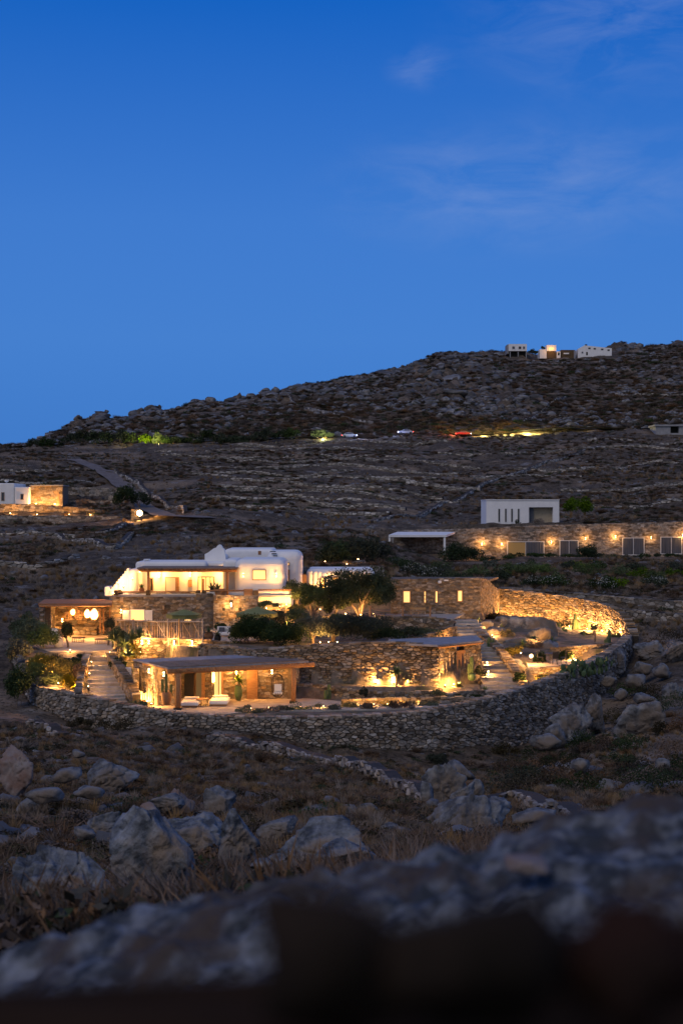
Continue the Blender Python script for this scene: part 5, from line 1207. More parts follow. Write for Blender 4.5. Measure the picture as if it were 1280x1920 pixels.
spiky('yucca_plant', 'large yucca rosette in the low bed left of the garden path', 'yucca', 650, 1338, 92.6, 1.0, 60, .03, seed=50, stem=.2, up=-.1)
spiky('yucca_plant', 'spiky yucca silhouetted in the middle of the rock garden', 'yucca', 1114, 1205, 113, .8, 36, .035, seed=51, stem=1.0)
spiky('agave_plant', 'agave lit yellow beside the uppermost garden lamp', 'agave', 958, 1172, 118, .8, 34, .05, seed=52)
spiky('agave_plant', 'agave growing over the brightest pair of rock-garden lamps', 'agave', 980, 1212, 106.8, .8, 34, .05, seed=53)
spiky('agave_plant', 'small agave at the left edge of the mound, beside two lamps', 'agave', 896, 1165, 117, .5, 24, .04, seed=54)
spiky('agave_plant', 'low agave by the pale planter wall', 'agave', 1014, 1280, 98.8, .6, 26, .05, seed=55)
spiky('agave_plant', 'agave above the pale planter wall, left of the dining table', 'agave', 1000, 1198, 110, .55, 26, .05, seed=56)
for i, (a, b, d, n, lab) in enumerate([(1120, 1262, 101.2, 34, 'prickly pear clump against the ring wall, right end of the row'), (1092, 1268, 99.6, 34, 'prickly pear clump in the middle of the row by the ring wall'), (1064, 1276, 98.2, 26, 'prickly pear clump at the left end of the row by the ring wall'), (1058, 1202, 121, 18, 'small prickly pear at the foot of the curved back wall')]):
    pricklypear(lab, a, b, d, n, seed=60 + i)
foliage('topiary_tree', 'small dark ball-headed tree before the curved back wall', 'tree', 1113, 1176, 119, (.3, .3, .3), 900, .08, 'lf_dark', 6, 61, trunk=1, zb=-10.3)
for i, (a, b, d, r_, m, lab) in enumerate([(465, 1334, 90.4, (.9, .4, .42), 'lf_olive', 'small grey shrub in front of the patio, left one'), (512, 1333, 90.8, (1.0, .4, .42), 'lf_brown', 'brownish shrub in front of the patio, below the egg chair'),
        (562, 1332, 91.2, (1.0, .4, .5), 'lf_green', 'yellow-green lit shrub below the right end of the pergola'), (612, 1331, 91.3, (1.0, .4, .5), 'lf_olive', 'lit shrub left of the yucca rosette'),
        (700, 1326, 91.6, (.9, .4, .42), 'lf_brown', 'amber-lit dry shrub right of the yucca rosette'), (750, 1324, 91.9, (1.0, .4, .42), 'lf_brown', 'orange-lit dry shrub in the middle of the lit planting strip'),
        (800, 1322, 93.2, (.9, .4, .35), 'lf_olive', 'low lit shrub at the right end of the planting strip'), (680, 1300, 96.2, (.35, .3, .5), 'lf_dark', 'dark upright shrub growing on the low garden wall'),
        (860, 1308, 94.9, (1.0, .5, .25), 'lf_dark', 'dark low planting inside the small curved kerbs'), (905, 1306, 95.3, (.9, .4, .22), 'lf_dark', 'dark low planting at the foot of the wide steps'),
        (655, 1327, 92.4, (.8, .4, .45), 'lf_amber', 'amber shrub touching the yucca rosette'), (730, 1325, 92.8, (.9, .4, .42), 'lf_amber', 'shrub coloured golden as if lit, between the two orange-lit ones'), (775, 1322, 93, (.9, .4, .4), 'lf_amber', 'golden shrub right of the orange-lit dry shrub'), (585, 1330, 92.4, (.7, .35, .4), 'lf_dark', 'dark shrub between the two lit shrubs by the log post'), (536, 1332, 91, (.6, .35, .4), 'lf_dark', 'dark small shrub before the egg chair'), (1020, 1270, 99.2, (.7, .4, .4), 'lf_amber', 'golden shrub on the pale planter wall foot'), (950, 1190, 112.8, (.6, .4, .45), 'lf_amber', 'golden shrub among the mound boulders'), (1060, 1198, 122, (1.0, .5, .5), 'lf_dark', 'dark shrub under the curved wall, left'), (1150, 1222, 115.5, (.8, .5, .5), 'lf_amber', 'golden shrub where the curved wall ends'), (825, 1300, 96, (.6, .4, .3), 'lf_olive', 'grey shrub at the end of the low garden wall'), (898, 1262, 100, (.5, .4, .6), 'lf_dark', 'dark shrub between the hut and the garden steps'),
        (1078, 1258, 102.5, (.7, .4, .5), 'lf_green', 'green shrub behind the prickly pears'), (1000, 1210, 109, (.9, .5, .4), 'lf_brown', 'dry shrub glowing beside the rock-garden lamps'),
        (1128, 1222, 111, (.5, .4, .5), 'lf_green', 'lit green shrub on the upper planter')]):
    foliage('garden_shrub', lab, 'shrub', a, b, d, r_, 1500, .085, m, 10, 80 + i)

for i, (a, b, d, r_, m, lab) in enumerate([(92, 1276, 96.6, (1.0, .7, .7), 'lf_olive', 'leafy shrub just above the ring wall, left of the stair'), (132, 1283, 95, (.95, .7, .75), 'lf_amber', 'lit leafy shrub in the corner of ring wall and stair'), (150, 1262, 97.6, (.6, .6, .7), 'lf_brown', 'reddish lit shrub against the left edge of the stair'), (70, 1262, 98.5, (.8, .7, .7), 'lf_olive', 'shrub between the oleander and the amber shrub'), (108, 1240, 101.5, (1.1, .7, .5), 'lf_dark', 'dark hedge-like shrub along the edge of the court')]):
    foliage('garden_shrub', lab, 'shrub', a, b, d, r_, 3600, .1, m, 16, 700 + i, zb=-12.6)
wall('planter_wall', 'low amber-lit stone edging behind the planting strip', [(640,93.6,1313,1334),(720,93.9,1311,1332),(800,94.1,1310,1330),(870,94.2,1308,1326)], sw=.3, sh=.15, m='stone_warm', parts=30, proud=.06, thick=.3, cap=.8, seed=25)
# boulders of the rock garden mound
for i, (a, b, d, w, h, lab) in enumerate([(985, 1182, 117, 118, 56, 'largest dark boulder of the rock-garden mound'), (1010, 1190, 113, 52, 28, 'flat boulder right of the mound lamps'), (930, 1188, 114.5, 44, 26, 'boulder at the left foot of the mound'), (950, 1165, 121, 50, 22, 'boulder on top of the mound near the stone house'), (912, 1172, 118.5, 30, 18, 'small boulder beside the two left mound lamps'), (1025, 1210, 109.3, 46, 22, 'low boulder above the dining terrace'), (960, 1206, 110.6, 50, 24, 'smooth boulder above the brightest lamp'), (968, 1252, 103.6, 34, 34, 'rounded rock at the corner of the garden steps'), (1040, 1180, 121, 30, 20, 'small rock below the curved back wall')]):
    boulder(lab, a, b, d, w, h, 'rock', 200 + i, 3)

# things in the right garden: bell, little chairs
def bell():
    p = W(761, 1272, 97.9); e = thing('bell_lamp', 'dark bell-shaped shade in front of the floodlit wall', 'lamp shade', p)
    MB().lathe(p, [(.22, 0), (.18, .08), (.09, .2), (.04, .26), (.01, .32)], 14).build('shade', M['metal'], e, smooth=True)
    MB().tube([p + Vector((0, .05, .2)), p + Vector((0, .45, .35))], .012, 5).build('bracket', M['metal'], e)
    s = thing('wooden_stake', 'thin wooden stake right of the bell shade', 'stake', W(775, 1292, 98.5)); MB().tube([W(775, 1292, 98.5), W(776, 1272, 98.6)], .05, 7).build('stake', M['wood'], s)
bell()
e = thing('bed_wall', 'small white plastered bed wall glowing under the agaves', 'wall', W(236, 1272, 99)); MB().box(*rect(224, 246, 1252, 1276, 99, .25)).build('wall', M['white'], e, bevel=.04)
for i, (a, b, d, w_, h_, lab) in enumerate([(1205, 1250, 103, 34, 20, 'low grey rock under the square crag')]): boulder(lab, a, b, d, w_, h_, 'rock', 260 + i, 3)
for i, (a, d, r_, m, lab) in enumerate([(1180, 100, 1.0, 'lf_dark', 'dark bush squeezed between the upper right boulders'), (1228, 96, 1.2, 'lf_heath', 'dark heath bush in front of the right-hand crags'), (1268, 90, 1.3, 'lf_dark', 'dark bush at the right edge below the crags'), (1150, 92, .9, 'lf_heath', 'heath bush between the two big pale boulders'), (1095, 84, 1.0, 'lf_dark', 'dark bush at the foot of the leaning boulder'), (1215, 112, 1.0, 'lf_brown', 'brown bush behind the square crag'), (1255, 112, 1.2, 'lf_heath', 'dark bush above the crag at the picture edge')]):
    x, y = XY(a, d); z = TZ1(x, y); foliage('scrub_bush', lab, 'bush', a, 960 - (z + r_ * .35) * F / d, d, (r_ * 1.3, r_, r_ * .8), 1900, .1, m, 12, 720 + i)

# ------------------------------------------------------------------ lamps
U = 'uplight'; SCN = 'sconce'
LAMPS = [
 (U, 704, 1288, 98.55, 170, 'floodlight at the left of the lit patch on the tall retaining wall'), (U, 738, 1292, 98.4, 190, 'floodlight at the foot of the agave tree'), (U, 764, 1292, 98.35, 240, 'floodlight under the bell shade'),
 (U, 834, 1292, 97.6, 170, 'floodlight at the left foot of the hut side wall'), (U, 850, 1284, 98.3, 190, 'floodlight beside the agave at the hut door'),
 (U, 262, 1308, 93.9, 110, 'uplight at the foot of the pale pillar'), (U, 276, 1314, 93.5, 110, 'uplight among the upright logs'), (U, 284, 1318, 92.4, 40, 'tiny path light before the pergola house'),
 (U, 222, 1243, 101.2, 75, 'uplight under the agaves, above the stair wall'), (U, 236, 1246, 100.9, 90, 'uplight at the small white bed wall'), (U, 206, 1222, 103.7, 40, 'small greenish light left of the big agave'),
 (U, 240, 1222, 102, 45, 'small lamp between the palm leaves'), (U, 264, 1222, 103.5, 70, 'lamp at the foot of the fence wall, left end'),
 (U, 132, 1226, 104, 55, 'little lamp beside the slim tree on the court edge'), (U, 144, 1288, 95.2, 120, 'uplight in the shrubs just left of the stair'), (U, 100, 1262, 98.3, 110, 'uplight hidden in the amber shrub'), (U, 72, 1245, 102, 110, 'uplight at the left edge of the amber shrubs'), (U, 110, 1280, 95.6, 120, 'uplight at the foot of the leafy shrub'),
 (U, 600, 1206, 104.4, 150, 'uplight at the forked olive trunk'), (U, 616, 1204, 104.8, 40, 'small light right of the forked olive trunk'), (U, 632, 1203, 104.9, 30, 'small light between olive and broad bush'),
 (U, 676, 1152, 116.8, 75, 'uplight at the trunk of the big tree'), (U, 648, 1150, 117, 55, 'uplight left of the big tree trunk'), (U, 700, 1150, 117.2, 50, 'uplight right of the big tree trunk'),
 (U, 559, 1140, 117.5, 70, 'uplight under the olive beside the villa'), (U, 600, 1142, 118, 60, 'uplight under the grey-green olive'), (U, 524, 1136, 117, 40, 'small light left of the bright niche'),
 (U, 537, 1133, 117.4, 150, 'bright uplight in the niche at the villa corner'), (U, 500, 1140, 117.3, 70, 'uplight behind the yellow-lit plant'), (U, 536, 1172, 109.5, 60, 'round glowing lamp behind the dark bushes'),
 (U, 910, 1184, 116.4, 110, 'lower lamp of the pair at the left of the mound'), (U, 922, 1190, 113.2, 130, 'lamp beside the boulder at the left foot of the mound'), (U, 960, 1168, 117.4, 110, 'bright lamp beside the uppermost agave'), (U, 975, 1163, 122, 120, 'lamp behind the largest mound boulder'),
 (U, 1030, 1188, 117, 120, 'lamp right of the largest mound boulder'), (U, 1004, 1196, 111.3, 120, 'lamp between the flat boulders'), (U, 976, 1224, 104.5, 120, 'left lamp of the brightest pair in the rock garden'), ('bulb', 995, 1230, 103, 170, 'brightest glaring lamp of the rock garden'),
 (U, 1022, 1284, 99.4, 190, 'floodlight on the pale planter wall, left'), (U, 1000, 1286, 98.8, 150, 'floodlight on the pale planter wall, corner'), (U, 1052, 1276, 99.6, 90, 'floodlight on the pale planter wall, right'),
 (U, 1066, 1206, 126.2, 280, 'uplight at the curved back wall, left'), (U, 1100, 1206, 124, 320, 'uplight at the curved back wall, middle'), (U, 1128, 1214, 122, 250, 'uplight at the curved back wall, right'), (U, 1155, 1222, 118.8, 200, 'uplight at the far right of the curved wall'), (U, 1010, 1176, 128.6, 190, 'uplight behind the mound at the curved wall'), (U, 976, 1170, 129.2, 150, 'added uplight at the curved wall above the mound, left'), (U, 1040, 1190, 127.4, 210, 'added uplight at the curved wall between mound and tall slim cactus'), (U, 945, 1160, 129.5, 170, 'uplight where the curved wall meets the stone house'),  # two extra uplights above the mound added for more amber on the wall
 (U, 1075, 1238, 106.4, 150, 'uplight on the planter wall behind the dining table'), (U, 1122, 1244, 105.9, 150, 'uplight on the planter wall near the tall cactus'), (U, 1140, 1240, 107, 70, 'uplight beside the tall lit cactus'), (U, 1088, 1268, 101, 90, 'uplight among the prickly pears'),
 (U, 700, 1334, 93.3, 26, 'ground light in the planting strip, nearest the yucca'), (U, 726, 1334, 93.3, 26, 'ground light in the planting strip, second from the yucca'), (U, 752, 1332, 93.3, 26, 'ground light in the planting strip, third from the yucca'), (U, 784, 1330, 93.3, 26, 'ground light in the planting strip, fourth from the yucca'), (U, 668, 1334, 93.3, 26, 'ground light beside the yucca rosette'),
 (U, 470, 1340, 91.2, 16, 'ground light in front of the white daybed'), (U, 563, 1332, 92, 22, 'ground light below the right log post'), (U, 606, 1338, 92.2, 26, 'ground light left of the yucca rosette'), (U, 504, 1340, 91.5, 16, 'ground light below the egg chair'),
 (U, 850, 1200, 110.3, 60, 'step light at the upper stairs'), (SCN, 913, 1245, 103.6, 45, 'step light low on the hut side of the garden steps, upper'), (SCN, 915, 1262, 101.2, 50, 'step light low on the hut side of the garden steps, lower'),
 (U, 172, 1240, 100.8, 30, 'step light at the top of the left-hand stair'), (U, 168, 1262, 97.6, 35, 'step light halfway down the left-hand stair'), (U, 166, 1286, 94.6, 35, 'step light low on the left-hand stair'),
 (SCN, 227, 1146, 117.55, 35, 'wall lamp left of the shuttered window'), (SCN, 433.5, 1134, 116.0, 110, 'wall lamp between the two small niches'),
 (SCN, 266, 1204, 104.0, 80, 'first wall lamp under the stake screen'), (SCN, 279, 1204, 104.0, 80, 'second wall lamp under the stake screen'), (SCN, 326, 1205, 104.2, 90, 'third wall lamp under the stake screen'), (SCN, 360, 1205, 104.4, 90, 'fourth wall lamp under the stake screen'),
 (SCN, 279, 1258, 93.9, 40, 'wall lamp on the outer corner of the pergola house'), (SCN, 307, 1264, 92.8, 60, 'wall lamp above the potted cactus'), (SCN, 443, 1260, 95.9, 110, 'wall lamp above the potted palm'), (SCN, 510, 1260, 95.9, 60, 'dim wall lamp above the egg chair'),
 (SCN, 299, 1078, 122.0, 120, 'left wall lamp under the veranda roof'), (SCN, 420, 1077, 122.0, 120, 'right wall lamp under the veranda roof'), (SCN, 357, 1077, 122.0, 90, 'middle wall lamp under the veranda roof'), (SCN, 262, 1070, 118.9, 50, 'lamp at the left end of the veranda beam'),
 (SCN, 456, 1078, 118.4, 16, 'wall lamp left of the lit window of the white front block'), (SCN, 518, 1078, 118.4, 22, 'wall lamp right of the lit window of the white front block'),
 (U, 249, 1084, 118.9, 40, 'lamp at the corner of the glowing stair'), (U, 214, 1112, 118.9, 50, 'lamp at the foot of the glowing white stair'), (U, 232, 1098, 118.9, 50, 'lamp halfway up the glowing white stair'), (U, 222, 1092, 119.2, 30, 'lamp beside the white stair parapet'),
 (U, 616, 1106, 127.2, 110, 'uplight between the windows of the small white house'), (U, 592, 1108, 127, 60, 'uplight at the rounded corner of the small white house'), (U, 648, 1106, 127, 110, 'uplight at the right of the small white house'),
 (U, 113, 1186, 115.8, 70, 'lamp on the inner pier of the pavilion'), (SCN, 117, 1163, 116.5, 90, 'small lamp on the pavilion back wall, left'),
]
for L_ in LAMPS:
    k, a, b, d, P, lab = L_; lamp(k, lab, a, b, d, P * 1.0)

# ------------------------------------------------------------------ pale villa, gate and walls at the left
V1 = thing('white_villa', 'two white cubic blocks with a stone wing at the left edge of the slope', 'house', W(30, 946, 245))
pbox('wall', 'white', V1, -40, 27.5, 906, 948, 245, 9, bevel=.15); pbox('wall', 'white', V1, 27.8, 55, 913, 950, 244.5, 7, bevel=.15)
for a, b, c, d, D in ((3, 9, 923, 939, 244.98), (39, 45, 926, 937, 244.48)): window(V1, a, b, c, d, D, 'glass', 'frame')
stone_wall(V1, [(*XY(55, 246), ZY(910, 246), ZY(948, 246)), (*XY(118, 246), ZY(911, 246), ZY(948, 246))], sw=.9, sh=.4, m='stone_warm', core='mortar_pale', parts=0, proud=.06, thick=5, seed=81)
pbox('roof', 'concrete', V1, 55, 119, 909.2, 911, 245.7, 5.5); planks(V1, 108, 112, 926, 944, 245.9, 2)
e = thing('satellite_dish', 'small pale dish on the roof of the left villa', 'dish', W(13, 906, 248)); MB().lathe(W(13, 903, 248), [(.05, -.2), (.3, 0), (.45, .2), (.4, .2), (.05, -.1)], 12).build('dish', M['white'], e, smooth=True); MB().tube([W(13, 907, 248), W(13, 903, 248)], .05, 5).build('mast', M['metal'], e)
wall('villa_wall', 'long amber-lit stone terrace wall below the left villa', [(-60,240,944,964),(60,240,946,965),(150,241,952,966),(190,242,958,967)], sw=.8, sh=.4, m='stone_warm', parts=0, proud=.12, seed=82, group=None)
wall('villa_wall', 'dark field wall between the lit terrace wall and the gate pillar', [(-60,232,966,985),(100,232,967,986),(246,233,968,988)], sw=.8, sh=.4, parts=0, proud=.12, seed=83)
wall('villa_wall', 'stone field wall right of the gate pillar', [(262,233,965,985),(330,231,966,984),(352,230,970,985)], sw=.8, sh=.4, parts=0, proud=.12, seed=84)
wall('villa_wall', 'upper stone field wall behind the stone wing of the villa', [(118,262,912,928),(200,261,915,930),(238,260,918,930)], sw=.8, sh=.4, parts=0, proud=.1, seed=85)
wall('villa_wall', 'lower stone field wall behind the brown bush', [(120,252,936,950),(200,251,938,950),(246,250,940,952)], sw=.8, sh=.4, parts=0, proud=.1, seed=86)
e = thing('gate_pillar', 'square stone gate pillar carrying the bright lamp on the slope', 'pillar', W(254, 1003, 229)); stone_wall(e, [(*XY(246, 229), ZY(954, 229), ZY(1004, 229)), (*XY(261, 229), ZY(956, 229), ZY(1004, 229))], sw=.6, sh=.35, parts=0, proud=.08, thick=1.2, seed=87, m='stone_warm')
lamp('bulb', 'brilliant bare lamp beside the gate pillar on the slope', 262, 962, 227.5, 900, rad=.2, glow=.42)
for a, b, d, P, lab in ((68, 944, 244.2, 420, 'uplight washing the stone wing of the left villa, left'), (103, 945, 244.2, 320, 'uplight washing the stone wing of the left villa, right'), (295, 968, 229.5, 60, 'small lamp by the track right of the gate'), (338, 969, 228.5, 60, 'second small lamp by the track, farther right'), (20, 962, 238, 200, 'ground lamp before the amber terrace wall, left'), (70, 964, 238, 200, 'ground lamp before the amber terrace wall, middle'), (130, 964, 239, 160, 'ground lamp before the amber terrace wall, right'), (170, 965, 240.2, 60, 'ground lamp at the end of the amber terrace wall')):
    lamp(U, lab, a, b, d, P, rad=.15, glow=.13)
foliage('round_bush', 'round brown bush beside the amber terrace wall', 'bush', 153, 945, 243, (1.25, 1.0, .9), 1500, .2, 'lf_brown', 12, 90)
for i, (a, b, lab) in enumerate([(240, 925, 'dark tree row at the bend of the track, upper'), (262, 938, 'dark tree row at the bend of the track, lower'), (228, 932, 'dark bush left of the track bend')]): foliage('dark_tree', lab, 'tree', a, b, 243 - i, (1.9, 1.5, 1.5), 1600, .3, 'lf_dark', 12, 91 + i, trunk=3)

# track and its wall
def ribbon(name, label, pts, w, m, lift=.12):
    q = curve([(*XY(a, d), 0) for a, d in pts], 8); V = []; K = 5
    for i, p in enumerate(q):
        d = Vector((q[min(i + 1, len(q) - 1)][0] - q[max(i - 1, 0)][0], q[min(i + 1, len(q) - 1)][1] - q[max(i - 1, 0)][1])).normalized()
        for k in range(K):
            o = (k / (K - 1) - .5) * w * (1 + .15 * math.sin(i * .9)); x, y = p[0] + d.y * o, p[1] - d.x * o; V.append((x, y, TZ1(x, y) + lift))
    # smooth along the track so that it lies like a graded road
    A_ = np.array(V).reshape(-1, K, 3); Z = A_[:, :, 2].max(1); Z = np.convolve(np.pad(Z, 2, mode='edge'), np.ones(5) / 5, 'valid'); A_[:, :, 2] = np.maximum(A_[:, :, 2], Z[:, None] - .1)
    n = len(q); i = np.arange(n * K).reshape(n, K); Fc = np.stack([i[:-1, :-1], i[:-1, 1:], i[1:, 1:], i[1:, :-1]], -1).reshape(-1, 4)
    o = link(name, mesh_np(name, A_.reshape(-1, 3), Fc, smooth=True), M[m], kind='structure'); o['label'] = label; return o
ribbon('track', 'pale dirt track winding down the slope past the gate', ROAD, 3.4, 'dirt', .2)
ribbon('road', 'asphalt road crossing the hillside below the ridge', [(-300, 403), (0, 403), (200, 403), (400, 403), (640, 403), (860, 403), (1000, 402), (1150, 400), (1300, 398), (1600, 396)], 6, 'asphalt', .15)
def drape_wall(name, label, pts, h=1.0, sw=.8, sh=.4, seed=0, m='stone', group=None, gap=.05):
    q = curve([(*XY(a, d), 0) for a, d in pts], 4); w = []
    for x, y, _ in q:
        z = TZ1(x, y); w.append((x, y, z + h * rnd.uniform(.4, .95), z - .8))
    e = thing(name, label, 'wall', (w[0][0], w[0][1], w[0][3]), group); m = 'field' if name == 'field_wall' else m; stone_wall(e, w, sw=sw, sh=sh, m=m, parts=0, proud=.18, thick=.6, seed=seed, gap=gap); return e
drape_wall('field_wall', 'drystone wall curving beside the dirt track, upper bend', [(215, 296), (245, 283), (268, 270), (280, 258)], 1.1, seed=101)
drape_wall('field_wall', 'drystone wall stepping down right of the dirt track', [(285, 254), (310, 244), (338, 234), (345, 226)], 1.1, seed=102)
TW = [([(440, 384), (560, 380), (700, 382), (840, 380)], 'terrace line directly below the hill road, centre'), ([(420, 334), (560, 328), (720, 330), (900, 326)], 'terrace line across the middle of the open slope, upper'), ([(400, 304), (540, 300), (700, 303), (820, 298)], 'terrace line across the middle of the open slope, centre'), ([(430, 279), (560, 276), (700, 274), (830, 270)], 'terrace line across the middle of the open slope, lower'), ([(440, 257), (560, 254), (680, 252)], 'short terrace line above the villa chimney'), ([(430, 233), (540, 230), (650, 228), (730, 225)], 'lowest terrace line right above the villa roofs'), ([(1100, 372), (1200, 366), (1330, 368)], 'terrace line below the concrete shelter'), ([(880, 300), (1000, 306), (1090, 300)], 'short terrace line crossing the diagonal wall'), ([(290, 372), (420, 368), (560, 366), (700, 368)], 'highest drystone terrace line below the road, left half'), ([(300, 345), (450, 340), (600, 342), (760, 338)], 'second terrace line below the road, above the track wall'), ([(330, 318), (480, 312), (640, 316), (860, 308)], 'third terrace line, running to below the lit verge'),
      ([(360, 292), (500, 288), (680, 290), (900, 282)], 'middle terrace line of the open slope'), ([(370, 268), (520, 264), (700, 262), (860, 256)], 'terrace line above the white box house, left'), ([(380, 246), (520, 243), (660, 241), (760, 238)], 'low terrace line right of the end of the track'),
      ([(820, 350), (960, 346), (1100, 352), (1300, 344)], 'terrace line below the lit road verge, right side'), ([(700, 216), (780, 232), (850, 262), (930, 300), (1050, 335), (1130, 352)], 'long pale wall climbing diagonally behind the white box house'), ([(960, 322), (1080, 316), (1200, 322), (1320, 316)], 'terrace line right of the diagonal wall, upper'),
      ([(1050, 285), (1160, 281), (1300, 284)], 'terrace line right of the diagonal wall, lower'), ([(1060, 252), (1180, 249), (1320, 250)], 'terrace line above the roof of the long stone house'), ([(-40, 300), (60, 298), (150, 302)], 'bare terrace line above the left villa'), ([(-40, 278), (80, 276), (180, 281)], 'second bare terrace line above the left villa'), ([(-40, 200), (80, 197), (200, 195), (250, 215)], 'rough wall across the scrub below the field wall'), ([(0, 158), (80, 156), (150, 160)], 'rough stone line above the left pavilion'), ([(110, 195), (160, 180), (215, 168), (250, 190)], 'rough stone line climbing towards the gate pillar')]
for i, (p, lab) in enumerate(TW): drape_wall('field_wall', lab, p, .8, sw=.8, sh=.34, seed=110 + i)
for i, (p, lab) in enumerate([([(540, 520), (600, 470), (700, 440)], 'old wall climbing the ridge slope at the left'), ([(980, 430), (1010, 460), (1050, 490), (1060, 500)], 'old wall climbing the ridge below the big slabs'), ([(1140, 520), (1200, 500), (1320, 490)], 'old wall running along the ridge flank, right side')]): drape_wall('field_wall', lab, p, 1.2, sw=1.3, sh=.6, seed=140 + i)

# hill road: shrubs, cars, sign
for i in range(22):
    a = 62 + i * 23 + rnd.uniform(-6, 6); lit = {9: 1, 10: 1}.get(i, 0) or (i in (23,)); x, y = XY(a, 396); z = TZ1(x, y)
    lab = 'dark green shrub, %s from the left end of the hill-road row' % ORD[i]; r_ = rnd.uniform(2.2, 3.2); h = rnd.uniform(1.5, 2.4)
    if 255 < a < 312: lab = ['yellow-green floodlit shrub in the roadside row, left one', 'yellow-green floodlit shrub in the roadside row, right one', 'floodlit shrub at the end of the lit pair'][i % 3]; r_ = 2.2
    foliage('roadside_shrub', lab, 'shrub', 640 + x * F / y, 960 - (z + h * .8) * F / y, 396, (r_, 1.6, h), 900, .5, 'lf_green' if 255 < a < 312 else 'lf_dark', 10, 300 + i, group='shrubs along the hill road' if lab.startswith('dark') else None)
foliage('roadside_shrub', 'bright green bush by the road, lit by headlights', 'shrub', 604, 815, 396, (3.2, 1.6, 1.5), 1600, .45, 'lf_green', 12, 330)
def bare_light(label, px, py, D, P, col):
    return lamp(U, label, px, py, D, P, rad=.3, glow=.1, col=col)
bare_light('garden light below the left floodlit roadside shrub', 266, 832, 391.5, 900, (1, .85, .3)); bare_light('garden light below the right floodlit roadside shrub', 298, 832, 391.5, 900, (1, .85, .3)); bare_light('light under the bright green bush by the road', 606, 824, 391.5, 1300, (.95, 1, .4))
def car(label, px, D, body='carwhite', lamps='head', flip=1):
    x, y = XY(px, D); z = TZ1(x, y) + .35; e = thing('parked_car', label, 'car', (x, y, z)); e['category'] = 'car'
    pr = [(-2.1, .35), (-2.1, .8), (-1.6, .95), (-1.0, 1.42), (.5, 1.45), (1.2, .98), (2.05, .82), (2.15, .4), (1.7, .28), (-1.7, .28)]
    MB().xz([(x + a * flip, z + b) for a, b in (pr if flip < 0 else pr[::-1])], y - .85, y + .85).build('body', M[body], e, bevel=.06, seg=2)
    MB().xz([(x + a * flip, z + b) for a, b in [(-1.35, 1.0), (-.92, 1.36), (.42, 1.39), (1.0, 1.0)]], y - .87, y + .87).build('window', M['glass'], e)
    for wx in (-1.35, 1.35):
        for wy in (-.8, .8): MB().tube([(x + wx, y + wy - .1, z + .33), (x + wx, y + wy + .1, z + .33)], .33, 12).build('wheel', M['tyre'], e)
    for wy in (-.62, .62):
        MB().cb((x + 2.1 * flip, y + wy, z + .68), (.12, .3, .16)).build('headlight', M['head'], e); MB().cb((x - 2.11 * flip, y + wy, z + .72), (.1, .3, .18)).build('taillight', M['tail'], e)
    return e
c1 = car('white car with bluish headlights left of the bright green bush', 655, 402); c2 = car('white car halfway along the lit stretch of hill road', 760, 402, flip=-1); c3 = car('dark red car ahead of the yellow-lit verge', 868, 402, 'carred')
for c, dx, P, cl in ((c1, 3.2, 500, (.4, .5, 1)), (c2, -3.2, 500, (.4, .5, 1)), (c3, -2.8, 900, (1, .15, .08)), (c3, 6, 3500, (1, .8, .25)), (c3, 12, 3500, (1, .8, .25)), (c3, 18, 3500, (1, .8, .25))): point(c, worldloc(c) + Vector((dx, -3.6, 1.3)), P, .3, cl, 'added_road_light')  # bare point lights added by the cars to brighten road and verge
e = thing('road_sign', 'small white road sign at the edge of the lit verge', 'sign', (XY(1038, 399)[0], 399, ZY(812, 399))); pbox('board', 'carwhite', e, 1035, 1041, 803, 807, 398.9, .05); pbox('post', 'metal', e, 1037.6, 1038.4, 807, 812, 398.95, .06)

# ------------------------------------------------------------------ ruin and concrete shelter
e = thing('stone_ruin', 'roofless brown stone ruin under the ridge', 'ruin', W(395, 793, 480))
stone_wall(e, [(*XY(376, 480), ZY(779, 480), ZY(800, 480)), (*XY(414, 480), ZY(780, 480), ZY(800, 480))], sw=1.0, sh=.5, m='stone_warm', parts=0, proud=.1, thick=4, seed=160)
for a, b, c, d in ((379, 384, 783, 790), (396, 404, 784, 793), (407, 411, 783, 788)): pbox('opening', 'darkopen', e, a, b, c, d, 479.85, .1)
e = thing('concrete_shelter', 'unfinished grey concrete shelter at the right edge of the road', 'shelter', W(1255, 815, 385))
pbox('roof', 'concrete', e, 1226, 1310, 796, 799, 384.6, 8); pbox('wall', 'concrete', e, 1228, 1256, 799, 822, 385, 7); pbox('wall', 'concrete', e, 1272, 1308, 799, 822, 385, 7); pbox('wall', 'concrete', e, 1256, 1272, 812, 822, 385, 7); pbox('opening', 'darkopen', e, 1256, 1272, 799.1, 812, 386.5, .2)

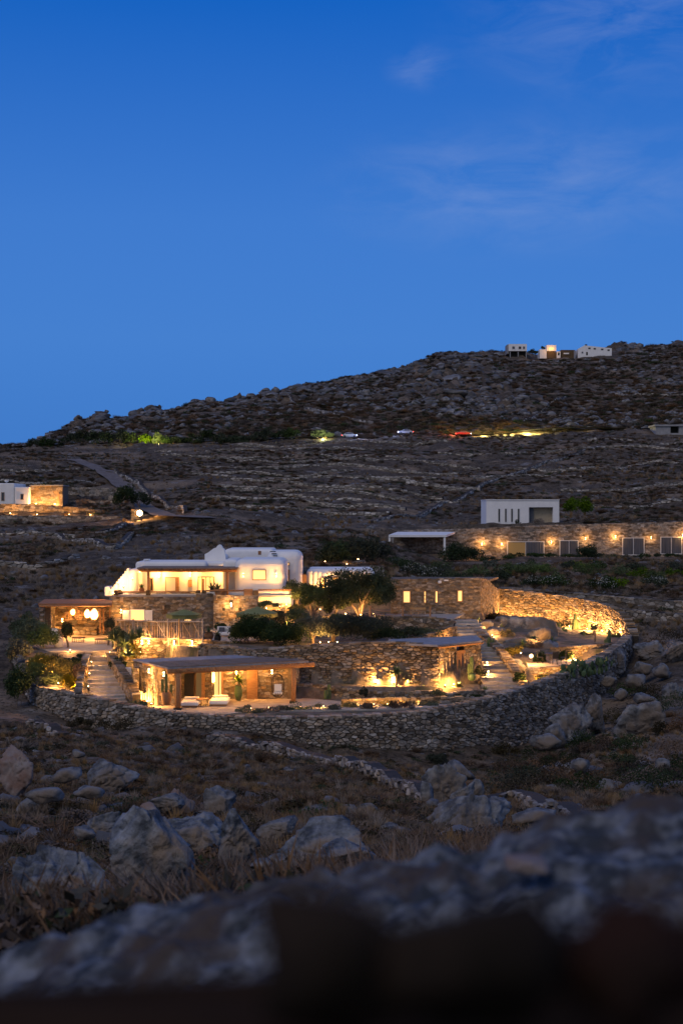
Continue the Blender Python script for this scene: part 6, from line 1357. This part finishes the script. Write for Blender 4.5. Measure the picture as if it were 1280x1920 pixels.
# ------------------------------------------------------------------ houses on the ridge
def ridge():
    D = 655
    a = thing('ridge_house', 'small white box house on stilts, farthest left on the ridge', 'house', W(968, 664, D))
    pbox('wall', 'white', a, 953, 987, 645, 658, D, 9); pbox('side_wall', 'concrete', a, 950, 953, 646, 663, D + 1, 8); pbox('undercroft_shade', 'darkopen', a, 953, 987, 658, 672, D + 2, 6)  # solid dark box stands in for the shadow under the deck
    for q in (955, 970, 985): pbox('pillar', 'concrete', a, q, q + 1.5, 658, 672, D + .2, .4)
    window(a, 971, 977, 649, 655, D - .02, 'darkopen', 'alu', fw=.2); window(a, 959, 965, 649, 655, D - .02, 'curtain', 'alu', fw=.2); window(a, 979, 984, 649, 655, D - .02, 'curtain', 'alu', fw=.2)
    b = thing('ridge_house', 'white ridge house with one bright lamp-lit window', 'house', W(1030, 665, D))
    pbox('wall', 'white', b, 1024, 1042, 647, 658, D, 7); pbox('annex', 'white', b, 1011, 1024, 655, 672, D + .5, 7); pbox('base', 'stone_warm', b, 1025, 1041, 658, 672, D + .3, 6); pbox('annex', 'white', b, 1043, 1050, 659, 672, D + .2, 4)
    window(b, 1028, 1038, 651, 656, D - .02, 'win', 'alu', fw=.15); pbox('door', 'darkopen', b, 1045, 1048, 661, 666, D + .1, .1)
    point(b, W(1033, 655, D - 2.5), 180, .4)
    c = thing('ridge_house', 'low brown stone house between the two white ridge houses', 'house', W(1064, 667, D))
    pbox('wall', 'stone_warm', c, 1051, 1077, 656, 676, D + 1, 6); pbox('pillar', 'carwhite', c, 1075, 1078, 657, 672, D + .5, .8); pbox('terrace', 'white', c, 1056, 1066, 661.5, 664, D + .5, .5)
    d = thing('ridge_house', 'long white flat house with a row of four windows at the right of the ridge', 'house', W(1115, 668, D))
    P = [((q - 640) * D / F, ZY(r_, D)) for q, r_ in [(1083, 654), (1095, 647.5), (1146, 653), (1146, 676), (1083, 676)]]; MB().xz(P[::-1], D, D + 9).build('wall', M['white'], d)
    for q, r_ in ((1104, 653), (1114, 654), (1128, 655), (1140, 656.5)): window(d, q - 2.5, q + 2.5, r_ - 1.8, r_ + 1.8, D - .03, 'darkopen', 'alu', fw=.12)
    window(d, 1089, 1093, 659, 663, D - .03, 'curtain', 'alu', fw=.15); pbox('door', 'darkopen', d, 1098, 1101, 660, 666, D - .05, .1); pbox('chimney', 'metal', d, 1096, 1100, 645.5, 647.5, D + 3, .8)
    for i, (q, r_, s, lab) in enumerate(((996, 660, 1.5, 'dark tree right of the stilt house'), (1017, 653, 1.0, 'small dark tree beside the lamp-lit ridge house'), (1003, 662, 1.2, 'low dark bush between the first two ridge houses'))): foliage('ridge_tree', lab, 'tree', q, r_, D + 1, (s * 1.1, s, s), 500, .5, 'lf_dark', 8, 400 + i, trunk=3)
ridge()

# ------------------------------------------------------------------ white box house and long stone house at the right
B1 = thing('box_house', 'plain white box house with four slit windows above the long stone house', 'house', W(980, 986, 213))
pbox('wall', 'white', B1, 911, 991, 938.5, 990, 213, 8); pbox('wall', 'white', B1, 1036, 1047.5, 938, 990, 213, 8); pbox('lintel', 'white', B1, 991, 1036, 938.3, 951, 213, 8); pbox('wall', 'white', B1, 991, 1036, 951, 990, 214.2, 6)
pbox('roof', 'white', B1, 910.5, 1048, 936.5, 938.2, 212.9, 8.2)
for a in (933, 945.5, 957, 969.5): window(B1, a, a + 4, 953.5, 979, 212.97, 'darkopen', 'alu', fw=.05)
pbox('garage_door', 'garage', B1, 1000, 1036, 952, 984, 214.1, .06); pbox('side_panel', 'curtain', B1, 991.5, 999, 952, 986, 213.6, .1)
L1 = thing('long_house', 'long earth-sheltered stone house with a row of glazed doors', 'house', W(1070, 1050, 206))
q1 = lambda px: (px - 740) * 206 / F
HS = [(950, 1019.5, 1015, 1046), (1048, 1083.5, 1013, 1044), (1165.5, 1207, 1008, 1041), (1237, 1277.5, 1006.5, 1039)]
stone_wall(L1, [(*XY(740, 206), ZY(994, 206), ZY(1052, 206)), (*XY(860, 206), ZY(992, 206), ZY(1052, 206)), (*XY(1000, 206), ZY(985, 206), ZY(1054, 206)), (*XY(1280, 206), ZY(978, 206), ZY(1052, 206)), (*XY(1400, 206), ZY(976, 206), ZY(1052, 206))], sw=.6, sh=.24, m='stone', core='mortar_pale', parts=0, proud=.06, thick=1.5, seed=170, gap=.02,
           holes=[(q1(a), q1(b), ZY(d, 206), ZY(c, 206)) for a, b, c, d in HS])
for i, (a, b, c, d) in enumerate(HS):
    w = window(L1, a, b, c, d, 206, 'glass', 'alu', proud=.03, mull=2, fw=.1, nm='glass_door')
    m_ = (a + b) / 2 + (2 if i == 0 else 1)
    if i == 0: pbox('lit_room', 'win_dim', w, a + 2, m_ - 2, c + 2, d - 1.5, 205.93, .01)
    ccc = MB(); x0, x1, _, _, z0, z1 = rect(m_, b - 1.6, c + 1.6, d - 1.6, 206.0, 0); n_ = 14
    vs = [(x0 + (x1 - x0) * k / n_, 205.93 - (.05 if k % 2 else 0), z) for z in (z0, z1) for k in range(n_ + 1)]; ccc.add(vs, [(k, k + 1, n_ + 2 + k, n_ + 1 + k) for k in range(n_)]).build('curtain', M['curtain'], w)
    if i: 
        x0, x1, _, _, z0, z1 = rect(a + 1.6, m_ - 2.5, c + 1.6, d - 1.6, 206.0, 0); vs = [(x0 + (x1 - x0) * k / n_, 205.93 - (.05 if k % 2 else 0), z) for z in (z0, z1) for k in range(n_ + 1)]; MB().add(vs, [(k, k + 1, n_ + 2 + k, n_ + 1 + k) for k in range(n_)]).build('curtain', M['curtain'], w)
for i, (a, b, P) in enumerate(((903, 1020, 90), (940, 1020, 82), (1033, 1016, 70), (1097, 1010, 60), (1153, 1006, 85), (1220, 1008, 40), (1279, 1004, 75))):
    lamp(SCN, 'wall lamp on the long stone house, ' + ['nearest the white pergola', 'left of the lit glazed door', 'right of the lit glazed door', 'right of the narrow glazed door', 'left of the third glazed door', 'between the last two glazed doors', 'at the picture edge'][i], a, b, 205.5, P, rad=.12)
PG = thing('white_pergola', 'white steel pergola frame with a recessed stone porch', 'pergola', W(790, 1042, 199))
for a, D in ((730, 199), (833, 199)): pbox('post', 'white', PG, a - 2, a + 2, 1004, 1040, D, .3)
x0, x1, _, _, z0, z1 = rect(728, 836, 1003, 1007, 199, 0); MB().prism([(x0, 198.9), (x1, 198.9), (x1 + 1.8, 206), (x0 + 1.5, 206)], [z0, z0, z0 + .35, z0 + .35], [z1, z1, z1 + .35, z1 + .35]).build('roof', M['white'], PG)
pbox('brace', 'concrete', PG, 734, 738, 1008, 1040, 204, .3)
stone_wall(PG, [(*XY(722, 199.2), ZY(1041, 199), ZY(1062, 199)), (*XY(838, 199.2), ZY(1040, 199), ZY(1060, 199))], sw=.7, sh=.3, m='stone_warm', parts=0, proud=.06, thick=7, seed=171)
lamp(U, 'small lamp at the left corner of the white pergola base', 718, 1051, 198, 40, rad=.1, glow=.1)
for a, b, d, lab in ((650, 1057, 150, 'small lamp in the dark hedge, second from the left'), (609, 1052, 150, 'small lamp at the left end of the dark hedge'), (671, 1048, 150, 'small lamp in the middle of the dark hedge')): lamp(U, lab, a, b, d - 2.4, 14, glow=.07)
# dark hedge behind the small white house
for i, (a, b, r_, lab) in enumerate([(612, 1048, 1.4, 'dark cypress at the left end of the hedge'), (640, 1040, 1.9, 'dense dark hedge tree left of centre behind the small white house'), (672, 1038, 2.2, 'tallest dark hedge tree behind the small white house'), (704, 1036, 2.0, 'dark hedge tree beside the white pergola base')]):
    foliage('hedge_tree', lab, 'tree', a, b, 150 + i * .7, (r_, 1.4, 1.8), 3600, .2, 'lf_dark', 18, 410 + i, trunk=3, zb=-6.4)
foliage('round_bush', 'large round black-green bush between white pergola and stone house lamps', 'bush', 868, 1042, 191, (3.0, 2.2, 2.0), 4500, .25, 'lf_dark', 24, 420)
foliage('round_bush', 'round dark bush before the narrow glazed door', 'bush', 1101, 1036, 191, (1.7, 1.5, 1.35), 2400, .22, 'lf_dark', 16, 421)
foliage('hill_bush', 'light green bush behind the right end of the white box house', 'bush', 1083, 950, 219, (2.2, 1.6, 1.8), 2600, .3, 'lf_green', 18, 422)
foliage('hill_bush', 'small dark shrub at the foot of the white box house', 'bush', 969, 981, 211, (.5, .5, .5), 500, .14, 'lf_dark', 8, 423)
foliage('hill_bush', 'bare twiggy shrub before the garage opening', 'bush', 1012, 979, 211, (1.1, .6, .8), 900, .14, 'lf_brown', 8, 424)
# rows of planting below the long house
for i in range(26):
    a = 745 + i * 21 + rnd.uniform(-8, 8); d = rnd.uniform(150, 172); x, y = XY(a, d); z = TZ1(x, y); r_ = rnd.uniform(.9, 1.6)
    o = foliage('slope_bush', '%s bush on the planted bank, %s from the white pergola' % (['black-green', 'leafy green', 'grey-green'][i % 3], ORD[i]), 'bush', a, 960 - (z + r_ * .4) * F / d, d, (r_ * 1.3, r_, r_ * .7), 1100, .19, ['lf_dark', 'lf_green', 'lf_olive'][i % 3] if i % 3 else 'lf_dark', 12, 430 + i, group='dark bushes on the planted bank')
for i in range(18):
    a = 905 + i * 22 + rnd.uniform(-6, 6); d = 200 + rnd.uniform(-1, 1); x, y = XY(a, d); z = TZ1(x, y); r_ = rnd.uniform(.6, .9)
    foliage('edging_bush', 'low edging bush at the long stone house, %s from the pergola side' % ORD[i], 'bush', a, 960 - (z + r_ * .3) * F / d, d, (r_ * 1.5, r_, r_ * .6), 600, .18, 'lf_dark', 9, 460 + i, group='edging bushes before the glazed doors')
for i, (a, d, lab) in enumerate([(775, 153, 'pale-flowering bush below the white pergola, left'), (800, 152, 'pale-flowering bush below the white pergola, right'), (1005, 149, 'white-flowered bush above the boundary wall, left'), (1040, 148, 'white-flowered bush above the boundary wall, middle'), (1130, 148, 'white-flowered bush above the boundary wall, right'), (1225, 147, 'white-flowered bush above the boundary wall, near the edge')]):
    x, y = XY(a, d); z = TZ1(x, y); o = foliage('flowering_bush', lab, 'bush', a, 960 - (z + .6) * F / d, d, (1.5, 1.0, .85), 1500, .18, 'lf_dark', 12, 490 + i)
    V, Fc = leaf_arrays((1.55, 1.05, .9), 240, .12, clumps=12, seed=490 + i, bottom=.1); f = link('flowers', mesh_np('flowers', V, Fc), M['flower'], o); f.location = (0, 0, .85)

MORE = [('round_bush', 'dark clipped bush squeezed between the two nearest the pool terrace', 'bush', 500, 1178, 107.5, (1.2, 1.0, 1.0), 6000, .13, 'lf_dark', 26, -9.8),
 ('olive_tree', 'grey olive crown right of the forked lit trunk', 'tree', 624, 1170, 107, (1.2, 1.0, .95), 4600, .13, 'lf_olive', 18, -9.8), ('olive_tree', 'yellow-green tree behind the round bushes, left of the forked trunk', 'tree', 560, 1165, 109.5, (1.2, 1.0, 1.0), 4200, .14, 'lf_olive', 16, -9.8),
 ('round_bush', 'wide dark bush directly above the pale slab of the retaining wall', 'bush', 700, 1176, 108, (1.6, 1.2, .9), 6000, .13, 'lf_dark', 28, -9.8), ('round_bush', 'low dark bush tapering towards the terrace kerb', 'bush', 768, 1188, 107.5, (1.1, .8, .5), 3000, .12, 'lf_dark', 16, -9.8),
 ('oleander_bush', 'pale flowering oleander beside the left pavilion pier', 'bush', 84, 1200, 106, (1.1, 1.0, 1.0), 4200, .14, 'lf_olive', 18, -10.4), ('oleander_bush', 'tall grey-green bush at the outer end of the court', 'bush', 48, 1176, 110, (1.2, 1.0, 1.2), 4200, .15, 'lf_olive', 18, -12),
 ('garden_shrub', 'bushy palm-like shrub at the left end of the stake screen', 'shrub', 225, 1196, 103.9, (.8, .6, .8), 3000, .15, 'lf_green', 14, -11.4), ('garden_shrub', 'amber-lit shrub under the stake screen, left', 'shrub', 250, 1224, 102.6, (.8, .5, .7), 2600, .12, 'lf_amber', 14, -11.8),
 ('garden_shrub', 'dark shrub at the stair wall below the agaves', 'shrub', 222, 1246, 100.3, (.6, .5, .5), 2000, .11, 'lf_dark', 10, -12), ('garden_shrub', 'small dark shrub beside the pool-terrace agaves', 'shrub', 378, 1202, 105.9, (.4, .3, .4), 1200, .1, 'lf_dark', 8, -9.7),
 ('garden_shrub', 'dark leafy plant at the foot of the villa niche wall', 'shrub', 520, 1158, 113, (.9, .5, .6), 2400, .12, 'lf_dark', 12, -9.7), ('garden_shrub', 'yellow-lit plant beside the villa niche, right', 'shrub', 556, 1142, 116.3, (.7, .4, .5), 2000, .12, 'lf_amber', 12, -9.7),
 ('garden_shrub', 'dark hanging shrub on the slope under the curved wall, centre', 'shrub', 1030, 1172, 124, (1.8, .9, .6), 3600, .12, 'lf_dark', 18, -11), ('garden_shrub', 'dark shrub between the tall slim cactus and the topiary', 'shrub', 1095, 1196, 120, (.8, .5, .6), 2200, .11, 'lf_dark', 12, -11),
 ('garden_shrub', 'golden grass-like shrub at the brightest rock-garden lamp', 'shrub', 962, 1222, 106.2, (.7, .5, .5), 2200, .11, 'lf_amber', 12, -11.2), ('garden_shrub', 'dark shrub left of the dining table', 'shrub', 1012, 1236, 104.8, (.5, .4, .6), 1800, .11, 'lf_dark', 10, -11.1),
 ('garden_shrub', 'dark shrub on the far side of the dining table', 'shrub', 1060, 1232, 106.4, (.7, .4, .5), 2000, .11, 'lf_dark', 10, -11.1), ('garden_shrub', 'dry shrub at the foot of the pale planter wall, right end', 'shrub', 1050, 1286, 98.6, (.7, .4, .35), 1800, .1, 'lf_green', 10, -12.4),
 ('garden_shrub', 'dark low shrub where the garden steps meet the pale planter', 'shrub', 972, 1272, 99.5, (.5, .5, .5), 1600, .1, 'lf_dark', 10, -12.4), ('garden_shrub', 'dim shrub on the upper slope beside the stone-house corner', 'shrub', 930, 1160, 123, (1.1, .7, .5), 2600, .12, 'lf_heath', 12, -10),
 ('garden_shrub', 'green spiky shrub at the upper right of the curved wall foot', 'shrub', 1160, 1196, 117.5, (.6, .4, .5), 1600, .11, 'lf_green', 10, -10.9)]
for i, (nm, lab, ct, a, b, d, r_, n_, sz, m, cl, zb) in enumerate(MORE): foliage(nm, lab, ct, a, b, d, r_, n_, sz, m, cl, 800 + i, trunk=4 if ct == 'tree' else 0, zb=zb)
for i, (a, b, d, r_, lab) in enumerate([(1035, 1206, 110, .6, 'agave at the back edge of the dining terrace'), (1072, 1222, 108.8, .5, 'agave on the planter behind the dining table, left'), (1108, 1220, 110, .55, 'agave on the planter behind the dining table, right'), (940, 1180, 116, .5, 'small agave between the two mound lamps'), (1040, 1288, 98, .5, 'agave between the pale planter and the ring wall'), (908, 1296, 97.8, .4, 'agave at the foot of the garden steps'), (812, 1300, 97.4, .4, 'agave at the right end of the low garden wall')]):
    spiky('agave_plant', lab, 'agave', a, b, d, r_ * 1.2, 34, .045, seed=900 + i)
for i, (a, d, r_, m, lab) in enumerate([(150, 90.5, .7, 'lf_heath', 'heath bush against the ring wall under the left stair'), (215, 88.2, 1.0, 'lf_heath', 'large dark bush against the left front of the ring wall'), (330, 86.5, .5, 'lf_brown', 'brown weed clump at the foot of the ring wall below the patio'), (520, 86, .5, 'lf_heath', 'dark weed clump at the foot of the ring wall, centre'), (690, 86, .6, 'lf_brown', 'brown weed clump where wall and tumbled wall meet'), (820, 87, .6, 'lf_dark', 'dark weed clump at the foot of the ring wall below the kerbs'), (950, 89.5, .8, 'lf_heath', 'dark bush at the foot of the ring wall, right of centre'), (1010, 91, .9, 'lf_dark', 'green bush left of the leaning boulder')]):
    x, y = XY(a, d); z = TZ1(x, y); foliage('wall_shrub', lab, 'shrub', a, 960 - (z + r_ * .35) * F / d, d, (r_ * 1.3, r_ * .8, r_ * .7), 2000, .1, m, 12, 930 + i)

# ------------------------------------------------------------------ boulders outside the ring wall and in the foreground
FG = [
 (292, 1598, 20, 262, 185, 'rock_blue', 5, 'largest pyramid-shaped grey boulder in the left foreground'), (128, 1664, 15, 205, 150, 'rock_blue', 6, 'squarish cracked boulder at the lower left, nearest the viewer'),
 (213, 1455, 46, 100, 66, 'rock', 5, 'big blocky boulder with a reddish side, alone in the heath'), (32, 1436, 43, 68, 78, 'rock_red', 5, 'pinkish boulder at the left picture edge'), (338, 1502, 37, 56, 52, 'rock_red', 5, 'reddish upright rock behind two grey slabs'),
 (312, 1508, 36, 70, 40, 'rock', 5, 'tilted grey slab left of the reddish rock'), (284, 1518, 35, 44, 28, 'rock_red', 3, 'small pink rock at the foot of the tilted slab'), (412, 1500, 40, 64, 52, 'rock', 5, 'sloping grey rock right of the reddish rock'), (366, 1563, 26, 128, 72, 'rock_blue', 5, 'long grey ledge behind the pyramid boulder'),
 (452, 1566, 24, 100, 100, 'rock_blue', 5, 'pointed pale boulder right of the pyramid boulder'), (196, 1548, 30, 70, 50, 'rock', 5, 'low rough rock upper left of the pyramid boulder'), (240, 1540, 31, 40, 38, 'rock', 3, 'small rock beside the low rough one'), (160, 1560, 28, 44, 22, 'rock', 3, 'flat rock between heath tufts, above the cracked boulder'),
 (600, 1580, 22, 200, 84, 'rock_blue', 5, 'long low boulder emerging behind the blurred ledge'), (520, 1552, 28, 80, 34, 'rock', 5, 'flat pale slab in the centre foreground'), (650, 1600, 19, 120, 50, 'rock_blue', 5, 'pale slab right of the long low boulder'), (488, 1622, 18.5, 44, 24, 'rock_blue', 3, 'small pale rock just above the blurred ledge'),
 (126, 1450, 44, 58, 22, 'rock', 3, 'flat grey slab left of the blocky boulder'), (84, 1487, 36, 74, 24, 'rock', 3, 'low slab in the heath at the far left'), (168, 1482, 38, 60, 20, 'rock', 3, 'half-buried slab below the blocky boulder'), (148, 1412, 57, 26, 14, 'rock', 3, 'little rock in the far heath on the left'),
 (832, 1466, 50, 86, 80, 'rock', 5, 'large grey boulder in the line of the tumbled wall'), (866, 1490, 46, 46, 52, 'rock', 5, 'rounded boulder right of the large one in the tumbled wall'), (800, 1492, 47, 26, 56, 'rock', 3, 'narrow upright stone leaning in the tumbled wall'), (880, 1530, 38, 160, 90, 'rock', 5, 'broad sloping rock face below the tumbled wall'), (835, 1518, 40, 90, 44, 'rock', 5, 'stepped rock below the upright stone'), (893, 1478, 50, 30, 36, 'rock', 3, 'egg-shaped stone at the corner of the tumbled wall'), (862, 1440, 58, 60, 28, 'rock', 3, 'tilted slab above the tumbled wall'), (935, 1508, 45, 50, 30, 'rock', 3, 'low rock at the right of the sloping face'), (1000, 1530, 40, 90, 30, 'rock', 3, 'flat rocks beyond the end of the tumbled wall'),
 (1068, 1350, 88, 92, 66, 'rock', 5, 'big pale boulder leaning against the ring wall'), (1112, 1330, 89, 53, 61, 'rock', 5, 'tall boulder between the two big pale ones'), (1192, 1352, 86, 98, 76, 'rock', 5, 'big pale cracked boulder right of the ring wall'), (1040, 1376, 84, 44, 40, 'rock', 3, 'small boulder at the foot of the leaning one'), (1240, 1434, 62, 30, 28, 'rock', 3, 'pale stone among the dark bushes at the right'), (1088, 1432, 64, 36, 22, 'rock', 3, 'small pale stone below the big boulders'), (1020, 1388, 80, 60, 26, 'rock', 3, 'tilted grey slab near the foot of the ring wall'),
 (1150, 1235, 107.5, 51, 48, 'rock', 5, 'rocky outcrop carrying the corner of the curved wall'), (1215, 1215, 110, 60, 34, 'rock', 5, 'upright square crag right of the ring wall corner'), (1265, 1220, 106, 51, 41, 'rock', 5, 'crag at the right picture edge'), (1190, 1275, 100, 42, 27, 'rock', 3, 'boulder below the square crag'), (1262, 1300, 95, 51, 41, 'rock', 5, 'pale boulder at the right picture edge beside the scrub'), (1210, 1310, 94, 51, 20, 'rock', 3, 'long flat rock above the cracked boulder'), (1165, 1300, 97, 34, 20, 'rock', 3, 'small rock above the tall boulder'), (1240, 1255, 101, 39, 24, 'rock', 3, 'grey rock in the scrub below the right crag'), (1140, 1275, 101, 31, 18, 'rock', 3, 'stone wedged beside the ring wall end'),
]
for i, (a, b, d, w, h, m, s, lab) in enumerate(FG): boulder(lab, a, b, d, w, h, m, 500 + i * 3, s, rough=.13 if s > 4 else .1, tilt=rnd.uniform(-.15, .15), rz=0, peak=.72 if i == 0 else .6 if 'pointed' in lab or 'tall boulder' in lab else 0)
drape_wall('tumbled_wall', 'half-collapsed dry-stone wall running from the ring wall down to the right', [(390, 84), (470, 80), (560, 74), (640, 68), (700, 62), (760, 55), (800, 50)], .75, .42, .24, 171, gap=.03)
drape_wall('tumbled_wall', 'broken end of the dry-stone wall beyond the big boulders', [(905, 50), (960, 52), (1010, 48), (1060, 44), (1095, 41)], .55, .42, .24, 172, gap=.03)
drape_wall('tumbled_wall', 'low line of loose stones at the left below the ring wall', [(55, 86), (85, 83), (110, 80)], .6, .5, .3, 173, gap=.03)
# the blurred parapet rock right in front of the camera
def near_ledge():
    n, m = 520, 90; xs = np.linspace(-4.5, 4.5, n); ys = np.linspace(0, 1, m); X, T_ = np.meshgrid(xs, ys, indexing='xy')
    Y = 2.15 + T_ * .75
    crest = -(np.interp(X, [-4.5, -1.6, -.70, -.55, -.42, -.27, 0, .25, .38, .52, .68, 1.6, 4.5], [1960, 1890, 1808, 1756, 1718, 1676, 1614, 1578, 1552, 1528, 1512, 1480, 1520]) - 960) * 2.7 / F
    prof = np.interp(T_, [0, .12, .35, .75, 1], [-.9, -.10, -.04, 0, -.7])
    Z = crest + prof + fbm(X * 4, Y * 4, 44, 5) * .035 + fbm(X * 16, Y * 16, 47, 4) * .045
    i = np.arange(n * m).reshape(m, n); Fc = np.stack([i[:-1, :-1], i[:-1, 1:], i[1:, 1:], i[1:, :-1]], -1).reshape(-1, 4)
    o = link('parapet_rock', mesh_np('parapet_rock', np.stack([X, Y, Z], -1).reshape(-1, 3), Fc, smooth=True), M['ledge']); tag(o, 'blurred grey-blue rock ledge across the bottom foreground', 'rock', kind='thing')
    P, Fc = rock_arrays(5, 9, 12, .15); P = P / np.abs(P).max(0) * np.array([2.4, .12, .30]); o = link('parapet_stone', mesh_np('parapet_stone', P, Fc, smooth=True), M['dark_stone']); o.location = (.10, .62, -.452); o.rotation_euler.y = R(-4); tag(o, 'out-of-focus stone at the bottom edge, its unlit face painted very dark', 'rock', kind='thing')
    for i, (a, b, r_, m_, lab) in enumerate([(1165, 1850, .030, 'dim_red', 'reddish-brown out-of-focus stone at the bottom right'), (610, 1850, .034, 'dim_brown', 'brown out-of-focus stone at the bottom centre'), (860, 1850, .034, 'dim_brown', 'brown out-of-focus stone between the red one and the centre one')]):
        P, Fc = rock_arrays(3, 30 + i); P = P * np.array([r_, .03, r_ * .8]); o = link('parapet_stone', mesh_np('parapet_stone', P, Fc, smooth=True), M[m_]); o.location = W(a, b - 40, .46); tag(o, lab, 'rock', kind='thing')
    P, Fc = rock_arrays(3, 12); P = P * np.array([.055, .04, .018]); o = link('rock_chip', mesh_np('rock_chip', P, Fc, smooth=True), M['rock_red']); o.location = W(985, 1622, 2.42); tag(o, 'reddish chip of stone lying on the blurred ledge', 'stone', kind='thing')
near_ledge()
# dark scrub on the slope right of the ring wall
for i in range(24):
    a = 960 + (i % 8) * 45 + rnd.uniform(-20, 20); d = [58, 68, 80][i // 8] + rnd.uniform(-4, 4); x, y = XY(a, d); z = TZ1(x, y); r_ = rnd.uniform(.7, 1.2)
    foliage('scrub_bush', '%s scrub bush right of the ring wall, %s from left, %s row' % (['dark green', 'brown-green', 'dry brown'][i % 3], ORD[i % 8], ['nearest', 'middle', 'farthest'][i // 8]), 'bush', a, 960 - (z + r_ * .3) * F / d, d, (r_ * 1.3, r_, r_ * .75), 1500, .1, ['lf_dark', 'lf_heath', 'lf_brown'][i % 3], 12, 600 + i, group='dark scrub bushes right of the ring wall')
